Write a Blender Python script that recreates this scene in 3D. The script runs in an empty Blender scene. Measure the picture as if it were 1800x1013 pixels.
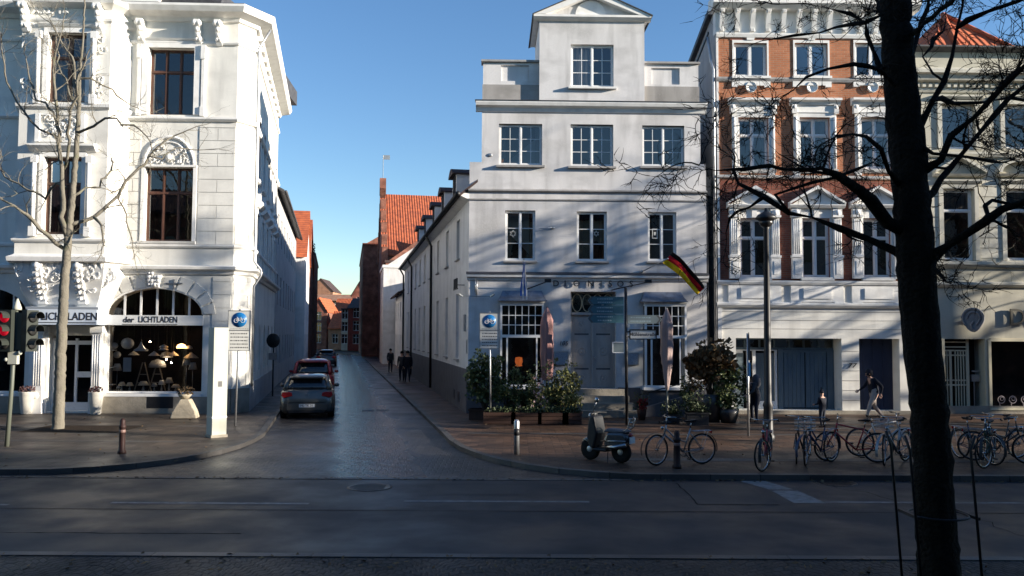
import bpy, bmesh, math, random
from mathutils import Vector, Matrix, Euler
random.seed(7)
R = math.radians
scn = bpy.context.scene
col = scn.collection

# ---------------------------------------------------------------- camera, sky, sun, exposure
CAMH = 2.8; FPX = 1500.0; CXP = 900.0; CYP = 506.5
CAMROT = Matrix.Rotation(R(90 + 3.1), 3, 'X') @ Matrix.Rotation(R(0.3), 3, 'Z')
cam_d = bpy.data.cameras.new('camera'); cam = bpy.data.objects.new('camera', cam_d); col.objects.link(cam)
cam.location = (0, 0, CAMH); cam.rotation_euler = CAMROT.to_euler()
cam_d.sensor_width = 36; cam_d.lens = 36 * FPX / 1800; cam_d.clip_start = 0.1; cam_d.clip_end = 3000
scn.camera = cam

SUN_EL = 12.5; SUN_PHI = 13.0          # elevation; angle of the sun's azimuth from +X towards -Y
world = bpy.data.worlds.new("World"); scn.world = world; world.use_nodes = True
wn = world.node_tree; wn.nodes.clear()
sky = wn.nodes.new('ShaderNodeTexSky'); sky.sky_type = 'NISHITA'; sky.sun_disc = False
sky.sun_elevation = R(SUN_EL); sky.sun_rotation = R(90 + SUN_PHI)
sky.air_density = 1.0; sky.dust_density = 0.0; sky.ozone_density = 2.6; sky.altitude = 0
bg = wn.nodes.new('ShaderNodeBackground'); bg.inputs[1].default_value = 0.08
wo = wn.nodes.new('ShaderNodeOutputWorld')
hsv = wn.nodes.new('ShaderNodeHueSaturation'); hsv.inputs['Saturation'].default_value = 1.14; hsv.inputs['Hue'].default_value = .507; hsv.inputs['Value'].default_value = 1.12
wn.links.new(sky.outputs[0], hsv.inputs['Color']); wn.links.new(hsv.outputs[0], bg.inputs[0]); wn.links.new(bg.outputs[0], wo.inputs[0])

sd = bpy.data.lights.new('sun', 'SUN'); sd.energy = 5.0; sd.angle = R(0.5); sd.color = (1.0, 0.90, 0.76)
sun = bpy.data.objects.new('sun', sd); col.objects.link(sun)
to_sun = Vector((math.cos(R(SUN_EL)) * math.cos(R(SUN_PHI)), -math.cos(R(SUN_EL)) * math.sin(R(SUN_PHI)), math.sin(R(SUN_EL))))
sun.rotation_euler = to_sun.to_track_quat('Z', 'Y').to_euler(); sun.location = (60, -20, 40)

vs = scn.view_settings
scn.display_settings.display_device = 'sRGB'
vs.view_transform = 'Standard'; vs.look = 'None'; vs.gamma = 1; vs.use_curve_mapping = False
vs.exposure = 1.32
scn.render.engine = 'CYCLES'
cy = scn.cycles
cy.max_bounces = 6; cy.diffuse_bounces = 3; cy.glossy_bounces = 3; cy.transmission_bounces = 4; cy.transparent_max_bounces = 8
cy.use_denoising = True; cy.caustics_reflective = False; cy.caustics_refractive = False

# ---------------------------------------------------------------- rays
def ray(px, py):
    return CAMROT @ Vector(((px - CXP) / FPX, -(py - CYP) / FPX, -1.0))
def G(px, py, z=0.0):
    d = ray(px, py); t = (z - CAMH) / d.z
    return Vector((d.x * t, d.y * t, z))
def A(px, py, Y):
    d = ray(px, py); t = Y / d.y
    return Vector((d.x * t, Y, CAMH + d.z * t))

# ---------------------------------------------------------------- object helpers
def tag(o, label=None, cat=None, group=None, kind=None):
    if label: o['label'] = label
    if cat: o['category'] = cat
    if group: o['group'] = group
    if kind: o['kind'] = kind
    return o
def thing(name, loc, rz, label, cat, group=None):
    o = bpy.data.objects.new(name, None); col.objects.link(o)
    o.location = loc; o.rotation_euler = (0, 0, rz); o.empty_display_size = 0.3
    return tag(o, label, cat, group)
def copy_tree(o, parent=None, label=None):
    c = o.copy(); col.objects.link(c); c.parent = parent
    if label: c['label'] = label
    for ch in list(o.children): copy_tree(ch, c)
    return c

class MB:
    def __init__(s):
        s.v = []; s.f = []; s.m = []; s.mi = 0; s.smooth = []; s.sm = False
    def add(s, vs, fs):
        n = len(s.v); s.v += [tuple(p) for p in vs]
        for f in fs:
            s.f.append([n + i for i in f]); s.m.append(s.mi); s.smooth.append(s.sm)
        return s
    def box(s, x0, x1, y0, y1, z0, z1):
        if x0 > x1: x0, x1 = x1, x0
        if y0 > y1: y0, y1 = y1, y0
        if z0 > z1: z0, z1 = z1, z0
        return s.add([(x0,y0,z0),(x1,y0,z0),(x1,y1,z0),(x0,y1,z0),(x0,y0,z1),(x1,y0,z1),(x1,y1,z1),(x0,y1,z1)],
              [(0,3,2,1),(4,5,6,7),(0,1,5,4),(1,2,6,5),(2,3,7,6),(3,0,4,7)])
    def quad(s, a, b, c, d): return s.add([a, b, c, d], [(0,1,2,3)])
    def bar(s, a, b, w, h=None, up=(0,0,1)):
        """box-section bar from a to b"""
        a = Vector(a); b = Vector(b); h = h or w; t = (b - a).normalized(); u = Vector(up)
        if abs(t.dot(u)) > .98: u = Vector((1,0,0))
        r = t.cross(u).normalized(); u = r.cross(t)
        vs = []
        for p in (a, b):
            for i, j in ((-1,-1),(1,-1),(1,1),(-1,1)): vs.append(p + r * w/2 * i + u * h/2 * j)
        return s.add(vs, [(0,1,2,3),(7,6,5,4),(0,4,5,1),(1,5,6,2),(2,6,7,3),(3,7,4,0)])
    def prism(s, pts, y0, y1):
        """polygon pts (x,z) extruded along y"""
        n = len(pts)
        vs = [(x, y0, z) for x, z in pts] + [(x, y1, z) for x, z in pts]
        fs = [tuple(range(n)), tuple(range(2*n-1, n-1, -1))] + [(i, n+i, n+(i+1)%n, (i+1)%n) for i in range(n)]
        return s.add(vs, fs)
    def profx(s, pts, x0, x1):
        """profile pts (y,z) extruded along x"""
        n = len(pts)
        vs = [(x0, y, z) for y, z in pts] + [(x1, y, z) for y, z in pts]
        fs = [tuple(range(n)), tuple(range(2*n-1, n-1, -1))] + [(i, n+i, n+(i+1)%n, (i+1)%n) for i in range(n)]
        return s.add(vs, fs)
    def prismz(s, pts, z0, z1):
        n = len(pts)
        vs = [(x, y, z0) for x, y in pts] + [(x, y, z1) for x, y in pts]
        fs = [tuple(range(n)), tuple(range(2*n-1, n-1, -1))] + [(i, n+i, n+(i+1)%n, (i+1)%n) for i in range(n)]
        return s.add(vs, fs)
    def tube(s, pts, rad, n=8, cap=True):
        pts = [Vector(p) for p in pts]
        if not hasattr(rad, '__len__'): rad = [rad] * len(pts)
        vs = []; fs = []; prev = None
        for i, p in enumerate(pts):
            t = (pts[min(i+1, len(pts)-1)] - pts[max(i-1, 0)])
            if t.length < 1e-9: t = Vector((0,0,1))
            t.normalize()
            if prev is None:
                u = Vector((0,0,1)) if abs(t.z) < .9 else Vector((1,0,0))
                r = t.cross(u).normalized()
            else:
                r = (prev - t * prev.dot(t))
                r = r.normalized() if r.length > 1e-6 else t.orthogonal().normalized()
            prev = r; q = t.cross(r)
            for k in range(n):
                an = 2 * math.pi * k / n
                vs.append(p + (r * math.cos(an) + q * math.sin(an)) * rad[i])
        for i in range(len(pts)-1):
            for k in range(n):
                fs.append((i*n+k, i*n+(k+1)%n, (i+1)*n+(k+1)%n, (i+1)*n+k))
        if cap:
            fs.append(tuple(range(n-1, -1, -1))); m = (len(pts)-1)*n; fs.append(tuple(range(m, m+n)))
        sm = s.sm; s.sm = n > 5; s.add(vs, fs); s.sm = sm
        return s
    def lathe(s, prof, c=(0,0,0), n=16, axis='z'):
        """prof list of (r, z)"""
        vs = []; fs = []; c = Vector(c)
        for r, z in prof:
            for k in range(n):
                an = 2*math.pi*k/n
                p = Vector((r*math.cos(an), r*math.sin(an), z))
                if axis == 'y': p = Vector((p.x, p.z, p.y))
                if axis == 'x': p = Vector((p.z, p.x, p.y))
                vs.append(c + p)
        m = len(prof)
        for i in range(m-1):
            for k in range(n): fs.append((i*n+k, i*n+(k+1)%n, (i+1)*n+(k+1)%n, (i+1)*n+k))
        fs.append(tuple(range(n-1,-1,-1))); fs.append(tuple(range((m-1)*n, m*n)))
        sm = s.sm; s.sm = True; s.add(vs, fs); s.sm = sm
        return s
    def ball(s, c, r, n=10, sc=(1,1,1)):
        prof = []; m = max(4, n//2)
        vs=[]; fs=[]; c = Vector(c)
        for i in range(m+1):
            th = math.pi*i/m
            for k in range(n):
                an = 2*math.pi*k/n
                vs.append(c + Vector((r*sc[0]*math.sin(th)*math.cos(an), r*sc[1]*math.sin(th)*math.sin(an), r*sc[2]*math.cos(th))))
        for i in range(m):
            for k in range(n): fs.append((i*n+k, (i+1)*n+k, (i+1)*n+(k+1)%n, i*n+(k+1)%n))
        sm = s.sm; s.sm = True; s.add(vs, fs); s.sm = sm
        return s
    def torus(s, c, R0, r, n=28, m=6, axis='y', a0=0, a1=2*math.pi):
        """ring in the plane normal to axis"""
        c = Vector(c); full = abs(a1-a0-2*math.pi) < 1e-6; pts = []
        vs=[]; fs=[]; nn = n if full else n+1
        for i in range(nn):
            a = a0 + (a1-a0)*i/n
            for k in range(m):
                b = 2*math.pi*k/m; rr = R0 + r*math.cos(b); h = r*math.sin(b)
                if axis == 'y': p = Vector((rr*math.cos(a), h, rr*math.sin(a)))
                elif axis == 'x': p = Vector((h, rr*math.cos(a), rr*math.sin(a)))
                else: p = Vector((rr*math.cos(a), rr*math.sin(a), h))
                vs.append(c+p)
        for i in range(n):
            j = (i+1) % nn
            for k in range(m): fs.append((i*m+k, j*m+k, j*m+(k+1)%m, i*m+(k+1)%m))
        sm = s.sm; s.sm = True; s.add(vs, fs); s.sm = sm
        return s
    def build(s, name, mats, parent=None, label=None, bevel=0, fix=True):
        me = bpy.data.meshes.new(name); me.from_pydata(s.v, [], s.f)
        if not isinstance(mats, (list, tuple)): mats = [mats]
        for m in mats: me.materials.append(m)
        me.polygons.foreach_set('material_index', [min(i, len(mats)-1) for i in s.m])
        me.polygons.foreach_set('use_smooth', s.smooth)
        if fix:
            bm = bmesh.new(); bm.from_mesh(me); bmesh.ops.recalc_face_normals(bm, faces=bm.faces); bm.to_mesh(me); bm.free()
        me.update()
        o = bpy.data.objects.new(name, me); col.objects.link(o)
        if parent: o.parent = parent
        if label: o['label'] = label
        if bevel:
            b = o.modifiers.new('bevel', 'BEVEL'); b.width = bevel; b.segments = 2; b.limit_method = 'ANGLE'; b.angle_limit = R(40)
        return o

def text_mesh(name, body, size, mat, parent, loc, rot, extrude=0.01, align='CENTER', bold=0.0, spacing=1.0, shear=0.0, label=None, xs=1.0):
    cu = bpy.data.curves.new(name, 'FONT'); cu.body = body; cu.size = size; cu.extrude = extrude
    cu.align_x = align; cu.align_y = 'CENTER'; cu.offset = bold; cu.space_character = spacing; cu.shear = shear
    cu.resolution_u = 3
    t = bpy.data.objects.new(name + '_c', cu); col.objects.link(t)
    dg = bpy.context.evaluated_depsgraph_get(); dg.update()
    me = bpy.data.meshes.new_from_object(t.evaluated_get(dg)); bpy.data.objects.remove(t); bpy.data.curves.remove(cu)
    me.materials.clear(); me.materials.append(mat)
    o = bpy.data.objects.new(name, me); col.objects.link(o); o.parent = parent
    o.location = loc; o.rotation_euler = rot; o.scale = (xs, 1, 1)
    if label: o['label'] = label
    return o
FRONT = (R(90), 0, 0)     # text lying in a facade's plane, read from the street

# ---------------------------------------------------------------- materials
MATS = {}
def mat(name, color, rough=0.8, spec=0.5, metal=0.0, noise=None, bump=None, mix=None, emis=None, extra=None, coat=0):
    m = bpy.data.materials.new(name); m.use_nodes = True; nt = m.node_tree; N = nt.nodes; L = nt.links
    p = N['Principled BSDF']
    p.inputs['Base Color'].default_value = (*color, 1); p.inputs['Roughness'].default_value = rough
    p.inputs['Specular IOR Level'].default_value = spec; p.inputs['Metallic'].default_value = metal
    if coat: p.inputs['Coat Weight'].default_value = coat; p.inputs['Coat Roughness'].default_value = .06
    tc = N.new('ShaderNodeTexCoord')
    if noise:      # list of (scale, colour2, lo, hi, stretch)
        prev = None
        for (sc, c2, lo, hi, st) in noise:
            mp = N.new('ShaderNodeMapping'); mp.inputs['Scale'].default_value = st
            L.new(tc.outputs['Object'], mp.inputs[0])
            nz = N.new('ShaderNodeTexNoise'); nz.inputs['Scale'].default_value = sc; nz.inputs['Detail'].default_value = 6
            L.new(mp.outputs[0], nz.inputs['Vector'])
            mr = N.new('ShaderNodeMapRange'); mr.inputs[1].default_value = lo; mr.inputs[2].default_value = hi
            L.new(nz.outputs[0], mr.inputs[0])
            mx = N.new('ShaderNodeMix'); mx.data_type = 'RGBA'
            L.new(mr.outputs[0], mx.inputs[0])
            if prev is None: mx.inputs[6].default_value = (*color, 1)
            else: L.new(prev, mx.inputs[6])
            mx.inputs[7].default_value = (*c2, 1)
            prev = mx.outputs[2]
        L.new(prev, p.inputs['Base Color'])
        m['_c'] = 1
    if bump:       # (scale, strength, distance)
        nz = N.new('ShaderNodeTexNoise'); nz.inputs['Scale'].default_value = bump[0]; nz.inputs['Detail'].default_value = 5
        L.new(tc.outputs['Object'], nz.inputs['Vector'])
        b = N.new('ShaderNodeBump'); b.inputs['Strength'].default_value = bump[1]; b.inputs['Distance'].default_value = bump[2]
        L.new(nz.outputs[0], b.inputs['Height']); L.new(b.outputs[0], p.inputs['Normal'])
    if emis:
        p.inputs['Emission Color'].default_value = (*emis[0], 1); p.inputs['Emission Strength'].default_value = emis[1]
    if extra: extra(nt, p, tc)
    MATS[name] = m
    return m

def brick_extra(c1, c2, mortar, w, h, ms=0.012, axes='xz', bump=.4, off=.5, nz_amt=.5):
    def f(nt, p, tc):
        N = nt.nodes; L = nt.links
        sp = N.new('ShaderNodeSeparateXYZ'); cb = N.new('ShaderNodeCombineXYZ'); L.new(tc.outputs['Object'], sp.inputs[0])
        if axes == 'sum':      # works on walls of any heading
            ad = N.new('ShaderNodeMath'); ad.operation = 'ADD'; L.new(sp.outputs[0], ad.inputs[0]); L.new(sp.outputs[1], ad.inputs[1])
            L.new(ad.outputs[0], cb.inputs[0]); L.new(sp.outputs[2], cb.inputs[1])
        else:
            L.new(sp.outputs['XYZ'.index(axes[0].upper())], cb.inputs[0]); L.new(sp.outputs['XYZ'.index(axes[1].upper())], cb.inputs[1])
        b = N.new('ShaderNodeTexBrick'); b.inputs['Scale'].default_value = 1
        b.inputs['Brick Width'].default_value = w; b.inputs['Row Height'].default_value = h; b.inputs['Mortar Size'].default_value = ms
        b.inputs['Color1'].default_value = (*c1, 1); b.inputs['Color2'].default_value = (*c2, 1); b.inputs['Mortar'].default_value = (*mortar, 1)
        b.offset = off; b.inputs['Mortar Smooth'].default_value = .3
        L.new(cb.outputs[0], b.inputs[0])
        nz = N.new('ShaderNodeTexNoise'); nz.inputs['Scale'].default_value = 1.3; nz.inputs['Detail'].default_value = 8; L.new(tc.outputs['Object'], nz.inputs[0])
        mr = N.new('ShaderNodeMapRange'); mr.inputs[1].default_value = .3; mr.inputs[2].default_value = .75
        mr.inputs[3].default_value = 1 - nz_amt*.5; mr.inputs[4].default_value = 1 + nz_amt*.5; L.new(nz.outputs[0], mr.inputs[0])
        mu = N.new('ShaderNodeVectorMath'); mu.operation = 'SCALE'; L.new(b.outputs[0], mu.inputs[0]); L.new(mr.outputs[0], mu.inputs['Scale'])
        L.new(mu.outputs[0], p.inputs['Base Color'])
        iv = N.new('ShaderNodeMath'); iv.operation = 'SUBTRACT'; iv.inputs[0].default_value = 1; L.new(b.outputs['Fac'], iv.inputs[1])
        bp = N.new('ShaderNodeBump'); bp.inputs['Strength'].default_value = bump; bp.inputs['Distance'].default_value = .012
        L.new(iv.outputs[0], bp.inputs['Height']); L.new(bp.outputs[0], p.inputs['Normal'])
    return f

def plaster(name, c, stain, dirt, rough=.85):
    """painted render with rain streaks, blotches and hairline grain"""
    return mat(name, c, rough, .25, noise=[(1.3, stain, .42, .78, (1,1,.30)), (3.0, dirt, .52, .92, (.8,.8,.12)), (1.1, tuple(x*.9 for x in stain), .50, .72, (.6,.6,1.2)), (22, tuple(x*.86 for x in c), .45, .9, (1,1,1))], bump=(30, .25, .01))

mat('plaster_white', (.74,.73,.71), noise=None)
M_PLD = plaster('weathered_white_plaster', (.67,.655,.645), (.46,.45,.44), (.25,.24,.23))
M_PLD2 = plaster('stained_parapet_plaster', (.36,.34,.32), (.22,.21,.19), (.09,.085,.08))
M_PLL = plaster('cream_white_plaster', (.76,.745,.69), (.62,.605,.56), (.42,.41,.38))
M_PLS = plaster('side_wall_plaster', (.70,.69,.68), (.58,.57,.56), (.42,.41,.40))
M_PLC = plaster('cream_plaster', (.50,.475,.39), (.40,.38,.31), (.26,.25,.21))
M_PLG = plaster('grey_plaster', (.42,.42,.42), (.34,.34,.34), (.25,.25,.25))
M_TRIM = mat('white_stucco_trim', (.78,.77,.74), .75, .3, noise=[(3, (.60,.59,.56), .45, .85, (1,1,1)), (14, (.50,.49,.46), .66, .9, (1,1,1))], bump=(40,.2,.01))
M_TRIMG = mat('grey_stone_trim', (.36,.35,.34), .8, .3, noise=[(4, (.22,.21,.20), .4, .8, (1,1,1))], bump=(30,.3,.01))
M_CTRIM = mat('cream_stucco_trim', (.55,.53,.45), .8, .3, noise=[(4, (.36,.345,.29), .45, .85, (1,1,1))], bump=(30,.3,.01))
M_PLINTH = mat('dark_plinth', (.10,.10,.11), .7, .4, noise=[(2, (.06,.06,.065), .4, .8, (1,1,1))], bump=(20,.4,.01))
M_STONE = mat('sandstone_base', (.30,.27,.22), .8, .3, noise=[(3, (.18,.16,.13), .4, .8, (1,1,1))], bump=(18,.5,.02))
M_BRICK = mat('orange_brick', (.4,.15,.07), .85, .2, extra=brick_extra((.46,.18,.09), (.37,.14,.07), (.33,.22,.15), .25, .077, .010, bump=.5, nz_amt=.35))
M_BRICKD = mat('dark_or_shaded_red_brick', (.25,.08,.05), .85, .2, extra=brick_extra((.26,.085,.055), (.19,.06,.042), (.18,.12,.09), .25, .077, .010, bump=.5, nz_amt=.5))
M_BRICKF = mat('old_red_brick', (.25,.09,.06), .9, .2, extra=brick_extra((.27,.10,.065), (.19,.07,.05), (.22,.16,.12), .26, .09, .012, axes='sum', nz_amt=.9))
M_BRICKO = mat('pale_orange_brick', (.4,.2,.12), .9, .2, extra=brick_extra((.42,.21,.13), (.34,.17,.10), (.3,.22,.16), .26, .09, .012, axes='sum', nz_amt=.5))
def tile_extra(c1, c2, along='x', w=.22):
    def f(nt, p, tc):
        N = nt.nodes; L = nt.links
        wv = N.new('ShaderNodeTexWave'); wv.wave_type = 'BANDS'; wv.bands_direction = along.upper(); wv.inputs['Scale'].default_value = math.pi*2/20/w; wv.inputs['Distortion'].default_value = .25
        wv.inputs['Detail'].default_value = 1; L.new(tc.outputs['Object'], wv.inputs[0])
        wz = N.new('ShaderNodeTexWave'); wz.wave_type = 'BANDS'; wz.bands_direction = 'Z'; wz.wave_profile = 'SAW'; wz.inputs['Scale'].default_value = math.pi*2/20/.26; L.new(tc.outputs['Object'], wz.inputs[0])
        nz = N.new('ShaderNodeTexNoise'); nz.inputs['Scale'].default_value = 2.2; nz.inputs['Detail'].default_value = 8; L.new(tc.outputs['Object'], nz.inputs[0])
        rp = N.new('ShaderNodeMix'); rp.data_type = 'RGBA'; rp.inputs[6].default_value = (*c2,1); rp.inputs[7].default_value = (*c1,1)
        mr = N.new('ShaderNodeMapRange'); mr.inputs[1].default_value=.3; mr.inputs[2].default_value=.7; L.new(nz.outputs[0], mr.inputs[0]); L.new(mr.outputs[0], rp.inputs[0])
        L.new(rp.outputs[2], p.inputs['Base Color'])
        ad = N.new('ShaderNodeMath'); ad.operation='MULTIPLY_ADD'; ad.inputs[1].default_value=.25; L.new(wz.outputs[1], ad.inputs[0]); L.new(wv.outputs[1], ad.inputs[2])
        bp = N.new('ShaderNodeBump'); bp.inputs['Strength'].default_value = .8; bp.inputs['Distance'].default_value = .05
        L.new(ad.outputs[0], bp.inputs['Height']); L.new(bp.outputs[0], p.inputs['Normal'])
    return f
M_TILE = mat('orange_clay_tiles', (.4,.1,.04), .8, .3, extra=tile_extra((.50,.13,.05), (.30,.075,.035), 'x', .28))
M_TILEY = mat('orange_clay_tiles_on_cross_roof', (.4,.1,.04), .8, .3, extra=tile_extra((.46,.12,.05), (.22,.06,.035), 'y', .28))
M_TILED = mat('dark_clay_tiles', (.08,.05,.045), .8, .3, extra=tile_extra((.085,.05,.045), (.04,.03,.03), 'x', .24))
M_SLATE = mat('dark_roof_slate', (.045,.045,.05), .6, .4, noise=[(5, (.08,.08,.085), .4, .8, (1,1,1))], bump=(12,.4,.02))
M_ZINC = mat('weathered_zinc', (.22,.25,.30), .45, .5, .6, noise=[(6, (.12,.13,.16), .4, .8, (1,1,1))])
M_DARKM = mat('dark_metal', (.02,.022,.025), .45, .5, .4, noise=[(9, (.05,.045,.04), .5, .9, (1,1,1))])
M_BLACK = mat('matt_black_paint', (.012,.012,.014), .5, .4)
M_CHROME = mat('chrome', (.35,.35,.36), .22, .5, 1.0)
M_GALV = mat('galvanised_steel', (.42,.43,.44), .4, .5, .8, noise=[(12, (.28,.29,.30), .4, .8, (1,1,1))])
M_WFRAME = mat('white_window_paint', (.74,.74,.73), .5, .4, noise=[(9, (.58,.57,.55), .55, .9, (1,1,1))])
M_BFRAME = mat('brown_window_wood', (.10,.045,.03), .5, .4, noise=[(9, (.06,.03,.02), .4, .8, (1,1,.2))])
M_GREYD = mat('grey_beige_door_paint', (.38,.35,.32), .55, .4, noise=[(6, (.29,.27,.25), .45, .85, (1,1,.3))])
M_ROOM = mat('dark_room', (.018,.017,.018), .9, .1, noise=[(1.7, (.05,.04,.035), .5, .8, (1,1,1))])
M_CURT = mat('net_curtain', (.55,.54,.52), .9, .1, noise=[(6, (.34,.33,.32), .4, .7, (6,6,.05))])
M_CURTR = mat('red_brown_curtain', (.12,.035,.03), .9, .1, noise=[(6, (.06,.02,.02), .4, .7, (6,6,.05))])
M_BLUED = mat('blue_grey_door_paint', (.11,.155,.185), .5, .4, noise=[(3, (.06,.10,.14), .4, .85, (1,1,.4))])
M_NAVY = mat('navy_door_paint', (.012,.02,.05), .5, .4, noise=[(3, (.008,.012,.03), .4, .85, (1,1,.4))])
def glass_mat(name, ior, tint, refl_rough=.015, bumpy=.06):
    m = bpy.data.materials.new(name); m.use_nodes = True; nt = m.node_tree; N = nt.nodes; L = nt.links; N.clear()
    out = N.new('ShaderNodeOutputMaterial'); mx = N.new('ShaderNodeMixShader'); tr = N.new('ShaderNodeBsdfTransparent'); gl = N.new('ShaderNodeBsdfGlossy')
    fr = N.new('ShaderNodeFresnel'); fr.inputs[0].default_value = ior; tr.inputs[0].default_value = (*tint, 1); gl.inputs['Roughness'].default_value = refl_rough
    tc = N.new('ShaderNodeTexCoord'); nz = N.new('ShaderNodeTexNoise'); nz.inputs['Scale'].default_value = 2.2; L.new(tc.outputs['Object'], nz.inputs[0])
    b = N.new('ShaderNodeBump'); b.inputs['Strength'].default_value = bumpy; b.inputs['Distance'].default_value = .03; L.new(nz.outputs[0], b.inputs['Height'])
    L.new(b.outputs[0], gl.inputs['Normal'])
    L.new(fr.outputs[0], mx.inputs[0]); L.new(tr.outputs[0], mx.inputs[1]); L.new(gl.outputs[0], mx.inputs[2]); L.new(mx.outputs[0], out.inputs[0])
    MATS[name] = m; return m
M_GLASS = glass_mat('window_glass', 2.1, (.55,.58,.60))
M_SHOPG = glass_mat('shop_glass', 1.5, (.85,.87,.87))

# ---------------------------------------------------------------- facades: local x along the wall, y into the building, z up
class Facade:
    def __init__(s, ox, oy, adeg, root=None):
        s.O = Vector((ox, oy, 0)); s.a = R(adeg); s.ux = Vector((math.cos(s.a), math.sin(s.a), 0)); s.uy = Vector((-math.sin(s.a), math.cos(s.a), 0))
        s.root = root; s.holes = []
    def P(s, px, py, off=0.0):
        d = ray(px, py); o = Vector((0,0,CAMH))
        t = (off - (o - s.O).dot(s.uy)) / d.dot(s.uy); p = o + d * t
        return (p - s.O).dot(s.ux), p.z
    def rect(s, x0, y0, x1, y1, off=0.0):
        mx, my = (x0+x1)/2, (y0+y1)/2
        return s.P(x0, my, off)[0], s.P(x1, my, off)[0], s.P(mx, y1, off)[1], s.P(mx, y0, off)[1]
    def W(s, u, y, z): return s.O + s.ux*u + s.uy*y + Vector((0,0,z))

def wall(mb, u0, u1, z0, z1, holes, y=0.0, depth=.5):
    """wall sheet with openings; every opening gets reveals 'depth' deep. hole = (u0,u1,z0,z1[,rise]) ; rise = height of an arched head"""
    hs = [h for h in holes if h[1] > u0 and h[0] < u1 and h[3] > z0 and h[2] < z1]
    xs = sorted(set([u0, u1] + [min(max(v, u0), u1) for h in hs for v in h[:2]])); zs = sorted(set([z0, z1] + [min(max(v, z0), z1) for h in hs for v in h[2:4]]))
    for i in range(len(xs)-1):
        for j in range(len(zs)-1):
            cx = (xs[i]+xs[i+1])/2; cz = (zs[j]+zs[j+1])/2
            if any(h[0] < cx < h[1] and h[2] < cz < h[3] for h in hs): continue
            mb.quad((xs[i],y,zs[j]), (xs[i+1],y,zs[j]), (xs[i+1],y,zs[j+1]), (xs[i],y,zs[j+1]))
    for h in hs:
        a, b, c, d = h[:4]; rise = h[4] if len(h) > 4 else 0
        zt = d - rise; yb = y + depth
        mb.quad((a,y,c),(b,y,c),(b,yb,c),(a,yb,c)); mb.quad((a,y,c),(a,yb,c),(a,yb,zt),(a,y,zt)); mb.quad((b,y,c),(b,y,zt),(b,yb,zt),(b,yb,c))
        if not rise: mb.quad((a,y,d),(a,yb,d),(b,yb,d),(b,y,d))
        else:
            n = 20; m = (a+b)/2; r = (b-a)/2
            arc = [(m - r*math.cos(math.pi*k/n), zt + rise*math.sin(math.pi*k/n)) for k in range(n+1)]
            for k in range(n):
                (p, q), (p2, q2) = arc[k], arc[k+1]
                mb.quad((p,y,q),(p2,y,q2),(p2,y,d),(p,y,d)); mb.quad((p,y,q),(p,yb,q),(p2,yb,q2),(p2,y,q2))

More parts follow.
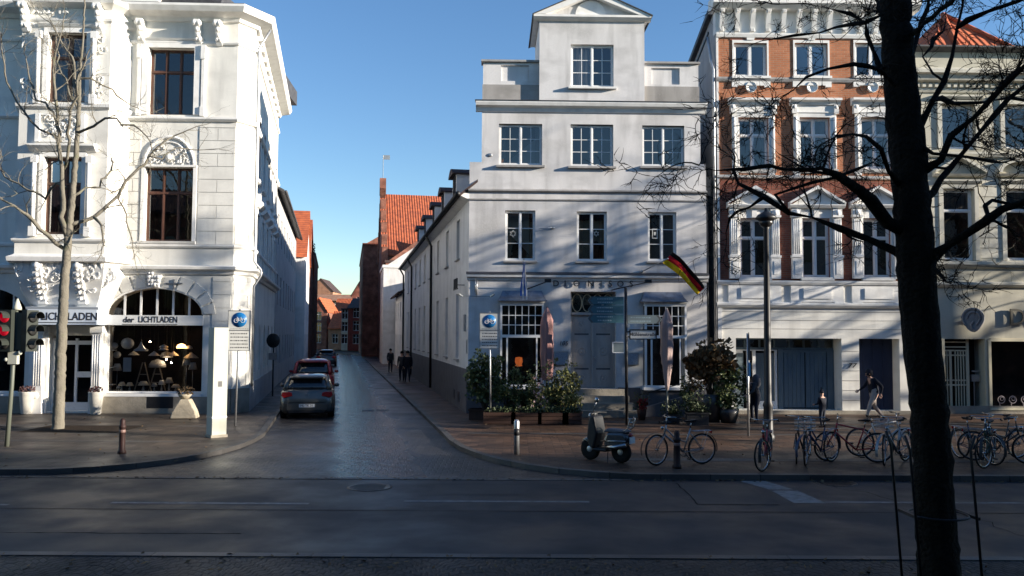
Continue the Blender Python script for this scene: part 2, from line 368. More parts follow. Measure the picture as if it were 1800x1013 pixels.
def make_window(F, root, r, cas=2, mx=2, my=3, transom=None, fmat=None, rec=.12, curtain=None, room=.42, cellname='window', sill=None, mull=.05, fw=.055, gmat=None, off=0.0, blind=None, label=None):
    """window = frame mesh (part) with pane, room, curtain, sill as sub-parts. r=(u0,u1,z0,z1)"""
    u0, u1, z0, z1 = r; fmat = fmat or M_WFRAME; gmat = gmat or M_GLASS
    y0 = off + rec; y1 = y0 + .06; m = MB()
    m.box(u0, u0+fw, y0, y1, z0, z1); m.box(u1-fw, u1, y0, y1, z0, z1); m.box(u0+fw, u1-fw, y0, y1, z0, z0+fw); m.box(u0+fw, u1-fw, y0, y1, z1-fw, z1)
    zt = z1 - fw
    W = (u1-u0-2*fw)
    spans = [(z0+fw, z1-fw)]
    if transom:
        zz = z0 + (z1-z0)*transom; spans = [(z0+fw, zz-.03), (zz+.03, z1-fw)]
        m.box(u0+fw, u1-fw, y0-.02, y1, zz-.03, zz+.03)
    for si, (a, b) in enumerate(spans):
        for c in range(cas):
            xa = u0+fw+W*c/cas; xb = u0+fw+W*(c+1)/cas
            if c < cas-1: m.box(xb-mull/2, xb+mull/2, y0-.015, y1-.003, a, b)
            cw = .032
            xa2 = xa + (mull/2 if c else 0); xb2 = xb - (mull/2 if c < cas-1 else 0)
            ya, yb = y0+.012, y1-.008
            m.box(xa2, xa2+cw, ya, yb, a, b); m.box(xb2-cw, xb2, ya, yb, a, b); m.box(xa2+cw, xb2-cw, ya, yb, a, a+cw); m.box(xa2+cw, xb2-cw, ya, yb, b-cw, b)
            nx, ny = (mx, my) if (si == 0 or not transom) else (mx, 1)
            for k in range(1, nx): x = xa2+cw+(xb2-xa2-2*cw)*k/nx; m.box(x-.012, x+.012, ya+.004, yb-.004, a+cw, b-cw)
            for k in range(1, ny): z = a+cw+(b-a-2*cw)*k/ny; m.box(xa2+cw, xb2-cw, ya+.006, yb-.006, z-.012, z+.012)
    w = m.build(cellname, fmat, root, label)
    MB().quad((u0+fw/2, y0+.035, z0+fw/2), (u1-fw/2, y0+.035, z0+fw/2), (u1-fw/2, y0+.035, z1-fw/2), (u0+fw/2, y0+.035, z1-fw/2)).build('pane', gmat, w)
    MB().quad((u0-.05, off+room, z0-.05), (u1+.05, off+room, z0-.05), (u1+.05, off+room, z1+.05), (u0-.05, off+room, z1+.05)).build('dark_room', M_ROOM, w)
    if curtain:
        kind, fr = curtain; cm = MB(); yc = off+room-.12
        def drape(a, b, zb, zt_):
            n = max(6, int((b-a)/.05)); vs = []; fs = []
            for i in range(n+1):
                x = a+(b-a)*i/n; yy = yc + .025*math.sin(i*1.9) + .01*math.sin(i*5.1)
                vs += [(x, yy, zb), (x, yy, zt_)]
            for i in range(n): fs.append((2*i, 2*i+2, 2*i+3, 2*i+1))
            cm.add(vs, fs)
        if kind in ('sides', 'redsides'):
            drape(u0, u0+(u1-u0)*fr, z0, z1); drape(u1-(u1-u0)*fr, u1, z0, z1)
        elif kind == 'left': drape(u0, u0+(u1-u0)*fr, z0, z1)
        elif kind in ('top', 'redtop'): drape(u0, u1, z1-(z1-z0)*fr, z1)
        elif kind == 'low': drape(u0, u1, z0, z0+(z1-z0)*fr)
        cm.build('curtain', M_CURTR if 'red' in kind else M_CURT, w, fix=False)
    if sill:
        sp, sh, smat, ext = sill
        sm = MB(); sm.profx([(off-sp, z0-sh), (off-sp, z0-.03), (off+rec, z0+.004), (off+rec, z0-sh)], u0-ext, u1+ext); sm.build('sill', smat, w)
    return w
# ================================================================ the white restaurant house
cD = G(822, 727)
D = Facade(cD.x, cD.y, 1.2)
dh = thing('restaurant_house', D.O, D.a, 'white rendered corner house with stepped gable and restaurant at the mouth of the side street', 'house')
D.root = dh
SV = Vector((-.187, .982, 0)).normalized()          # side street, right hand wall, away from us
Ds = Facade(cD.x, cD.y, math.degrees(math.atan2(-SV.y, -SV.x)))   # u negative going away
uL = 0.0; uR = D.P(1243, 600)[0]; uLu = D.P(847, 240)[0]; uRu = D.P(1231, 240)[0]
zB = 0.0; zStep = D.P(830, 285)[1]; zCor = D.P(1040, 184)[1]
holes = []
wins = []
for r, cur in (((877,218,953,290), ('sides',.15)), ((1003,219,1078,292), None), ((1129,221,1203,292), None)):
    q = D.rect(*r); holes.append(q); wins.append((q, dict(cas=2, mx=2, my=3, sill=(.13,.10,M_TRIMG,.09), curtain=cur)))
for r, cur in (((888,370,941,458), ('redsides',.2)), ((1014,372,1067,459), ('redsides',.22)), ((1139,373,1189,459), ('redtop',.4))):
    q = D.rect(*r); holes.append(q); wins.append((q, dict(cas=2, mx=1, my=3, sill=(.10,.08,M_TRIMG,.06), curtain=cur)))
qd = D.rect(1003, 513, 1083, 683); holes.append(qd)
qb1 = D.rect(879, 535, 955, 678); qb2 = D.rect(1131, 533, 1204, 680); holes += [qb1, qb2]
b = MB(); wall(b, uL, uR, 0, zStep, holes, 0, .55); wall(b, uLu, uRu, zStep, zCor, holes, 0, .55)
b.quad((uL, 0, zStep), (uLu, 0, zStep), (uLu, .9, zStep), (uL, .9, zStep))
b.quad((uLu, 0, zStep), (uLu, 7, zStep), (uLu, 7, zCor), (uLu, 0, zCor))
b.quad((uRu, 0, zStep), (uRu, 7, zStep), (uRu, 7, zCor), (uRu, 0, zCor)); b.quad((uR, 0, 0), (uR, 8, 0), (uR, 8, zStep), (uR, 0, zStep)); b.quad((uRu, 0, zStep), (uR, 0, zStep), (uR, 1, zStep), (uRu, 1, zStep))
b.quad((uLu, 0, zCor), (uRu, 0, zCor), (uRu, 7, zCor), (uLu, 7, zCor)); b.quad((uLu, 7, zStep-3), (uRu, 7, zStep-3), (uRu, 7, zCor), (uLu, 7, zCor))
b.build('front_wall', M_PLD, dh)
for q, k in wins: make_window(D, dh, q, **k)
# mouldings
def zof(px, py, F=D): return F.P(px, py)[1]
def course(F, root, pts_fn, u0, u1, m, name='string_course', label=None):
    return MB().profx(pts_fn, u0, u1).build(name, m, root, label)
z = zCor
course(D, dh, [(0.01,z-.32),(-.06,z-.30),(-.10,z-.18),(-.26,z-.12),(-.30,z-.02),(-.30,z+.03),(0.01,z+.08)], uLu-.22, uRu+.2, M_TRIM, 'cornice')
MB().profx([(.3,z+.11),(-.33,z+.035),(-.33,z+.055),(.3,z+.14)], uLu-.25, uRu+.23).build('cornice_flashing', M_SLATE, dh)
zs = zof(1030, 339)
course(D, dh, [(0.01,zs-.03),(-.05,zs),(-.11,zs+.03),(-.11,zs+.07),(0.01,zs+.12)], uL-.03, uR+.02, M_TRIMG)
zs = zof(1030, 353)
course(D, dh, [(0.01,zs-.02),(-.05,zs),(-.05,zs+.04),(0.01,zs+.06)], uL-.01, uR, M_TRIMG)
zs = zof(1030, 487)
course(D, dh, [(0.01,zs-.16),(-.05,zs-.14),(-.07,zs-.06),(-.18,zs-.03),(-.19,zs+.05),(0.01,zs+.12)], uL-.06, uR+.04, M_TRIM, 'string_course')
MB().profx([(.0,zs+.15),(-.21,zs+.062),(-.21,zs+.075),(0,zs+.165)], uL-.09, uR+.06).build('course_flashing', M_SLATE, dh)
# attic
zA = zof(900, 108); zA2 = zof(900, 148)
a0, a1 = D.P(849, 140)[0], D.P(948, 140)[0]; a2, a3 = D.P(1131, 140)[0], D.P(1229, 140)[0]
pit = .1
for (p0, p1, rc) in ((a0, a1+.05, (881,113,930,141)), (a2-.05, a3, (1146,118,1196,147))):
    b = MB(); q = D.rect(*rc); wall(b, p0, p1, zCor+.09, zA, [q], .12, .07)
    b.quad((q[0],.19,q[2]),(q[1],.19,q[2]),(q[1],.19,q[3]),(q[0],.19,q[3]))
    b.quad((p0,.12,zA),(p1,.12,zA),(p1,.5,zA),(p0,.5,zA)); b.quad((p0,.5,zCor),(p1,.5,zCor),(p1,.5,zA),(p0,.5,zA)); b.quad((p0,.12,zCor),(p0,.5,zCor),(p0,.5,zA),(p0,.12,zA)); b.quad((p1,.12,zCor),(p1,.5,zCor),(p1,.5,zA),(p1,.12,zA))
    at = b.build('attic_parapet', M_PLD, dh)
    MB().box(p0-.02, p1+(.02 if p0 > 3 else 0), .07, .13, zCor+.095, zA2).build('stained_band', M_PLD2, at)
    MB().profx([(.02,zA),(.02,zA+.07),(.55,zA+.10),(.55,zA)], p0-.07, p1+.05).build('coping', M_TRIMG, at)
# gable block
g0, g1 = D.P(948, 110)[0], D.P(1132, 110)[0]; zG = zof(1040, 36); zGt = D.P(1040, -13)[1]
q = D.rect(1003, 80, 1078, 154)
b = MB(); yg = -.10; wall(b, g0, g1, zCor+.06, zG, [q], yg, .6)
b.quad((g0,yg,zCor),(g0,3.2,zCor),(g0,3.2,zG),(g0,yg,zG)); b.quad((g1,yg,zCor),(g1,3.2,zCor),(g1,3.2,zG),(g1,yg,zG)); b.quad((g0,3.2,zCor),(g1,3.2,zCor),(g1,3.2,zG),(g0,3.2,zG)); 
gm = (g0+g1)/2
b.prism([(g0-.02, zG+.06), (g1+.02, zG+.06), (gm, zGt-.12)], yg+.05, 3.2)
gb = b.build('gable_block', M_PLD, dh)
make_window(D, dh, q, cas=2, mx=2, my=3, sill=(.14,.10,M_TRIM,.09), off=yg, curtain=('left', .5))
e0, e1 = g0-.22, g1+.22
MB().profx([(yg+.01,zG-.10),(yg-.10,zG-.06),(yg-.20,zG+.02),(yg-.20,zG+.10),(yg+.02,zG+.16)], e0, e1).build('pediment_cornice', M_TRIM, gb)
b = MB()
for s in (0, 1):
    pA = Vector((e0 if s == 0 else e1, 0, zG+.10)); pB = Vector((gm, 0, zGt))
    n = Vector((-(pB.z-pA.z), 0, pB.x-pA.x)).normalized()
    if n.z < 0: n = -n
    lo = n*-.17
    pts = [(pA.x, pA.z), (pB.x, pB.z), (pB.x, pB.z-.24), (pA.x + (.45 if s == 0 else -.45), pA.z+.02)]
    b.prism(pts, yg-.20 - .002*s, 3.3)
rk = b.build('raking_cornice', M_TRIM, gb)
b = MB()
for s in (0, 1):
    x = e0-.05 if s == 0 else e1+.05
    b.prism([(x, zG+.07), (gm, zGt+.01), (gm, zGt+.045), (x, zG+.105)], yg-.24-.002*s, 3.35)
b.build('gable_roof_sheet', M_SLATE, gb)
b = MB(); n = 14; ru = .55; cx_ = gm-.05; cz = zG+.17
arc = [(cx_-ru*math.cos(math.pi*k/n)*1.0, cz+.52*math.sin(math.pi*k/n)) for k in range(n+1)]
b.prism(arc, yg+.0, yg+.06); b.build('lunette_relief', M_TRIM, gb)
# plinth
zp = zof(840, 668)
b = MB(); b.box(uL-.04, D.P(879,670)[0]-.1, -.05, .02, 0, zp); b.box(qb1[1]+.12, qd[0]-.06, -.05, .02, 0, zp-.25); b.box(qd[1]+.06, qb2[0]-.12, -.05, .02, 0, zp-.25); b.box(qb2[1]+.12, uR+.02, -.05, .02, 0, zp-.25)
b.box(D.P(879,670)[0]-.1, qb1[1]+.12, -.30, .02, 0, qb1[2]-.10); b.box(qb2[0]-.12, qb2[1]+.12, -.30, .02, 0, qb2[2]-.10)
b.build('plinth', M_PLINTH, dh)
# shop bay windows with little lead roofs
for q, rc in ((qb1, (875,512,961,533)), (qb2, (1126,513,1207,533))):
    u0, u1, z0, z1 = q; yo = -.32
    zt = D.P(1000, rc[3], yo)[1]; zr = D.P(1000, rc[1], 0)[1]; zmid = D.P(900, 591)[1]
    m = MB(); fw = .07
    for x in (u0, u1-fw): m.box(x, x+fw, yo, yo+.07, z0, zt)
    m.box(u0+fw, u1-fw, yo, yo+.07, z0, z0+.06); m.box(u0+fw, u1-fw, yo, yo+.07, zt-.10, zt); m.box(u0+fw, u1-fw, yo-.02, yo+.07, zmid-.05, zmid+.05)
    m.box(u0-.03, u1+.03, yo-.05, yo+.06, zt, zt+.07); m.box(u0-.06, u1+.06, yo-.09, 0, z0-.10, z0-.001)
    for k in range(1, 6): x = u0+fw+(u1-u0-2*fw)*k/6; m.box(x-.014, x+.014, yo+.015, yo+.05, zmid+.05, zt-.10)
    for k in range(1, 3): zz = zmid+.05+(zt-.15-zmid)*k/3; m.box(u0+fw, u1-fw, yo+.018, yo+.047, zz-.014, zz+.014)
    xm = u0+(u1-u0)*.16; m.box(xm-.03, xm+.03, yo+.005, yo+.06, z0+.06, zmid-.05); xm = u1-(u1-u0)*.16; m.box(xm-.025, xm+.025, yo+.005, yo+.06, z0+.06, zmid-.05)
    for x in (u0, u1-.03):      # side lights
        m.box(x, x+.03, yo+.07, -.001, z0, z0+.05); m.box(x, x+.03, yo+.07, -.001, zmid-.03, zmid+.03); m.box(x, x+.03, yo+.07, -.001, zt-.08, zt)
        for k in range(1, 3): zz = zmid+.05+(zt-.15-zmid)*k/3; m.box(x, x+.03, yo+.07, -.001, zz-.014, zz+.014)
    w = m.build('bay_window', M_WFRAME, dh)
    g = MB(); g.quad((u0+.02,yo+.03,z0+.03),(u1-.02,yo+.03,z0+.03),(u1-.02,yo+.03,zt),(u0+.02,yo+.03,zt))
    for x in (u0+.015, u1-.015): g.quad((x,yo+.03,z0),(x,0,z0),(x,0,zt),(x,yo+.03,zt))
    g.build('pane', M_SHOPG, w)
    ru0, ru1 = D.P(rc[0], 530, yo)[0], D.P(rc[2], 530, yo)[0]; s = .26
    m = MB(); yf = yo-.14
    prof = [(0, 0), (.10, .06), (.35, .20), (.75, .40), (1, 0.55)]
    rings = []
    for t, ins in ((0,0), (.12,.03), (.45,.16), (1,.30)):
        zz = zt+.07+(zr-zt-.07)*t; rings.append([(ru0+ins*.55, yf+ins, zz), (ru1-ins*.55, yf+ins, zz), (ru1-ins*.55, 0.0, zz), (ru0+ins*.55, 0.0, zz)])
    vs = [p for r_ in rings for p in r_]; fs = [(4*i+k, 4*i+(k+1)%4, 4*i+4+(k+1)%4, 4*i+4+k) for i in range(3) for k in range(4)] + [(3,2,1,0), (12,13,14,15)]
    m.add(vs, fs); m.box(ru0-.01, ru1+.01, yf-.02, yf+.02, zt+.05, zt+.09)
    m.build('lead_roof', M_ZINC, w)
    MB().quad((u0-.1,.54,z0-.1),(u1+.1,.54,z0-.1),(u1+.1,.54,z1+.1),(u0-.1,.54,z1+.1)).build('dark_room', M_ROOM, w)
# lamp glow and hangings inside the left bay
M_LAMPO = mat('orange_paper_lamp', (.6,.18,.04), .8, .2, emis=((1,.20,.04), .14))
pl = D.P(912, 636, .1)
b = MB(); b.lathe([(.01,.17),(.12,.15),(.14,0),(.10,-.10),(.13,-.15),(.02,-.17)], (pl[0], .1, pl[1]), 8); lo = b.build('paper_lamp', M_LAMPO); lo.matrix_parent_inverse = Matrix.Identity(4)
lo.location = D.O; lo.rotation_euler = (0,0,D.a); tag(lo, 'small glowing orange lamp hanging behind the left restaurant window', 'lamp')
# door
u0, u1, z0, z1 = qd; m = MB(); y = .28; zf = D.P(1040, 549)[1]
fr = .07; m.box(u0, u0+fr, y, y+.1, z0, z1); m.box(u1-fr, u1, y, y+.1, z0, z1); m.box(u0+fr, u1-fr, y, y+.1, z1-.05, z1); m.box(u0+fr, u1-fr, y-.05, y+.1, zf-.10, zf)
dr = m.build('door', M_GREYD, dh)
um = (u0+u1)/2+.0
zk = z0+.02; zl = zf-.10
for (a, c) in ((u0+fr, um-.035), (um+.035, u1-fr)):
    m = MB(); m.box(a, c, y+.05, y+.09, zk, zl)
    H = zl-zk; w_ = c-a
    for (f0, f1) in ((.03,.22), (.29,.70), (.77,.97)):
        p0, p1 = a+w_*.14, c-w_*.14; q0, q1 = zk+H*f0, zk+H*f1
        m.box(p0, p1, y+.035, y+.052, q0, q1); m.box(p0+.05, p1-.05, y+.02, y+.036, q0+.05, q1-.05)
        cx2, cz2 = (p0+p1)/2, (q0+q1)/2; m.torus((cx2, y+.02, cz2), .11 if f1-f0 < .3 else .13, .018, 16, 5)
        m.ball((cx2, y+.02, cz2), .05, 8, (1,.4,1))
    lf = m.build('door_leaf', M_GREYD, dr)
    m = MB()
    for f in (.255, .735): m.box(a+w_*.14, c-w_*.14, y+.044, y+.05, zk+H*f-.03, zk+H*f+.03)
    m.build('dark_inlay', M_PLINTH, lf)
m = MB(); m.box(um-.035, um+.035, y+.0, y+.09, zk, zl); m.build('meeting_post', M_GREYD, dr)
m = MB(); m.tube([(um+.06, y, zk+1.0), (um+.06, y-.05, zk+1.0), (um+.06, y-.05, zk+1.12)], .012, 6); m.build('handle', M_CHROME, dr)
m = MB(); nn = 4; ow = (u1-u0-2*fr)/nn; zc = (zf+z1-.05)/2; hh = (z1-.05-zf)/2
M_GOLD = mat('pale_gilded_wood', (.42,.36,.24), .5, .4)
for k in range(nn):
    cx2 = u0+fr+ow*(k+.5); vs = []; 
    pts = [(cx2+math.cos(2*math.pi*i/22)*ow*.46, y+.03, zc+math.sin(2*math.pi*i/22)*hh*.92) for i in range(23)]
    m.tube(pts, .020, 6, cap=False)
m.build('fanlight_ovals', M_GOLD, dr)
MB().quad((u0,y+.06,zf),(u1,y+.06,zf),(u1,y+.06,z1),(u0,y+.06,z1)).build('fanlight_pane', M_GLASS, dr)
MB().quad((u0-.05,.54,z0),(u1+.05,.54,z0),(u1+.05,.54,z1+.05),(u0-.05,.54,z1+.05)).build('dark_room', M_ROOM, dr)
# door steps, treads
m = MB()
for k in range(4):
    zt_ = z0*(1-k/4.0)-.002; m.box(u0-.25-.12*k, u1+.25+.12*k, -.32*(k+1), .27 if k == 0 else -.32*k, 0, zt_)
m.build('door_steps', M_STONE, dh)
# lettering
M_LETTER = mat('dark_metal_letters', (.05,.05,.055), .4, .5, .6)
ls = "DIONISOS"; xs = (977, 993, 1013, 1038, 1056, 1072, 1090, 1109)
for ch, x in zip(ls, xs):
    u, zz = D.P(x, 499); zz = D.P(1040, 499.5)[1]
    text_mesh('letter', ch, .30, M_LETTER, dh, (u, -.075, zz), FRONT, .012, bold=.004)
u, zz = D.P(990, 604); text_mesh('house_number', '105', .22, M_LETTER, dh, (u, -.05, zz), FRONT, .01, shear=.2)
# menu cases
for rc in ((973,618,999,642), (1098,620,1122,642)):
    q = D.rect(*rc); m = MB(); m.box(q[0], q[1], -.09, 0, q[2], q[3]); mc = m.build('menu_case', M_GALV, dh)
    MB().box(q[0]+.035, q[1]-.035, -.096, -.089, q[2]+.035, q[3]-.035).build('menu_sheet', mat('menu_paper', (.30,.34,.40), .4, .5, noise=[(40,(.15,.17,.2),.5,.6,(1,4,4))]) if 'menu_paper' not in MATS else MATS['menu_paper'], mc)
# floodlight brackets on the upper wall, wall light bracket at the left corner
m = MB(); u, zz = D.P(972, 401); m.tube([(u,0,zz),(u-.05,-.12,zz),(u-.52,-.16,zz-.06)], .018, 6); m.ball((u,-.02,zz), .05); m.build('wall_hook', M_GALV, dh)
m = MB(); u, zz = D.P(838, 500); 
m.tube([(u,-.03,zz+.25),(u,-.03,zz-.45)], .03, 6); m.tube([(u-.05,-.12,zz+.2),(u-.05,-.12,zz-.3)], .02, 6); m.tube([(u-.5,-.25,zz-.42),(u+.5,-.25,zz-.45)], .018, 6); m.tube([(u,-.03,zz-.4),(u,-.25,zz-.43)], .02, 6)
for s in (-1, 1): m.bar((u+.5*s,-.25,zz-.44), (u+.62*s,-.33,zz-.36), .09, .05)
m.build('floodlight_bracket', M_GALV, dh)
m = MB(); u, zz = D.P(861, 273); m.ball((u,-.01,zz), .07, 10, (1.4,.3,1)); m.build('alarm_box', M_GALV, dh)

# things stuck in the first floor windows: paper stars and a framed card
M_STAR = mat('white_paper_star', (.55,.55,.52), .8, .2)
for px, py, r_ in ((902, 411, .13), (1048, 411, .10), (875+8, 268, 0)):
    if not r_: continue
    u, zz = D.P(px, py, .16); m = MB()
    for k in range(3):
        a = math.pi*2*k/3+math.pi/6; a2 = a+math.pi
        for A0 in (a, a2):
            q_ = [(u+r_*math.cos(A0+2*math.pi*j/3), .145, zz+r_*math.sin(A0+2*math.pi*j/3)) for j in range(4)]; m.tube(q_, .010, 4)
    m.build('window_star', M_STAR, dh)
u, zz = D.P(1151, 411, .16); m = MB()
for q_ in ((u-.10,u+.10,zz+.15,zz+.18),(u-.10,u+.10,zz-.18,zz-.15),(u-.10,u-.07,zz-.15,zz+.15),(u+.07,u+.10,zz-.15,zz+.15)): m.box(q_[0],q_[1],.14,.15,q_[2],q_[3])
m.box(u-.035,u+.035,.142,.15,zz-.06,zz+.06); m.build('window_card', M_STAR, dh)

# long side wing along the side street
LW = 36.0; zE = 7.95
sh = MB(); hs = []; ww = []
ts = [3.1, 6.9, 10.8, 14.6, 18.1, 21.4, 24.8, 28.2, 31.6]
zu0, zu1 = Ds.P(803, 457)[1], Ds.P(803, 390)[1]; zl0, zl1 = Ds.P(803, 630)[1], Ds.P(803, 517)[1]
for i, t in enumerate(ts):
    for (za, zb_) in ((zu0, zu1), (zl0, zl1)):
        q = (-t-.52, -t+.52, za, zb_); hs.append(q); ww.append((q, za))
wall(sh, -LW, 0, 0, zE, hs, 0, .5)
sh.quad((-LW,0,0),(-LW,8,0),(-LW,8,zE),(-LW,0,zE))
wing = thing('wing_house', Ds.O, Ds.a, 'long plain white wing with five dormers running down the right side of the side street', 'house')
sh.build('side_wall', M_PLS, wing)
# the wing's windows hang one level under the house (part), their panes two levels
for q, za in ww: 
    fw = make_window(Ds, wing, q, cas=2, mx=1 if za > 4 else 2, my=2 if za > 4 else 4, rec=.10, sill=(.08,.07,M_TRIMG,.05), room=.4)
m = MB(); m.box(-LW, -.02, -.05, .0, 0, 1.55); m.build('side_plinth', M_PLINTH, wing)
m = MB()
for t in (2.2, 3.6): m.box(-t-.28, -t+.28, -.058, -.045, .25, .62)
m.build('cellar_grille', M_BLACK, wing)
# roof : steep tiled slope with gutter
rz = zE+3.4; ry = 3.9
m = MB(); m.quad((-LW-.2,-.35,zE-.15),(.05,-.35,zE-.15),(.05,ry,rz),(-LW-.2,ry,rz)); m.quad((-LW-.2,-.35,zE-.25),(.05,-.35,zE-.25),(.05,ry,rz-.12),(-LW-.2,ry,rz-.12))
m.quad((.05,-.35,zE-.25),(.05,-.35,zE-.15),(.05,ry,rz),(.05,ry,rz-.12)); m.quad((-LW-.2,-.35,zE-.25),(.05,-.35,zE-.25),(.05,-.35,zE-.15),(-LW-.2,-.35,zE-.15)); m.quad((-LW-.2,ry,rz),(-.2,ry,rz),(-.2,8,zE),(-LW-.2,8,zE))
m.build('wing_roof', M_TILED, wing)
m = MB(); m.quad((-LW,0,zE),(-LW,ry,rz-.15),(-LW,8,zE),(-LW,8,zE)); 
m.add([(-.02,0.02,zE-.1),(-.02,ry,rz-.15),(-.02,ry,4)],[(0,1,2)])
m.profx([(0,zE-.35),(-.12,zE-.3),(-.3,zE-.22),(-.3,zE-.13),(0,zE-.1)], -LW, 0); m.build('eaves_board', M_TRIM, wing)
m = MB(); m.tube([(-LW-.2,-.42,zE-.15),(.1,-.42,zE-.15)], .085, 8); m.build('gutter', M_DARKM, wing)
for t in (13.1, 27.0, 35.6): MB().tube([(-t,-.40,zE-.2),(-t,-.12,zE-.7),(-t,-.10,.1)], .065, 8).build('downpipe', M_DARKM, wing)
for t in (9.0, 14.0, 19.0, 24.5, 30.0):      # dormers
    y0 = .55; zd0 = zE+.45; zd1 = zd0+1.75; m = MB()
    m.box(-t-.75, -t+.75, y0, ry-.3, zd0-.4, zd1)
    dm = m.build('dormer', M_PLS, wing)
    m = MB(); n = 8; pts = [(-t-.88+1.76*k/n, zd1-.03+.30*math.sin(math.pi*k/n)) for k in range(n+1)]
    m.prism(pts + [(-t+.88, zd1-.08), (-t-.88, zd1-.08)], y0-.2, ry); m.build('dormer_roof', M_TILED, dm)
    m = MB(); m.box(-t-.5, -t+.5, y0-.02, y0+.0, zd0+.1, zd1-.12); m.build('dormer_window', M_ROOM, dm)
m = MB(); u, zz = Ds.P(790, 497)
for k in range(5): m.box(-1.6+k*.22, -1.6+k*.22+.05, -.35, -.31, 4.45, 4.45+.38)
m.box(-1.7, -.5, -.35, -.31, 4.42, 4.45); m.bar((-1.1,-.33,4.6),(-1.1,0,4.6),.03); m.build('hanging_letter_sign', M_DARKM, wing)
m = MB(); m.box(-.85,-.55,-.07,0,2.9,3.5); m.box(-.45,-.2,-.02,0,2.1,2.6); m.build('wall_case', M_GALV, wing)

# ================================================================ the brick house
cB = G(1262, 727)
B = Facade(cB.x, cB.y-.12, 1.2)
bh = thing('brick_house', B.O, B.a, 'four storey orange brick house with white stucco window surrounds and a heavy white cornice', 'house'); B.root = bh
bu0 = 0; bu1 = B.P(1607, 500)[0]
zc0 = B.P(1400, 62)[1]; zc1 = B.P(1400, 22)[1]; ztop = B.P(1400, -22)[1]
holes = []; W3 = []
for c in (1320, 1427, 1533):
    q = B.rect(c-30, 76, c+28, 135); holes.append(q); W3.append(('t', q))
for c in (1324, 1432, 1540):
    q = B.rect(c-27, 207, c+27, 297); holes.append(q); W3.append(('m', q))
for c in (1326, 1435, 1542):
    q = B.rect(c-25, 384, c+24, 488); holes.append(q); W3.append(('f', q))
zg = B.P(1400, 497)[1]; zmid = B.P(1400, 318)[1]; zb2 = B.P(1400, 536)[1]
b = MB(); wall(b, bu0, bu1, zmid, zc0, holes, 0, .5); b.build('brick_wall', M_BRICK, bh)
b = MB(); wall(b, bu0, bu1, zg, zmid, holes, 0, .5); b.build('first_floor_wall', M_BRICKD, bh)  # same brick as above; its shade is put into this darker colour
# ground floor
go = B.rect(1294, 595, 1480, 727); gd = B.rect(1511, 596, 1582, 730)
go = (go[0], go[1], .12, go[3]); gd = (gd[0], gd[1], .12, go[3])
b = MB(); wall(b, bu0, bu1, 0, zg, [go, gd], 0, .9)
b.box(bu0, bu1, .9, 1.0, 0, .1)
gf = b.build('ground_floor_wall', M_PLL, bh)
m = MB()
for py in (548, 563, 578): zz = B.P(1400, py)[1]; m.box(bu0, bu1, -.012, .0, zz-.012, zz+.0)
pz = B.P(1495, 600)[1]
for k in range(1, 7): zz = .15+(pz-.15)*k/7; m.box(go[1]+.01, gd[0]-.01, -.014, .0, zz-.012, zz+.004)
m.build('siding_groove', M_TRIMG, gf)
b = MB(); b.quad((bu0,0,0),(bu0,11,0),(bu0,11,zc0-2),(bu0,0,zc0+1.0)); b.quad((bu1,0,0),(bu1,11,0),(bu1,11,zc0-2),(bu1,0,zc0+1)); b.quad((bu0,11,0),(bu1,11,0),(bu1,11,zc0-2),(bu0,11,zc0-2))
b.build('gable_wall', M_PLG, bh)
m = MB()
m.profx([(.2,zc0+.95),(11.2,zc0-2.1),(11.2,zc0-1.95),(.2,zc0+1.15)], bu0-.18, bu1+.1); m.build('roof', M_SLATE, bh)
m = MB(); m.profx([(1.0,zc0+.35),(8,zc0-1.6),(8,zc0-1.5),(1.0,zc0+.45)], bu0-.04, bu0); m.build('verge_board', M_DARKM, bh)
# cornice zone
m = MB(); m.box(bu0-.02, bu1+.02, -.05, .3, zc0, zc1)
m.profx([(.3,zc1),(-.30,zc1+.001),(-.42,zc1+.10),(-.50,zc1+.16),(-.50,zc1+.34),(-.56,zc1+.40),(.3,zc1+.46)], bu0-.2, bu1+.25)
m.profx([(0,zc0-.14),(-.07,zc0-.12),(-.10,zc0-.02),(-.10,zc0+.03),(0,zc0+.04)], bu0, bu1)
m.profx([(.3,zc1+.46),(.0,zc1+.461),(.0,ztop),(.3,ztop)], bu0, bu1)
for k in range(16):
    x = bu0+.25+(bu1-bu0-.5)*k/15.0; m.box(x-.06, x+.06, -.03, .0, zc1+.52, ztop-.15)
cn = m.build('cornice', M_TRIM, bh)
for k in range(13):
    x = bu0+.18+(bu1-bu0-.36)*k/12.0; m = MB()
    m.profx([(-.04,zc0+.06),(-.12,zc0+.10),(-.14,zc0+.22),(-.30,zc1-.16),(-.34,zc1-.01),(-.04,zc1-.01)], x-.08, x+.08)
    for s in (-.045, 0, .045): m.box(x+s-.012, x+s+.012, -.36, -.33, zc1-.14, zc1-.03); m.box(x+s-.012, x+s+.012, -.16, -.13, zc0+.08, zc0+.2)
    m.build('bracket', M_TRIM, cn)
zl = B.P(1400, 141)[1]
MB().profx([(0,zl-.10),(-.06,zl-.08),(-.10,zl),(-.10,zl+.06),(0,zl+.09)], bu0-.02, bu1+.02).build('string_course', M_TRIMG, bh)
zl = zg; MB().profx([(0,zl-.10),(-.10,zl-.08),(-.14,zl),(-.14,zl+.05),(0,zl+.08)], bu0-.04, bu1+.02).build('string_course', M_TRIM, bh)
zl = zb2; MB().profx([(0,zl-.14),(-.10,zl-.10),(-.16,zl-.02),(-.16,zl+.05),(0,zl+.09)], bu0-.06, bu1+.02).build('shop_cornice', M_TRIM, bh)
zl = B.P(1400, 359)[1]; zl2 = B.P(1400, 312)[1]
MB().profx([(0,zl2-.05),(-.10,zl2-.03),(-.13,zl2+.04),(0,zl2+.07)], bu0-.02, bu1+.02).build('string_course', M_TRIM, bh)
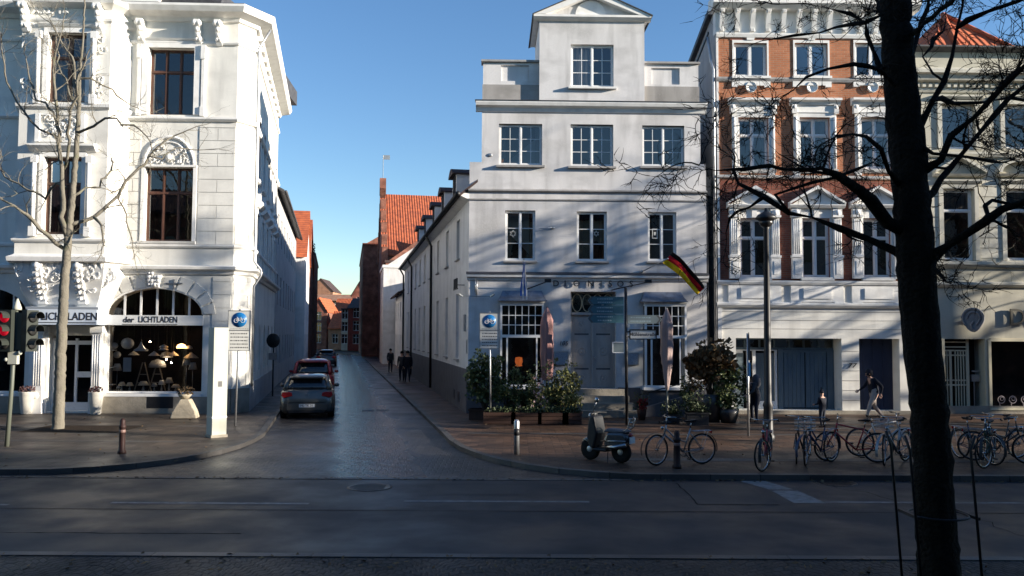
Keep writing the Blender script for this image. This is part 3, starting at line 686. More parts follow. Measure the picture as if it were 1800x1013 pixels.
for kind, q in W3:
    u0, u1, z0, z1 = q; um = (u0+u1)/2
    if kind == 't':
        w = make_window(B, bh, q, cas=2, mx=1, my=1, rec=.10, mull=.09, fw=.07, curtain=('low', .15))
        m = MB(); f = .06; m.box(u0-f, u0+.001, -.03, .03, z0, z1+.0); m.box(u1-.001, u1+f, -.03, .03, z0, z1); m.box(u0-f, u1+f, -.03, .03, z1, z1+.10); m.box(u0-f-.04, u1+f+.04, -.14, .02, z0-.09, z0-.001)
        m.prism([(um-.13, z1+.10), (um+.13, z1+.10), (um+.18, z1+.36), (um-.18, z1+.36)], -.06, .01)
        # hanging apron below the course
        m.box(u0-.1, u1+.1, -.07, 0, z0-.34, z0-.19); m.box(u0-.1, u0+.12, -.08, 0, z0-.40, z0-.3401); m.box(u1-.12, u1+.1, -.08, 0, z0-.40, z0-.3401)
        m.lathe([(.02,-.02),(.17,-.05),(.20,-.10),(.20,.0)], (um, -.0, z0-.40), 14, 'y')
        m.build('surround', M_TRIM, w)
        m = MB(); m.box(u0-.14, um-.20, -.02, .01, z1+.10, z1+.30); m.box(um+.20, u1+.14, -.02, .01, z1+.10, z1+.30); m.build('brick_lintel', M_BRICKD, w)
    elif kind == 'm':
        w = make_window(B, bh, q, cas=2, mx=1, my=1, transom=.66, rec=.12, mull=.07, fw=.07, curtain=('sides', .2))
        m = MB(); f = .22
        m.box(u0-f, u0+.001, -.07, .03, z0-.25, z1+.0); m.box(u1-.001, u1+f, -.07, .03, z0-.25, z1); m.box(u0-f, u1+f, -.07, .03, z1, z1+.42)
        m.box(u0-f-.07, u0-f+.10, -.15, .0, z1+.12, z1+.45); m.box(u1+f-.10, u1+f+.07, -.15, .0, z1+.12, z1+.45)
        m.lathe([(.02,-.02),(.08,-.0),(.08,.02)], (u0-f+.02, -.15, z1+.36), 10, 'y'); m.lathe([(.02,-.02),(.08,-.0),(.08,.02)], (u1+f-.02, -.15, z1+.36), 10, 'y')
        m.profx([(0,z1+.42),(-.12,z1+.44),(-.16,z1+.54),(-.30,z1+.58),(-.30,z1+.66),(0,z1+.72)], u0-f-.14, u1+f+.14)
        m.profx([(0,z1+.13),(-.10,z1+.16),(-.10,z1+.2),(0,z1+.24)], u0-.12, u1+.12)
        m.profx([(0,z0-.16),(-.10,z0-.12),(-.14,z0-.04),(0,z0-.001)], u0-f-.03, u1+f+.03)
        for s in (u0-f+.07, u1+f-.07): m.tube([(s,-.08,z0),(s,-.08,z1)], .05, 8)
        m.build('surround', M_TRIM, w)
    else:
        w = make_window(B, bh, q, cas=2, mx=1, my=1, transom=.67, rec=.14, mull=.09, fw=.07, curtain=('redtop', .1))
        m = MB()
        for s in (-1, 1):
            xc = um + s*((u1-u0)/2+.24)
            m.box(xc-.17, xc+.17, -.16, 0, z0-.05, z0+(z1-z0)*.33); m.box(xc-.15, xc+.15, -.12, 0, z0+(z1-z0)*.37, z1+.02)
            m.box(xc-.19, xc+.19, -.19, 0, z0+(z1-z0)*.33, z0+(z1-z0)*.37); m.box(xc-.08, xc+.08, -.175, -.16, z0+.1, z0+(z1-z0)*.27)
            for k in range(4): m.tube([(xc-.105+k*.07, -.12, z0+(z1-z0)*.39), (xc-.105+k*.07, -.12, z1-.06)], .022, 6)
            m.box(xc-.19, xc+.19, -.20, 0, z1+.02, z1+.10); m.ball((xc,-.16,z1+.18), .12, 8, (1,.6,1)); m.box(xc-.17, xc+.17, -.14, 0, z1+.10, z1+.34)
        a, c = um-(u1-u0)/2-.07, um+(u1-u0)/2+.07
        m.box(a, u0, -.05, .05, z0-.05, z1+.02); m.box(u1, c, -.05, .05, z0-.05, z1+.02); m.box(a, c, -.05, .05, z1, z1+.34); m.box(um-.09, um+.09, -.10, 0, z1+.02, z1+.34)
        m.box(a-.02, c+.02, -.15, .03, z0-.12, z0-.001)
        e = (u1-u0)/2+.50
        m.profx([(0,z1+.34),(-.20,z1+.36),(-.26,z1+.44),(-.26,z1+.48),(0,z1+.50)], um-e, um+e)
        for s in (-1, 1): m.prism([(um+s*e, z1+.49), (um+s*e, z1+.57), (um, z1+1.16), (um, z1+1.04)], -.28-.003*(s > 0), 0)
        m.prism([(um-e+.15, z1+.50), (um+e-.15, z1+.50), (um, z1+1.05)], -.07, 0); m.ball((um,-.08,z1+.70), .14, 8, (1.3,.4,1))
        m.box(u0-.45, u1+.45, -.06, 0, zb2+.1, zg-.1); m.box(u0, u1, -.10, -.05, zb2+.22, zg-.2)
        m.box(u0-.45, u0-.1, -.10, 0, zb2+.05, zb2+.10); m.box(u1+.1, u1+.45, -.10, 0, zb2+.05, zb2+.10)
        m.build('surround', M_TRIM, w)
m = MB(); m.box(bu0, bu0+.08, -.04, 0, zg, zc0)
m.box(bu0-.02, bu0+.12, -.07, 0, 0, zg); m.build('corner_strip', M_TRIM, bh)
# garage-like doors in the ground floor opening
u0, u1, z0, z1 = go; y = .75
m = MB(); ud = u0+(u1-u0)*.455
m.box(u0, u1, y, y+.1, z1-.42, z1-.34); m.box(u0, u1, y, y+.1, z1-.06, z1)
for k in range(8): x = u0+(u1-u0)*k/7; m.box(x-.03 if k else x, x+.03 if k < 7 else x, y+.0, y+.08, z1-.34, z1-.06)
sf = m.build('garage_front', M_BLUED, bh)
MB().quad((u0,y+.06,z1-.36),(u1,y+.06,z1-.36),(u1,y+.06,z1-.04),(u0,y+.06,z1-.04)).build('pane', M_GLASS, sf)
def plank_door(a, c, za, zb_, yy, mt, nm, n=6, par=None):
    m = MB()
    for k in range(n): w_ = (c-a)/n; m.box(a+w_*k+.006, a+w_*(k+1)-.006, yy, yy+.04, za, zb_)
    m.box(a, c, yy+.02, yy+.06, za, zb_); return m.build(nm, mt, par, bevel=.004)
M_BLUEG = mat('pale_blue_grey_door_paint', (.13,.17,.19), .5, .4, noise=[(3, (.09,.12,.14), .4, .85, (1,1,.4))])
plank_door(u0+.02, u0+(u1-u0)*.13, z0, z1-.55, y+.02, M_BLUEG, 'door_leaf', 2, sf)
dl = plank_door(u0+(u1-u0)*.245, u0+(u1-u0)*.43, z0+.05, z1-.55, y+.04, M_BLUEG, 'door_leaf', 4, sf)
plank_door(ud+.22, ud+.22+(u1-ud-.5)*.5-.02, z0+.05, z1-.52, y-.05, M_BLUED, 'door_leaf', 5, sf)
plank_door(ud+.22+(u1-ud-.5)*.5+.02, u1-.28, z0+.05, z1-.52, y-.05, M_BLUED, 'door_leaf', 5, sf)
m = MB(); m.box(ud+.02, ud+.2, y-.06, y+.06, z0, z1-.42); m.box(u1-.26, u1-.02, y-.06, y+.06, z0, z1-.42); m.box(ud+.02, u1-.02, y-.08, y, z1-.52, z1-.43); m.build('door_frame', M_BLUED, sf)
m = MB(); 
for (a, c) in ((u0+(u1-u0)*.16, u0+(u1-u0)*.185), (u0+(u1-u0)*.215, u0+(u1-u0)*.245), (u0+(u1-u0)*.43, u0+(u1-u0)*.45)): m.box(a, c, y-.02, y+.06, z0, z1-.46)
m.box(u0+.01, u0+(u1-u0)*.45, y-.03, y+.05, z1-.46, z1-.425); m.box(u0+.01, u0+(u1-u0)*.12, y-.02, y+.04, z1-.55, z1-.46); m.box(u0+(u1-u0)*.24, u0+(u1-u0)*.45, y-.03, y+.1, z0-.0, z0+.28)
m.build('white_door_frame', M_WFRAME, sf)
MB().quad((u0,.9,z0),(u1,.9,z0),(u1,.9,z1),(u0,.9,z1)).build('dark_room', M_ROOM, sf)
a, c, za, zb_ = gd
nd = plank_door(a, c, za, zb_, .55, M_NAVY, 'navy_door', 4, bh)
m = MB(); m.box(bu0, bu1, -.10, 0, 0, .13); m.build('base_strip', M_STONE, bh)
text_mesh('house_number', '77', .24, M_LETTER, bh, (B.P(1496,643)[0], -.05, B.P(1496,643)[1]), FRONT, .012, shear=.25, xs=1.3)
# downpipes in the gap between the houses
m = MB(); u, zt_ = B.P(1246, 75, .3); up = B.P(1255, 400, .1)[0]
m.tube([(u-.03,.3,zt_+.2),(u,.25,zt_-.2),(up-.08,.05,zt_-.8),(up,.02,zt_-1.1),(up,-.06,.15)], .055, 8); m.build('downpipe', M_GALV, bh)
m = MB(); u, zz = B.P(1241, 330, .1); m.tube([(u,.05,zz),(u+.02,.0,.15)], .06, 8); m.box(u-.22, u+.12, -.1, .25, zz-.35, zz+.35); m.build('rainwater_pipe', M_DARKM, bh)

# ================================================================ the cream house
cR = G(1609, 727)
C = Facade(cR.x, cR.y, 1.2)
ch_ = thing('cream_house', C.O, C.a, 'cream stucco house with the large ear sign, right of the brick house', 'house')
cu1 = C.P(1990, 500)[0]; zct = C.P(1700, 88)[1]; zcc = C.P(1700, 118)[1]; zg = C.P(1700, 504)[1]
holes = []; CW = []
for k, c in enumerate((1685, 1795, 1903)):
    q = C.rect(c-30, 184, c+29, 262); holes.append(q); CW.append(('a', q, k))
    q = C.rect(c-27, 332, c+28, 458); holes.append(q); CW.append(('b', q, k))
sg = C.rect(1661, 596, 1712, 722); sdr = C.rect(1716, 596, 1734, 722); sw = C.rect(1741, 598, 1990, 717)
sg = (sg[0], C.P(1735,660)[0], .1, sg[3])
b = MB(); wall(b, 0, cu1, 0, zct, holes+[sg, sw], 0, .8)
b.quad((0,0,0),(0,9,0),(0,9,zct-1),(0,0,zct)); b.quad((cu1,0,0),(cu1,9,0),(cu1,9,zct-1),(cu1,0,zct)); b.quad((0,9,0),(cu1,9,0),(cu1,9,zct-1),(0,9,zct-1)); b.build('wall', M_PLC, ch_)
m = MB(); m.profx([(0,zct-.1),(-.35,zct),(-.35,zct+.06),(9,zct+.1),(9,zct)], -.05, cu1); m.build('roof_edge', M_SLATE, ch_)
m = MB(); a1_, b1_ = C.P(1585, 90, 3)[0], C.P(1760, 90, 3)[0]; zr = C.P(1660, 27, 4)[1]; xm = C.P(1658, 60, 4)[0]
m.add([(a1_,1.0,zct+.05),(b1_,1.0,zct+.05),(b1_,8,zct+.05),(a1_,8,zct+.05),(xm,4.0,zr),(xm+.5,4.5,zr)], [(0,1,4),(1,5,4),(1,2,5),(2,3,5),(3,0,4,5)])
rf = m.build('hipped_roof', M_TILE, ch_)
m = MB(); m.tube([(xm-.9,1.0,zct+.08),(xm,4.0,zr+.03)], .11, 8); m.tube([(xm,4.0,zr+.03),(b1_,1.0,zct+.08)], .10, 8); m.build('ridge_tiles', M_TILE, rf)
m = MB(); zz = C.P(1700,133)[1]
m.profx([(0,zz-.55),(-.10,zz-.5),(-.12,zz-.34),(-.34,zz-.28),(-.42,zz-.1),(-.55,zz-.06),(-.55,zz+.05),(0,zz+.3)], -.06, cu1)
for k in range(34):
    x = .25+(cu1-.5)*k/33; m.box(x-.06, x+.06, -.20, -.10, zz-.50, zz-.36)
zz = C.P(1700,160)[1]; m.profx([(0,zz-.1),(-.06,zz-.08),(-.10,zz),(-.10,zz+.06),(0,zz+.1)], -.02, cu1)
zz = C.P(1700,272)[1]; m.profx([(0,zz-.12),(-.10,zz-.1),(-.16,zz),(-.16,zz+.06),(0,zz+.1)], -.02, cu1)
zz = C.P(1700,464)[1]; m.profx([(0,zz-.18),(-.12,zz-.14),(-.24,zz-.04),(-.24,zz+.05),(0,zz+.1)], -.02, cu1)
zz = C.P(1700,500)[1]; m.profx([(0,zz-.12),(-.10,zz-.1),(-.18,zz-.02),(-.18,zz+.05),(0,zz+.1)], -.02, cu1)
for py in range(300, 460, 18):
    zz = C.P(1700, py)[1]
    for (xa, xb) in ((1612,1650),(1722,1760),(1832,1868)): m.box(C.P(xa,400)[0], C.P(xb,400)[0], -.02, 0, zz-.2, zz+.13)
m.build('mouldings', M_CTRIM, ch_)
for kind, q, k in CW:
    u0, u1, z0, z1 = q; um = (u0+u1)/2; e = (u1-u0)/2+.16
    w = make_window(C, ch_, q, cas=1 if kind == 'a' else 1, mx=1, my=1, transom=None if kind == 'a' else .70, rec=.18, fw=.08, curtain=('top', .14) if kind == 'a' else ('top', .3))
    m = MB(); m.box(um-e, u0+.001, -.06, .05, z0, z1); m.box(u1-.001, um+e, -.06, .05, z0, z1); m.box(um-e, um+e, -.06, .05, z1, z1+.16)
    m.profx([(0,z1+.16),(-.10,z1+.18),(-.18,z1+.26),(-.18,z1+.31),(0,z1+.36)], um-e-.08, um+e+.08)
    if kind == 'b':
        E = e+.22; zb_ = z1+.42
        m.profx([(0,zb_),(-.18,zb_+.02),(-.25,zb_+.10),(0,zb_+.14)], um-E, um+E)
        if k % 2 == 0:
            for s in (-1, 1): m.prism([(um+s*E, zb_+.12), (um+s*E, zb_+.22), (um, zb_+.80), (um, zb_+.68)], -.28-.003*(s>0), 0)
        else:
            n = 14; o_ = [(um-E*math.cos(math.pi*i/n), zb_+.14+.56*math.sin(math.pi*i/n)) for i in range(n+1)]; i_ = [(um-(E-.15)*math.cos(math.pi*i/n), zb_+.14+.42*math.sin(math.pi*i/n)) for i in range(n+1)]
            for i in range(n): m.prism([o_[i], o_[i+1], i_[i+1], i_[i]], -.28, 0)
        for s in (-1, 1):
            x = um+s*(e+.06); zk = z0-.32; m.profx([(0,zk),(-.08,zk+.03),(-.20,zk+.22),(-.20,zk+.30),(0,zk+.30)], x-.09, x+.09)
    m.build('surround', M_CTRIM, w)
# shop front
u0, u1, z0, z1 = sg; m = MB(); y = .3; x1 = u0+(u1-u0)*.66
M_CREAMP = mat('cream_gate_paint', (.62,.56,.40), .5, .4)
def vb(x, za, zb_, w=.045): m.box(x-w/2, x+w/2, y, y+.04, za, zb_)
gz = z0+(z1-z0)*.83
for x in (u0+.05, x1): vb(x, z0, z1-.02, .09)
vb(u0+.38, z0, gz, .09)
for f in (0.02, .36, .43, .80, .87): zz = z0+(z1-z0)*f*.95; m.box(u0+.1, x1-.05, y-.005, y+.045, zz, zz+.05)
for zz in (gz+.12, gz+.3): m.box(u0+.1, x1-.05, y+.003, y+.035, zz, zz+.05)
for k in range(9):
    x = u0+.1+(x1-u0-.1)*(k+.5)/9
    if abs(x-(u0+.38)) > .08: vb(x, z0+.1, gz, .035)
m.build('entrance_gate', M_CREAMP, ch_)
m = MB(); m.box(u1-.07, u1+.0, -.03, .4, z0, z1); m.box(u0-.1, u0, -.04, .3, z0, z1); m.box(sw[0]-.08, sw[0]+.02, -.06, .25, .2, sw[3]); m.box(sw[0], cu1-.3, -.05, .2, sw[3]-.06, sw[3]+.06); m.box(sw[0]-.08, cu1-.3, -.10, .2, sw[2]-.09, sw[2]); m.build('shop_frame', M_CREAMP, ch_)
m = MB(); m.box(x1+.12, x1+.42, y-.02, y+.1, z0+1.05, z0+1.30); m.box(x1+.14, x1+.40, y-.02, y+.02, z0+1.40, z0+1.46); m.box(x1+.2, x1+.23, y, y+.03, z0, z0+1.05); m.build('letter_box', M_GALV, ch_)
MB().quad((u0,.79,z0),(cu1-.2,.79,z0),(cu1-.2,.79,z1),(u0,.79,z1)).build('dark_room', M_ROOM, ch_)
MB().quad((sw[0],.1,sw[2]),(sw[1],.1,sw[2]),(sw[1],.1,sw[3]),(sw[0],.1,sw[3])).build('shop_pane', M_SHOPG, ch_)
m = MB()
for i, px in enumerate((1762, 1782, 1803)):
    q = C.P(px, 703); m.torus((q[0], .06, q[1]), .13, .014, 18, 5); m.torus((q[0]+.02, .06, q[1]+.03), .065, .012, 14, 5); m.tube([(q[0]-.07,.06,q[1]-.12),(q[0]-.05,.06,q[1]-.24),(q[0]+.05,.06,q[1]-.26)], .012, 5)
m.build('window_decal', mat('faded_decal', (.30,.26,.27), .6, .3), ch_)
m = MB(); m.box(-.02, cu1, -.06, 0, 0, .28); m.build('base_strip', M_STONE, ch_)
M_LET2 = mat('bronze_letters', (.10,.095,.08), .4, .5, .5)
text_mesh('fascia_letters', 'DAS', .86, M_LET2, ch_, (C.P(1770,559)[0], -.10, C.P(1790,559)[1]), FRONT, .03, 'LEFT', spacing=1.0)
# ear sign
ear = thing('ear_sign', C.W(C.P(1712,563,-.5)[0], -.45, C.P(1712,563,-.5)[1]), C.a - R(32), 'big grey three dimensional ear mounted above the shop on the cream house', 'sign')
m = MB(); n = 26; outer = []
for i in range(n):
    a = 2*math.pi*i/n; r = .44*(1+.06*math.cos(a*2)+.05*math.sin(a)); x = r*.78*math.cos(a)+.02*math.sin(2*a); zz = r*1.02*math.sin(a) - (.03 if math.sin(a) < -.6 else 0); 
    if math.sin(a) < 0: x *= 1+.28*math.sin(a)
    outer.append((x, zz))
m.prism(outer, -.13, .22)
m.tube([(x*.90, -.13, zz*.92) for x, zz in outer[-6:]+outer[:16]], .05, 8)
m.tube([(x*.55+.02, -.14, zz*.56+.04) for x, zz in outer[-4:]+outer[:14]], .04, 8)
m.tube([(.02,-.15,-.05),(-.07,-.15,-.16),(-.03,-.14,-.30),(.06,-.13,-.34)], .045, 8)
M_EAR = mat('grey_ear_paint', (.20,.20,.21), .5, .4, noise=[(5,(.12,.12,.13),.4,.8,(1,1,1))])
m.build('ear_relief', M_EAR, ear, bevel=.02)
m = MB(); m.add([(-.33,-.02,-.02),(-.58,.0,-.08),(-.33,.1,-.20),(-.33,.1,.02)], [(0,1,2),(0,3,1),(1,3,2),(0,2,3)]); m.build('tag', mat('grey_tag', (.30,.30,.30), .5), ear)
m = MB(); m.box(-.05,.05,.22,.45,-.05,.05); m.build('wall_bracket', M_DARKM, ear)
# ================================================================ the ornate white corner house on the left
cL = G(404, 727)
Lf = Facade(cL.x, cL.y, 2.2)                 # u = 0 at the chamfer, negative to the left
lh = thing('ornate_corner_house', Lf.O, Lf.a, 'ornate white stucco corner house with a bay, arched lamp shop window and brown window frames', 'house')
P2 = A(436, 727, cL.y+.72); P2.z = 0
SL = Vector((-.205, .979, 0)).normalized()
Ls = Facade(P2.x, P2.y, math.degrees(math.atan2(SL.y, SL.x)))      # u grows away from us
Lc = Facade(cL.x, cL.y, math.degrees(math.atan2(P2.y-cL.y, P2.x-cL.x)))  # chamfer
lc = (P2 - cL).length
zT = Lf.P(330, 28)[1]; uW = Lf.P(-170, 400)[0]
zg = Lf.P(300, 476)[1]
wt = Lf.rect(261, 85, 342, 202); wm = Lf.rect(254, 294, 339, 424)
ar = Lf.rect(184, 506, 356, 692); zsp = Lf.P(270, 553)[1]; arh = ar + (ar[3]-zsp,)
am = Lf.rect(254, 243, 342, 294)
ar2 = (ar[0]-(Lf.P(184,600)[0]-Lf.P(-130,600)[0]), ar[1]-(Lf.P(184,600)[0]-Lf.P(-130,600)[0]), ar[2], ar[3], arh[4])
dq = Lf.rect(80, 585, 163, 712); dq = (dq[0], dq[1], .06, dq[3])
yo = -.85                                    # bay plane
holes = [wt, wm, arh, ar2, dq]
b = MB(); wall(b, uW, 0, 0, zT, holes, 0, .7)
b.quad((uW,0,0),(uW,14,0),(uW,14,zT),(uW,0,zT)); b.quad((uW,14,0),(-4,14,0),(-4,14,zT),(uW,14,zT)); b.quad((uW,0,zT),(0,0,zT),(-2.5,14,zT),(uW,14,zT))
b.build('front_wall', M_PLL, lh)
def conv(F):      # put meshes drawn in facade F's frame under the house, whose frame is Lf's
    return Matrix.Rotation(-Lf.a, 4, 'Z') @ Matrix.Translation(F.O - Lf.O) @ Matrix.Rotation(F.a, 4, 'Z')
def place(o, F):
    m = conv(F); o.location = m.to_translation(); o.rotation_euler = m.to_euler(); return o
b = MB(); b.quad((0,0,0),(lc,0,0),(lc,0,zT),(0,0,zT)); cw = place(b.build('chamfer_wall', M_PLL, lh), Lc)
# side wall
LLs = 13.0; sh = []
sw_ = []
for k in range(5):
    t = 1.9+2.35*k
    sw_.append((t-.5, t+.5, 8.6, 10.9)); sw_.append((t-.5, t+.5, 5.0, 7.3))
    sh.append((t-.42, t+.42, 1.3, 3.15, .42))
sh += sw_
b = MB(); wall(b, 0, LLs, 0, zT-.3, sh, 0, .5); b.quad((LLs,0,0),(LLs,8,0),(LLs,8,zT-.3),(LLs,0,zT-.3)); place(b.build('side_wall', M_PLL, lh), Ls)
for q in sw_:
    w = place(make_window(Ls, lh, q, cas=2, mx=1, my=1, transom=.66, fmat=M_BFRAME, rec=.16), Ls)
    u0,u1,z0,z1 = q; m = MB(); f=.16; m.box(u0-f,u0+.001,-.06,.04,z0,z1); m.box(u1-.001,u1+f,-.06,.04,z0,z1); m.box(u0-f,u1+f,-.06,.04,z1,z1+.2)
    if z0 < 6: m.profx([(0,z1+.2),(-.12,z1+.22),(-.26,z1+.34),(-.26,z1+.40),(0,z1+.46)], u0-f-.12, u1+f+.12); m.prism([(u0-f-.1, z1+.46),(u1+f+.1, z1+.46),((u0+u1)/2, z1+.85)], -.16, 0)
    m.profx([(0,z0-.14),(-.10,z0-.12),(-.14,z0-.03),(0,z0-.001)], u0-f, u1+f)
    m.build('surround', M_TRIM, w)
m = MB()
for k in range(5): t = 1.9+2.35*k; m.quad((t-.5,.45,1.2),(t+.5,.45,1.2),(t+.5,.45,3.2),(t-.5,.45,3.2))
place(m.build('cellar_glass', M_ROOM, lh), Ls)
# horizontal mouldings carried round the chamfer
def around(prof, nm, m_=M_TRIM, u_left=None, side=True, par=None):
    out = []
    d = min(y for y, z in prof)
    h1 = -d*math.tan((Lc.a-Lf.a)/2); h2 = -d*math.tan((Ls.a-Lc.a)/2)
    a = MB(); n = len(prof); vs = []; 
    mats = [(Lf, u_left if u_left is not None else uW, None), ]
    P = []
    for y, z in prof:
        # mitred corner points in the Lf frame
        e1 = -y*math.tan((Lc.a-Lf.a)/2); e2 = -y*math.tan((Ls.a-Lc.a)/2)
        row = [Vector(((u_left if u_left is not None else uW), y, z)), Vector((e1, y, z))]
        p2 = conv(Lc) @ Vector((lc + e2, y, z)); row.append(p2)
        if side: row.append(conv(Ls) @ Vector((LLs, y, z)))
        P.append(row)
    m2 = len(P[0]); vs = [p for row in P for p in row]; fs = []
    for i in range(n):
        j = (i+1) % n
        for k in range(m2-1): fs.append((i*m2+k, i*m2+k+1, j*m2+k+1, j*m2+k))
    fs.append(tuple(i*m2 for i in range(n))); fs.append(tuple(i*m2+m2-1 for i in range(n-1, -1, -1)))
    a.add(vs, fs); return a.build(nm, m_, par or lh)
ub1 = Lf.P(196, 300, yo)[0]
z = zg; around([(.02,z-.14),(-.08,z-.12),(-.12,z-.02),(-.26,z+.04),(-.28,z+.13),(.02,z+.20)], 'string_course')
z = Lf.P(300, 433)[1]; around([(.02,z-.06),(-.06,z-.05),(-.10,z+.0),(-.10,z+.06),(.02,z+.08)], 'sill_course')
z = Lf.P(300, 210)[1]; around([(.02,z-.08),(-.08,z-.06),(-.14,z),(-.14,z+.07),(.02,z+.10)], 'sill_course')
z = Lf.P(300, 76)[1]; around([(.02,z-.07),(-.06,z-.05),(-.09,z),(-.09,z+.05),(.02,z+.07)], 'frieze_band')
z = zT; around([(.02,z-.25),(-.10,z-.22),(-.16,z-.10),(-.55,z-.02),(-.62,z+.08),(-.66,z+.14),(-.66,z+.22),(.02,z+.32)], 'cornice')
z = zT; around([(.02,z+.33),(-.64,z+.225),(-.64,z+.245),(.02,z+.36)], 'cornice_flashing', M_SLATE)
# roof: dark mansard behind the cornice, one ornate dormer
m = MB(); m.profx([(.0,zT+.36),(.5,zT+1.0),(3,zT+1.4),(13,zT+1.0),(13,zT+.3)], uW, -.7); m.build('roof', M_SLATE, lh)
m = MB(); ux0 = Lf.P(282, 10, .3)[0]; ux1 = Lf.P(378, 10, .3)[0]; m.box(ux0, ux1-.35, .2, 3, zT+.30, zT+2.1); m.prism([(ux0-.1,zT+2.1),(ux1+.05,zT+.55),(ux1-.3,zT+.33),(ux0-.1,zT+.33)], .12, 3)
m.build('dormer', M_SLATE, lh)
m = MB(); m.box(Lf.P(110,5,0)[0], Lf.P(281,5,0)[0], -.1, 1.2, zT+.34, zT+.95); m.build('white_parapet', M_TRIM, lh)
m = MB(); u_, z_ = Lf.P(335, 3, .1)
for k in range(7): m.torus((u_-.35+.12*k, .1, zT+.85+.09*math.sin(k*2.1)), .07, .018, 10, 5)
m.build('gilt_ornament', M_GOLD, lh)
# corner dormer seen beyond the cornice
m = MB(); m.box(.4, 7.0, .25, 1.8, zT-.3, zT+.55); m.box(7.6, 11.5, .15, 1.8, zT-.3, zT+.35); place(m.build('side_parapet', M_TRIM, lh), Ls)
m = MB()
for k in range(10): t = .6+1.25*k; m.box(t-.06, t+.06, -.20, -.0, zT-.42, zT-.26)
place(m.build('cornice_bracket', M_TRIM, lh), Ls)
# rustication joints of the first floor and ground floor: recessed-looking thin lines built as raised blocks
m = MB()
def blocks(F, m, a, c, z0, z1, h, seed=0, y=-.022, clear=()):
    rr = random.Random(seed); z = z0; k = 0
    while z < z1-.05:
        zz = min(z+h, z1); x = a + (0 if k % 2 else -.65)
        while x < c:
            w_ = 1.3; xa, xb = max(x, a), min(x+w_, c)
            if xb-xa > .08 and not any(q[0]-.05 < xb and q[1]+.05 > xa and q[2]-.05 < zz and q[3]+.05 > z for q in clear):
                m.box(xa+.012, xb-.012, y, .0, z+.012, zz-.012)
            x += w_
        z = zz; k += 1
z0_, z1_ = Lf.P(370, 430)[1], Lf.P(370, 222)[1]
blocks(Lf, m, wm[1]+.17, -.012, z0_, z1_, .46, 1)
blocks(Lf, m, Lf.P(200,330)[0], wm[0]-.17, z0_, z1_, .46, 2)
blocks(Lf, m, ar[1]+.30, -.012, .9, zg-.2, .46, 3)
m.build('rustication', M_PLL, lh)
m = MB(); blocks(Lc, m, .012, lc-.012, .9, zg-.2, .46, 4); blocks(Lc, m, .012, lc-.012, z0_, z1_, .46, 6); place(m.build('corner_rustication', M_PLL, lh), Lc)
# arch voussoirs over the shop window
m = MB(); ac = (ar[0]+ar[1])/2; rx = (ar[1]-ar[0])/2; ry = arh[4]; zsp_ = ar[3]-arh[4]; N_ = 11
for k in range(N_):
    a0_ = math.pi*(k+.09)/N_; a1_ = math.pi*(k+.91)/N_
    rr0, rr1 = 1.03, 1.30 if k % 2 else 1.24
    if k == N_//2: continue
    def pt(an, f, g): return (ac-(rx*f)*math.cos(an), zsp_+(ry*g)*math.sin(an))
    top = zg-.22
    pts = [pt(a0_,1.02,1.03), pt((a0_+a1_)/2,1.02,1.03), pt(a1_,1.02,1.03), pt(a1_,1.26,1.62), pt(a0_,1.26,1.62)]
    pts = [(x, min(z, top)) for x, z in pts]
    m.prism(pts, -.055, .0)
m.build('voussoir_ring', M_PLL, lh)
m = MB(); m.prism([(ac-.16, ar[3]+.01), (ac+.16, ar[3]+.01), (ac+.24, zg-.15), (ac-.24, zg-.15)], -.16, 0)
for k in range(14): m.ball((ac-.15+.1*(k % 4), -.17, ar[3]+.10+.13*(k//4)), .05+.012*(k % 3), 7)
m.build('keystone', M_TRIM, lh)
m = MB(); m.tube([(ac-rx*math.cos(math.pi*k/20)*1.0, -.0, zsp_+ry*math.sin(math.pi*k/20)) for k in range(21)], .04, 6); m.build('arch_moulding', M_TRIM, lh)
m = MB(); u_, z_ = Lf.P(307,497)[0], Lf.P(307,499)[1]; m.box(u_-.28,u_+.3,-.10,-.03,z_-.01,z_+.03); m.box(u_-.02,u_+.02,-.10,-.03,z_-.2,z_+.15); m.build('cross_anchor', M_GALV, lh)
# arched shop window frame, fascia, glass
def shopwin(qa, frag_root):
    u0, u1, z0, z1, rise = qa; zs_ = z1-rise; ac = (u0+u1)/2; rx = (u1-u0)/2; m = MB(); y = .22
    zf0, zf1 = Lf.P(270, 571)[1], Lf.P(270, 556)[1]
    for k in range(1, 6):
        x = u0+(u1-u0)*k/6; h = rise*math.sqrt(max(0, 1-((x-ac)/rx)**2)); m.box(x-.035, x+.035, y, y+.06, zf1, zs_+h-.005)
    m.box(u0, u0+.07, y, y+.06, z0, zs_); m.box(u1-.07, u1, y, y+.06, z0, zs_); m.box(u0+.07, u1-.07, y, y+.06, z0, z0+.06); m.box(u0-.03, u1+.03, -.09, .1, z0-.10, z0-.0)
    w = m.build('shop_window', M_WFRAME, lh)
    g = MB(); pts = [(u0, z0), (u1, z0)] + [(ac+rx*math.cos(math.pi*k/16), zs_+rise*math.sin(math.pi*k/16)) for k in range(17)]
    g.add([(x, y+.03, z) for x, z in pts], [tuple(range(len(pts)))]); g.build('pane', M_SHOPG, w)
    return w, zf0, zf1
w1, zf0, zf1 = shopwin(arh, lh); shopwin(ar2, lh)
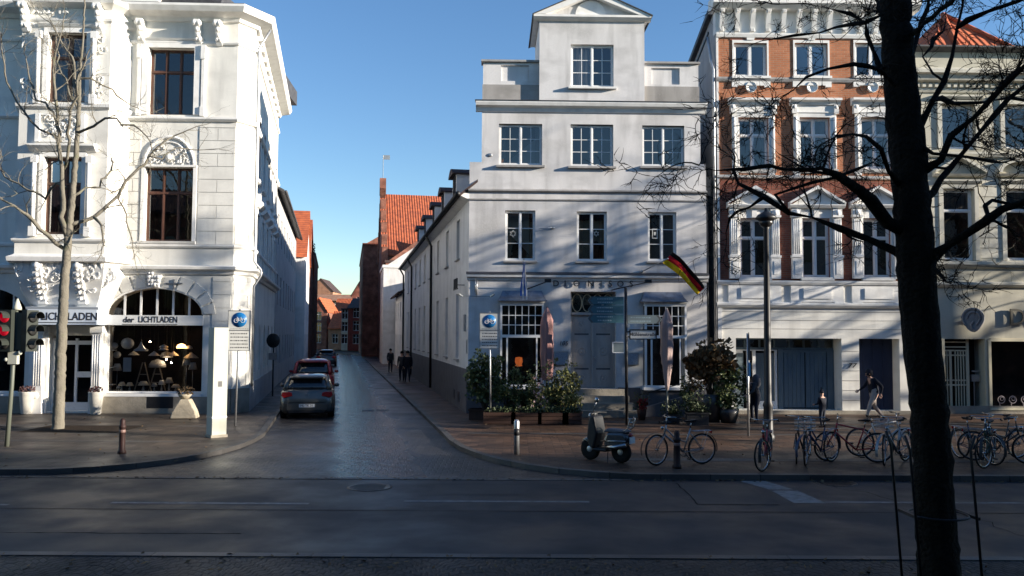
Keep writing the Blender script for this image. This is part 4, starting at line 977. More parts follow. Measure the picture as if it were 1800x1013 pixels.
# shop interior: a dark lined room behind the glass (the shop is one deep room)
m = MB(); zc_ = zg-.3; m.quad((uW+.3,3.4,0),(-.6,3.4,0),(-.6,3.4,zc_),(uW+.3,3.4,zc_)); m.quad((uW+.3,.7,.35),(-.6,.7,.35),(-.6,3.4,.35),(uW+.3,3.4,.35)); m.quad((uW+.3,.7,zc_),(-.6,.7,zc_),(-.6,3.4,zc_),(uW+.3,3.4,zc_)); m.quad((-.6,.7,0),(-.6,3.4,0),(-.6,3.4,zc_),(-.6,.7,zc_)); m.quad((uW+.3,.7,0),(uW+.3,3.4,0),(uW+.3,3.4,zc_),(uW+.3,.7,zc_))
m.build('shop_interior', M_ROOM, lh)
M_SIGNW = mat('white_sign_board', (.72,.72,.70), .45, .4, noise=[(6,(.6,.6,.58),.5,.9,(1,1,1))])
M_SIGNT = mat('sign_lettering', (.03,.03,.035), .5, .4)
q = (ar[0]-.25, ar[1]+.02, zf0, zf1)
m = MB(); m.box(q[0], q[1], -.12, .05, q[2]-.02, q[3]+.03); sg_ = m.build('fascia_sign', M_SIGNW, lh)
zc_ = (q[2]+q[3])/2; xm_ = Lf.P(268, 563)[0]
text_mesh('sign_text', 'der', .27, M_SIGNT, sg_, (Lf.P(228,563)[0], -.125, zc_+.01), FRONT, .003, bold=.006, shear=.1)
text_mesh('sign_text', 'LICHTLADEN', .29, M_SIGNT, sg_, (Lf.P(280,563)[0], -.125, zc_+.02), FRONT, .003, bold=.005, xs=.78)
m = MB(); m.box(Lf.P(218,570)[0], Lf.P(314,570)[0], -.128, -.121, zc_-.15, zc_-.13); m.build('underline', M_SIGNT, sg_)
# entrance: projecting canopy sign
qs = Lf.rect(48, 545, 170, 571, -.75); m = MB(); m.box(qs[0], qs[1], -.75, -.02, qs[2], qs[3]+.02); m.profx([(-.75,qs[3]+.02),(-.80,qs[3]+.10),(0,qs[3]+.14),(0,qs[3]+.02)], qs[0]-.05, qs[1]+.05)
cs = m.build('canopy_sign', mat('pale_blue_sign_board', (.52,.58,.66), .45, .4), lh)
zc_ = (qs[2]+qs[3])/2+.01
text_mesh('sign_text', 'der', .33, M_SIGNT, cs, (Lf.P(60,558,-.75)[0], -.755, zc_), FRONT, .003, bold=.006, shear=.1)
text_mesh('sign_text', 'LICHTLADEN', .36, M_SIGNT, cs, (Lf.P(122,558,-.75)[0], -.755, zc_+.01), FRONT, .003, bold=.005, xs=.88)
m = MB(); m.box(qs[0]+.15, Lf.P(168,570,-.75)[0], -.757, -.75, zc_-.20, zc_-.175); m.build('underline', M_SIGNT, cs)
# entrance door
u0, u1, z0, z1 = dq; m = MB(); y = .45; dm_ = (u0+u1)/2
for x in (u0, u1-.09, u0+.22, dm_-.02): m.box(x, x+.09, y, y+.08, z0, z1-.2)
m.box(u0, u1, y, y+.08, z1-.10, z1); m.box(u0, u1, y-.01, y+.07, z1-.42, z1-.28); m.box(u0+.09, u1-.09, y-.01, y+.07, z0, z0+.28); m.box(dm_+.07, u1-.09, y+.002, y+.07, z0+1.15, z0+1.35)
dr = m.build('shop_door', M_WFRAME, lh)
MB().quad((u0,y+.05,z0),(u1,y+.05,z0),(u1,y+.05,z1),(u0,y+.05,z1)).build('pane', M_SHOPG, dr)
m = MB(); m.box(u0+.27, u0+.45, y-.03, y-.02, z0+1.75, z0+2.2); m.box(u0+.27, u0+.45, y-.03, y-.02, z0+1.45, z0+1.7); m.build('notice', M_SIGNW, dr)
# pilasters beside the door
m = MB()
for px in (70, 172):
    x = Lf.P(px, 640)[0]; zt_ = Lf.P(px, 574)[1]
    m.box(x-.20, x+.20, -.22, 0, 0, .75); m.box(x-.16, x+.16, -.16, 0, .75, zt_)
    for k in range(4): m.tube([(x-.12+k*.08, -.16, .95), (x-.12+k*.08, -.16, zt_-.3)], .026, 6)
    m.box(x-.21, x+.21, -.22, 0, zt_-.22, zt_-.001); m.ball((x, -.2, .62), .14, 8, (1,.5,1))
m.box(Lf.P(52,640)[0], Lf.P(84,640)[0], -.05, .0, 0, zt_); m.build('pilaster', M_TRIM, lh)
m = MB(); x0 = ar[0]-.02; m.box(x0, ar[1]+.25, -.08, 0, 0, ar[2]-.11); m.box(uW, dq[0]-.6, -.08, 0, 0, ar[2]-.11); m.box(ar[1]+.26, -.0, -.06, 0, 0, .85)
m.box(x0-.3, x0, -.06, 0, 0, .5)
m.build('base_course', M_STONE, lh)
m = MB(); m.box((ar[0]+ar[1])/2-.15, (ar[0]+ar[1])/2+.75, -.085, -.079, .18, .6); m.build('cellar_vent', M_BLACK, lh)
m = MB(); m.box(0, lc, -.05, 0, 0, .85); place(m.build('corner_base', M_STONE, lh), Lc); m = MB(); m.box(0, LLs, -.04, 0, 0, 1.0); place(m.build('side_base', M_PLG, lh), Ls)
# tall windows of the flat wall
def surround_l(w, q, f=.22, pilaster=True):
    u0,u1,z0,z1 = q; m = MB()
    m.box(u0-f, u0+.001, -.08, .05, z0, z1); m.box(u1-.001, u1+f, -.08, .05, z0, z1); m.box(u0-f, u1+f, -.08, .05, z1, z1+.24); m.profx([(0,z1+.24),(-.10,z1+.25),(-.16,z1+.32),(0,z1+.36)], u0-f-.1, u1+f+.1)
    for s in (u0-f-.16, u1+f+.02): m.box(s, s+.15, -.13, 0, z0-.05, z0+.28); m.box(s+.02, s+.13, -.10, 0, z0+.28, z1-.4); m.box(s, s+.15, -.14, 0, z1-.4, z1+.1)
    m.build('surround', M_TRIM, w)
def big_window(q, off=0, **k):
    k.setdefault('curtain', None)
    return make_window(Lf, lh, q, cas=3, mx=1, my=1, transom=.66, fmat=M_BFRAME, rec=.22, mull=.045, fw=.045, off=off, room=.7, **k)
w = big_window(wt); surround_l(w, wt)
w = big_window(wm, curtain=('redsides', .12))
m = MB(); am_ = ((am[0]+am[1])/2); rxx = (am[1]-am[0])/2; zb_ = am[2]; ht = am[3]-am[2]
pts = [(am_+rxx*math.cos(math.pi*k/16), zb_+.04+ht*math.sin(math.pi*k/16)) for k in range(17)]
m.tube([(x, -.03, z) for x, z in pts], .055, 8); m.tube([(am_+rxx*.82*math.cos(math.pi*k/16), -.02, zb_+.06+ht*.8*math.sin(math.pi*k/16)) for k in range(17)], .03, 6)
rr = random.Random(5)
for k in range(34):
    an = math.pi*rr.random(); f = rr.uniform(.2,.75); c = Vector((am_+rxx*f*math.cos(an), -.03, zb_+.12+ht*f*math.sin(an)*.9)); n = 5
    a_ = rr.uniform(0, 6.28); m.tube([c + Vector((math.cos(a_+i*.9)*.035*i, -.01, math.sin(a_+i*.9)*.035*i)) for i in range(n)], [.035,.03,.026,.02,.012], 5)
m.ball((am_, -.08, zb_+.35), .13, 8, (.8,.6,1.2))
m.box(wm[0]-.12, wm[0]+.001, -.05, .05, wm[2], am[2]); m.box(wm[1]-.001, wm[1]+.12, -.05, .05, wm[2], am[2]); m.box(wm[0]-.12, wm[1]+.12, -.09, .05, wm[3], wm[3]+.07)
m.profx([(0,wm[2]-.12),(-.12,wm[2]-.10),(-.16,wm[2]-.02),(.1,wm[2]-.001)], wm[0]-.15, wm[1]+.15)
m.build('arch_relief', M_TRIM, w)
# scroll consoles under the cornice
def console(F, x, zt, h=.85, par=None, y=0.0):
    m = MB(); m.profx([(y,zt),(y-.42,zt-.02),(y-.45,zt-.16),(y-.30,zt-.30),(y-.20,zt-.5),(y-.14,zt-h+.12),(y-.05,zt-h),(y,zt-h)], x-.10, x+.10)
    for k in (-1,1): m.ball((x+k*.07, y-.36, zt-.14), .11, 8); m.ball((x+k*.05, y-.16, zt-h+.2), .08, 8)
    m.ball((x, y-.3, zt-.33), .09, 8); m.ball((x, y-.22, zt-.52), .085, 8); return m.build('console', M_TRIM, par or lh)
zt_ = zT-.24
for px in (251, 351, 387): console(Lf, Lf.P(px, 60)[0], zt_)
# ---------------- the bay
bx0, bx1 = Lf.P(30, 300, yo)[0], Lf.P(188, 300, yo)[0]; s0, s1 = bx0-.38, bx1+.38
zb0 = Lf.P(110, 455, yo)[1]; zb1 = zT-.05
w1_ = Lf.rect(84, 58, 152, 180, yo); w2_ = Lf.rect(76, 276, 143, 412, yo)
b = MB(); wall(b, bx0, bx1, zb0, zb1, [w1_, w2_], yo, .5)
for (a, c) in ((bx0, s0), (bx1, s1)): b.quad((a,yo,zb0),(c,0,zb0),(c,0,zb1),(a,yo,zb1))
b.quad((bx0,yo,zb0),(bx1,yo,zb0),(s1,0,zb0),(s0,0,zb0)); b.quad((bx0,yo,zb1),(bx1,yo,zb1),(s1,0,zb1),(s0,0,zb1))
b.build('bay_wall', M_PLL, lh)
def bayband(z, prof, nm='bay_moulding', m_=M_TRIM):
    m = MB(); P = []
    for d, dz in prof: P += [(s0-d,0,z+dz),(bx0-d*.6,yo-d,z+dz),(bx1+d*.6,yo-d,z+dz),(s1+d,0,z+dz)]
    n = len(prof); fs = []
    for i in range(n-1):
        for k in range(3): fs.append((i*4+k, i*4+k+1, i*4+4+k+1, i*4+4+k))
    fs.append((0,1,2,3)); fs.append((4*n-1,4*n-2,4*n-3,4*n-4)); m.add(P, fs); return m.build(nm, m_, lh)
zz = lambda py: Lf.P(110, py, yo)[1]
bayband(zz(460), [(0,-.04),(.22,0),(.24,.14),(.06,.22),(0,.26)]); bayband(zz(424), [(0,-.06),(.10,0),(.12,.06),(0,.1)]); bayband(zz(188), [(0,-.10),(.12,-.02),(.14,.08),(0,.12)])
bayband(zz(36), [(0,-.08),(.08,-.02),(.10,.05),(0,.08)]); bayband(zz(8), [(0,-.15),(.3,-.02),(.36,.12),(0,.2)])
for q, k in ((w1_, dict(curtain=('sides', .3), blind=1)), (w2_, dict(curtain=('redsides', .2)))):
    k.pop('blind', None)
    w = make_window(Lf, lh, q, cas=2, mx=1, my=1, transom=.66, fmat=M_BFRAME, rec=.22, mull=.10, fw=.07, off=yo, room=.6, **k)
    u0,u1,z0,z1 = q; m = MB(); f = .14
    m.box(u0-f, u0+.001, yo-.06, yo+.05, z0, z1); m.box(u1-.001, u1+f, yo-.06, yo+.05, z0, z1); m.box(u0-f, u1+f, yo-.06, yo+.05, z1, z1+.16)
    for s in (u0-f-.24, u1+f+.04): m.box(s, s+.20, yo-.18, yo, z0-.08, z0+.25); m.tube([(s+.10, yo-.11, z0+.25), (s+.10, yo-.11, z1-.22)], .075, 10); m.box(s, s+.20, yo-.18, yo, z1-.22, z1+.02)
    m.profx([(yo,z1+.16),(yo-.12,z1+.2),(yo-.28,z1+.34),(yo-.28,z1+.40),(yo,z1+.46)], u0-f-.34, u1+f+.34) if q is w2_ else m.profx([(yo,z1+.16),(yo-.08,z1+.2),(yo-.14,z1+.28),(yo,z1+.34)], u0-f-.2, u1+f+.2)
    m.build('surround', M_TRIM, w)
# relief panels
m = MB(); qp = Lf.rect(66, 200, 148, 250, yo); m.box(qp[0], qp[1], yo-.04, yo, qp[2], qp[2]+.06); m.box(qp[0], qp[1], yo-.04, yo, qp[3]-.06, qp[3]); m.box(qp[0]-.05, qp[0]+.1, yo-.08, yo, qp[2], qp[3]); m.box(qp[1]-.1, qp[1]+.05, yo-.08, yo, qp[2], qp[3])
rr = random.Random(9)
def scrolls(m, u0, u1, z0, z1, y, n, r=.04):
    for k in range(n):
        c = Vector((rr.uniform(u0,u1), y, rr.uniform(z0,z1))); a_ = rr.uniform(0, 6.28); sg = rr.choice((-1,1))
        m.tube([c + Vector((math.cos(a_+sg*i*.8)*r*.95*i, -.012, math.sin(a_+sg*i*.8)*r*.95*i)) for i in range(6)], [r,r*.9,r*.8,r*.65,r*.5,r*.3], 5)
scrolls(m, qp[0]+.2, qp[1]-.2, qp[2]+.12, qp[3]-.12, yo-.02, 26)
for px in (47, 177):
    u_ = Lf.P(px, 100, yo)[0]
    scrolls(m, u_-.1, u_+.1, Lf.P(px, 90, yo)[1], Lf.P(px, 45, yo)[1], yo-.02, 12, .035); scrolls(m, u_-.1, u_+.1, Lf.P(px, 165, yo)[1], Lf.P(px, 140, yo)[1], yo-.02, 9, .035)
m.build('relief_ornament', M_TRIM, lh)
for px in (47, 177): console(Lf, Lf.P(px, 30, yo)[0], zz(10), .95, y=yo)
u_, z_ = Lf.P(105, 20, yo); text_mesh('date_inscription', 'A.D. 18', .30, M_TRIM, lh, (u_-.3, yo-.02, z_), FRONT, .03, bold=.012, spacing=1.25)
# corbel under the bay
m = MB(); zc0_ = zz(462); zc1_ = Lf.P(110, 545, -.2)[1]
rings = []
for k in range(9):
    t = k/8; s = math.cos(t*math.pi/2)**.8; rings.append((t, .20+.80*s))
P = []
for t, s in rings:
    z = zc0_+(zc1_-zc0_)*t; cx = (bx0+bx1)/2; wf = (bx1-bx0)/2*(.55+.45*s); ws = (s1-s0)/2*(.55+.45*s)
    P += [(cx-ws,0,z),(cx-wf,yo*s,z),(cx+wf,yo*s,z),(cx+ws,0,z)]
fs = [(i*4+k, i*4+k+1, i*4+4+k+1, i*4+4+k) for i in range(8) for k in range(3)] + [(0,1,2,3), (35,34,33,32)]
m.add(P, fs)
for px in (66, 137):
    x = Lf.P(px, 500, yo)[0]
    hh_ = zc1_-zc0_
    m.profx([(yo*s-.10-.05*math.sin(t*9), zc0_+hh_*t) for t, s in rings[:8]] + [(0, zc0_+hh_*.86), (0, zc0_)], x-.13, x+.13)
    for t, s in rings[:7]:
        for q_ in (-.13, .13): m.ball((x+q_, yo*s-.06, zc0_+hh_*t-.05), .075-.02*t, 7)
        m.ball((x, yo*s-.13, zc0_+hh_*t-.02), .085-.03*t, 7, (1,.8,1))
    m.ball((x, yo-.12, zc0_-.12), .15, 8, (1,.7,.8)); m.ball((x, yo*.35-.1, zc1_+.42), .13, 8, (1.2,1,.7))
scrolls(m, bx0+.2, bx1-.2, zc0_-.55, zc0_-.12, yo*.97, 30, .04)
scrolls(m, bx0+.3, bx1-.3, zc0_-.9, zc0_-.5, yo*.80, 22, .04)
for k in range(15):
    xk = bx0+.1+(bx1-bx0-.2)*k/14; m.tube([(xk, yo*.99, zc0_-.02), (xk, yo*.93, zc0_-.30)], [.05,.03], 6)
scrolls(m, bx1-.1, bx1+.1, zc0_-.6, zc0_-.2, yo*.75, 8, .06)
x = Lf.P(66, 530, -.3)[0]; x2 = Lf.P(140, 530, -.3)[0]
for xx in (x, x2):
    for k in range(4): m.tube([(xx-.15+.1*k, yo*.32, zc1_+.55), (xx-.15+.1*k, yo*.2, zc1_+.1)], .04, 6)
m.build('bay_corbel', M_TRIM, lh)
m = MB(); m.box(Lf.P(60,560)[0], Lf.P(148,560)[0], -.35, 0, zc1_-.06, zc1_+.04); m.build('lead_flashing', M_ZINC, lh)
# downpipe at the chamfer edge
m = MB(); m.tube([(-.05,-.5,zT-.2),(-.0,-.1,zT-.9),(.0,-.10,zg+.4),(.0,-.34,zg+.1),(.0,-.34,zg-.1),(.0,-.1,zg-.5),(.0,-.1,.9)], .045, 8); place(m.build('downpipe', M_GALV, lh), Ls)

# ---------------- goods in the lamp shop window: every lamp is a thing of its own
M_GLOBE = mat('opal_glass_shade', (.80,.79,.76), .3, .5)
M_SHADEF = mat('cream_fabric_shade', (.75,.68,.55), .8, .2)
M_SHADEG = mat('grey_enamel_shade', (.42,.42,.40), .4, .4)
M_WARM = mat('lit_lamp_shade', (.7,.4,.15), .6, .2, emis=((1,.50,.16), 4))
M_BULB = mat('lit_bulb', (1,.8,.6), .4, .2, emis=((1,.75,.5), 60))
zceil = zg-.35
def at(px, py, y): u, z = Lf.P(px, py, y); return u, z
def wp(u, y, z): return Lf.W(u, y, z)
def hang(px, py, y, kind, r, label, m_, nm='pendant_lamp', cat='lamp', grp='pendant lamps in the lamp shop window'):
    u, z = at(px, py, y); root = thing(nm, wp(u, y, z), Lf.a, label, cat, grp)
    m = MB()
    if kind == 'globe': m.ball((0,0,0), r, 16, (1,1,.95)); top = r*.95
    elif kind == 'cone': m.lathe([(r,-r*.35),(r*.97,-r*.33),(r*.55,r*.05),(r*.2,r*.3),(r*.12,r*.42)], (0,0,0), 18); top = r*.42
    elif kind == 'dome': m.lathe([(r,-r*.4),(r*.96,-.05*r),(r*.7,r*.35),(r*.2,r*.55),(r*.08,r*.6)], (0,0,0), 18); top = r*.6
    elif kind == 'bell': m.lathe([(r,-r*.45),(r*.99,-r*.2),(r*.75,-r*.12),(r*.45,r*.15),(r*.22,r*.55),(r*.08,r*.95)], (0,0,0), 18); top = r*.95
    elif kind == 'tier': m.lathe([(r,-r*.5),(r*.55,-r*.1),(r*.3,-r*.05),(r*.85,.0),(r*.8,.04),(r*.3,r*.5),(r*.1,r*.6)], (0,0,0), 18); top = r*.6
    m.build('shade', m_, root)
    MB().tube([(0,0,top),(0,0,zceil-z)], .007, 5).build('cord', M_BLACK, root)
    return root
hang(201,608,.75,'globe',.125,'small opal glass globe pendant at the upper left of the shop window',M_GLOBE)
hang(224,604,.80,'globe',.215,'large opal glass globe pendant in the shop window',M_GLOBE)
hang(206,624,.95,'globe',.13,'dim opal globe pendant hanging below the small globe',M_GLOBE)
hang(248,612,.9,'bell',.24,'pale bell shaped pendant with a stepped brim in the shop window',M_GLOBE)
hang(235,621,1.2,'cone',.20,'cream cone pendant half behind the bell shaped pendant',M_SHADEF)
hang(271,622,.8,'cone',.20,'white shallow cone pendant in the middle of the shop window',M_GLOBE)
hang(288,611,.85,'tier',.18,'white two tier pendant above and between the cone pendants',M_GLOBE)
hang(305,622,.8,'cone',.20,'white shallow cone pendant right of the two tier pendant',M_GLOBE)
hang(336,625,.95,'cone',.26,'wide grey cone pendant at the right end of the shop window',M_SHADEG)
hang(319,609,.9,'dome',.17,'glowing amber pendant lamp, the only warm lit shade in the window',M_WARM)
hang(332,611,1.1,'dome',.13,'small white dome pendant right of the glowing amber lamp',M_GLOBE)
hang(277,640,1.3,'dome',.30,'big dark grey dome pendant hanging low behind the others',M_SHADEG)
hang(293,624,1.4,'dome',.22,'dim grey dome pendant behind the white cone pendants',M_SHADEG)
for i, (px, py, y, lb) in enumerate(((264,601,1.2,'tiny lit bulb hanging highest in the shop window'),(292,632,1.2,'tiny lit bulb below the two tier pendant'),(301,638,1.1,'tiny lit bulb hanging lowest, under the right cone pendant'))):
    u, z = at(px, py, y); r = thing('hanging_bulb', wp(u,y,z), Lf.a, lb, 'bulb', 'lit bulbs in the lamp shop window')
    MB().ball((0,0,0), .028, 8).build('bulb', M_BULB, r); MB().tube([(0,0,.02),(0,0,zceil-z)], .005, 4).build('cord', M_BLACK, r)
zfl = ar[2]+.0
def table_lamp(px, py_base, h, y, label, sh=M_SHADEF, r=.14, base=M_GALV):
    u, _ = at(px, py_base, y); root = thing('table_lamp', wp(u, y, zfl), Lf.a, label, 'lamp', 'table lamps standing in the lamp shop window')
    MB().lathe([(r*.7,0),(r*.7,.02),(r*.2,.05),(r*.3,h*.25),(r*.14,h*.5),(.012,h*.8)], (0,0,0), 12).build('foot', base, root)
    MB().lathe([(r,h*.62),(r*.5,h),(r*.46,h),(r*.97,h*.62)], (0,0,0), 16).build('shade', sh, root)
table_lamp(214,684,.36,.7,'small table lamp with a cream pointed shade, left on the display floor')
table_lamp(228,684,.34,.75,'small table lamp with a cream shade, second on the display floor')
table_lamp(252,684,.38,.8,'squat table lamp with a broad cream shade between the ladder legs', r=.2)
table_lamp(284,684,.42,.8,'white cylinder table lamp right of the ladders', M_GLOBE, .13)
table_lamp(297,684,.5,.95,'tall grey table lamp behind the white cylinder lamp', M_SHADEG, .15)
table_lamp(309,684,.28,.7,'low table lamp with a wide cream shade at the right', r=.17)
table_lamp(271,684,.32,.7,'grey ball table lamp right of the small wooden ladder', M_SHADEG, .12)
table_lamp(208,690,.22,.65,'tiny bright table lamp at the lower left of the display', M_GLOBE, .08)
M_LWOOD = mat('pale_ladder_wood', (.32,.28,.22), .6, .3)
for px, lb, s in ((253,'left pale wooden step ladder displayed in the shop window',1),(271,'right, dimmer step ladder behind the first in the shop window',.95)):
    y = .9 if s == 1 else 1.2; u, _ = at(px-2 if s==1 else px+5, 684, y); root = thing('step_ladder', wp(u,y,zfl), Lf.a, lb, 'ladder', 'step ladders in the shop window')
    for k in (-1, 1): MB().bar((k*.30,0,0),(k*.03,0,1.05*s),.04,.03).build('rail', M_LWOOD, root)
    m = MB()
    for zz_ in (.3,.6): m.box(-.24*(1-zz_*.8)-.04, .24*(1-zz_*.8)+.04, -.02, .02, zz_, zz_+.03)
    m.build('rung', M_LWOOD, root)
def fl(px, lab, h, y, m_):
    u,_ = at(px,684,y); r = thing('floor_lamp', wp(u,y,zfl), Lf.a, lab, 'lamp', 'floor lamps in the lamp shop window')
    MB().tube([(0,0,0),(0,0,h)], .012, 6).build('pole', M_GALV, r); MB().lathe([(.13,0),(.13,.02),(.02,.03)], (0,0,0), 12).build('foot', M_GALV, r); MB().lathe([(.16,h-.05),(.09,h+.2),(.085,h+.2),(.155,h-.05)], (0,0,0), 14).build('shade', m_, r)
fl(338,'grey floor lamp with a ruffled shade at the right of the display', .85, .8, M_SHADEG); fl(327,'thin bracket floor lamp near the right edge of the display', 1.0, 1.0, M_SHADEG); fl(205,'slim sparkling floor lamp with a flower like shade on the left', .8, .8, M_GLOBE)
u0_, z0_ = at(216, 656, .5), at(231, 629, .5)
o = MB().box(u0_[0], z0_[0], .5, .505, u0_[1]+.05, z0_[1]).build('paper_notice', M_SIGNW); o.location = Lf.O; o.rotation_euler = (0,0,Lf.a); o.rotation_euler = (0,0,Lf.a); tag(o, 'white paper notice stuck inside the lamp shop window', 'notice')
m = MB()
u_, _ = at(187, 660, .45)
for k in range(3): m.box(u_-.1, u_+.28, .35, .6, .55+.6*k+.4, .58+.6*k+.4)
m.box(u_-.1, u_-.06, .35, .6, .3+.35, 2.3); o = m.build('display_shelf', M_SIGNW); o.location = Lf.O; o.rotation_euler = (0,0,Lf.a); tag(o, 'small white display shelf at the left edge of the shop window', 'shelf')
# ================================================================ ground, roads, pavements
def ground_mat(name, base, c2, rough, rvar, sett=None, bumpd=.006, fans=False, c3=None, spec=.5, track=None, bst=.8):
    m = bpy.data.materials.new(name); m.use_nodes = True; nt = m.node_tree; N = nt.nodes; L = nt.links; p = N['Principled BSDF']
    tc = N.new('ShaderNodeTexCoord'); p.inputs['Specular IOR Level'].default_value = spec
    nz = N.new('ShaderNodeTexNoise'); nz.inputs['Scale'].default_value = .5; nz.inputs['Detail'].default_value = 9; nz.inputs['Roughness'].default_value = .65; L.new(tc.outputs['Object'], nz.inputs[0])
    mr = N.new('ShaderNodeMapRange'); mr.inputs[1].default_value = .38; mr.inputs[2].default_value = .66; L.new(nz.outputs[0], mr.inputs[0])
    mx = N.new('ShaderNodeMix'); mx.data_type = 'RGBA'; mx.inputs[6].default_value = (*base,1); mx.inputs[7].default_value = (*c2,1); L.new(mr.outputs[0], mx.inputs[0])
    last = mx.outputs[2]
    rr_ = N.new('ShaderNodeMapRange'); rr_.inputs[1].default_value = .35; rr_.inputs[2].default_value = .65; rr_.inputs[3].default_value = rough-rvar; rr_.inputs[4].default_value = rough+rvar
    n2 = N.new('ShaderNodeTexNoise'); n2.inputs['Scale'].default_value = .8; n2.inputs['Detail'].default_value = 6; mp2 = N.new('ShaderNodeMapping'); mp2.inputs['Location'].default_value = (7,3,1); L.new(tc.outputs['Object'], mp2.inputs[0]); L.new(mp2.outputs[0], n2.inputs[0]); L.new(n2.outputs[0], rr_.inputs[0]); L.new(rr_.outputs[0], p.inputs['Roughness'])
    fine = N.new('ShaderNodeTexNoise'); fine.inputs['Scale'].default_value = 60; fine.inputs['Detail'].default_value = 3; L.new(tc.outputs['Object'], fine.inputs[0])
    h = fine.outputs[0]; dist = .004
    if sett:
        w, hh, ms = sett
        vec = tc.outputs['Object']
        if fans:
            wn_ = N.new('ShaderNodeTexNoise'); wn_.inputs['Scale'].default_value = .9; L.new(vec, wn_.inputs[0])
            sc = N.new('ShaderNodeVectorMath'); sc.operation = 'MULTIPLY_ADD'; sc.inputs[1].default_value = (.5,.5,0); L.new(wn_.outputs['Color'], sc.inputs[0]); L.new(vec, sc.inputs[2]); vec = sc.outputs[0]
            # segmental arcs: shift rows by a sine of x
            sx = N.new('ShaderNodeSeparateXYZ'); L.new(vec, sx.inputs[0])
            mm = N.new('ShaderNodeMath'); mm.operation = 'PINGPONG'; mm.inputs[1].default_value = .6; L.new(sx.outputs[0], mm.inputs[0])
            m2 = N.new('ShaderNodeMath'); m2.operation = 'POWER'; m2.inputs[1].default_value = 1.6; L.new(mm.outputs[0], m2.inputs[0])
            ad = N.new('ShaderNodeMath'); ad.operation = 'ADD'; L.new(m2.outputs[0], ad.inputs[0]); L.new(sx.outputs[1], ad.inputs[1])
            cx = N.new('ShaderNodeCombineXYZ'); L.new(sx.outputs[0], cx.inputs[0]); L.new(ad.outputs[0], cx.inputs[1]); vec = cx.outputs[0]
        b = N.new('ShaderNodeTexBrick'); b.inputs['Scale'].default_value = 1; b.inputs['Brick Width'].default_value = w; b.inputs['Row Height'].default_value = hh; b.inputs['Mortar Size'].default_value = ms; b.inputs['Mortar Smooth'].default_value = .6
        b.inputs['Color1'].default_value = (1.6,1.55,1.5,1); b.inputs['Color2'].default_value = (.6,.6,.63,1); b.inputs['Mortar'].default_value = (.18,.18,.19,1); L.new(vec, b.inputs[0])
        mu = N.new('ShaderNodeVectorMath'); mu.operation = 'MULTIPLY'; L.new(last, mu.inputs[0]); L.new(b.outputs[0], mu.inputs[1]); last = mu.outputs[0]
        inv = N.new('ShaderNodeMath'); inv.operation = 'MULTIPLY_ADD'; inv.inputs[1].default_value = -1.6; L.new(b.outputs['Fac'], inv.inputs[0]); 
        und = N.new('ShaderNodeTexNoise'); und.inputs['Scale'].default_value = 2.6; und.inputs['Detail'].default_value = 4; und.inputs['Roughness'].default_value = .7; L.new(tc.outputs['Object'], und.inputs[0])
        um_ = N.new('ShaderNodeMath'); um_.operation = 'MULTIPLY_ADD'; um_.inputs[1].default_value = 9.0 if track else 3.0; L.new(und.outputs[0], um_.inputs[0]); L.new(fine.outputs[0], um_.inputs[2])
        L.new(um_.outputs[0], inv.inputs[2]); h = inv.outputs[0]; dist = bumpd
    L.new(last, p.inputs['Base Color'])
    if track:      # a worn, wetter wheel track running along x = x0 + k*(y-y0)
        x0, k, y0, wd = track; sx_ = N.new('ShaderNodeSeparateXYZ'); L.new(tc.outputs['Object'], sx_.inputs[0])
        a1 = N.new('ShaderNodeMath'); a1.operation = 'MULTIPLY_ADD'; a1.inputs[1].default_value = -k; a1.inputs[2].default_value = k*y0-x0; L.new(sx_.outputs[1], a1.inputs[0])
        a2 = N.new('ShaderNodeMath'); a2.operation = 'ADD'; L.new(sx_.outputs[0], a2.inputs[0]); L.new(a1.outputs[0], a2.inputs[1])
        a3 = N.new('ShaderNodeMath'); a3.operation = 'ABSOLUTE'; L.new(a2.outputs[0], a3.inputs[0])
        a4 = N.new('ShaderNodeMath'); a4.operation = 'MULTIPLY_ADD'; a4.inputs[1].default_value = .9; a4.inputs[2].default_value = -.45; L.new(nz.outputs[0], a4.inputs[0])
        a5 = N.new('ShaderNodeMath'); a5.operation = 'ADD'; L.new(a3.outputs[0], a5.inputs[0]); L.new(a4.outputs[0], a5.inputs[1])
        mr5 = N.new('ShaderNodeMapRange'); mr5.interpolation_type = 'SMOOTHSTEP'; mr5.inputs[1].default_value = wd*.35; mr5.inputs[2].default_value = wd; mr5.inputs[3].default_value = .12; L.new(a5.outputs[0], mr5.inputs[0]); L.new(rr_.outputs[0], mr5.inputs[4]); L.new(mr5.outputs[0], p.inputs['Roughness'])
    bp = N.new('ShaderNodeBump'); bp.inputs['Strength'].default_value = bst; bp.inputs['Distance'].default_value = dist; L.new(h, bp.inputs['Height']); L.new(bp.outputs[0], p.inputs['Normal'])
    MATS[name] = m; return m
M_ASPH = ground_mat('damp_asphalt', (.023,.026,.031), (.015,.017,.020), .55, .12, spec=.3)
M_SETT = ground_mat('wet_granite_setts', (.030,.028,.030), (.016,.015,.017), .40, .10, (.24,.20,.022), .010, track=(-4.35,-.2027,25.9,1.25), bst=.42)
M_FAN = ground_mat('fan_laid_granite_setts', (.024,.023,.024), (.013,.013,.014), .6, .1, (.13,.14,.022), .014, fans=True, spec=.3)
M_PAVE = ground_mat('damp_clay_pavers', (.085,.048,.030), (.042,.026,.018), .50, .12, (.42,.21,.014), .004, spec=.35)
M_PAVG = ground_mat('grey_concrete_pavers', (.062,.048,.037), (.032,.026,.021), .50, .12, (.50,.50,.016), .004, spec=.35)
M_KERB = ground_mat('granite_kerb', (.06,.057,.054), (.035,.033,.032), .55, .1, (1.0,5,.012), .006)
M_LINE = mat('worn_road_paint', (.21,.215,.215), .6, .3, noise=[(7,(.05,.052,.055),.40,.72,(1,3,1))])
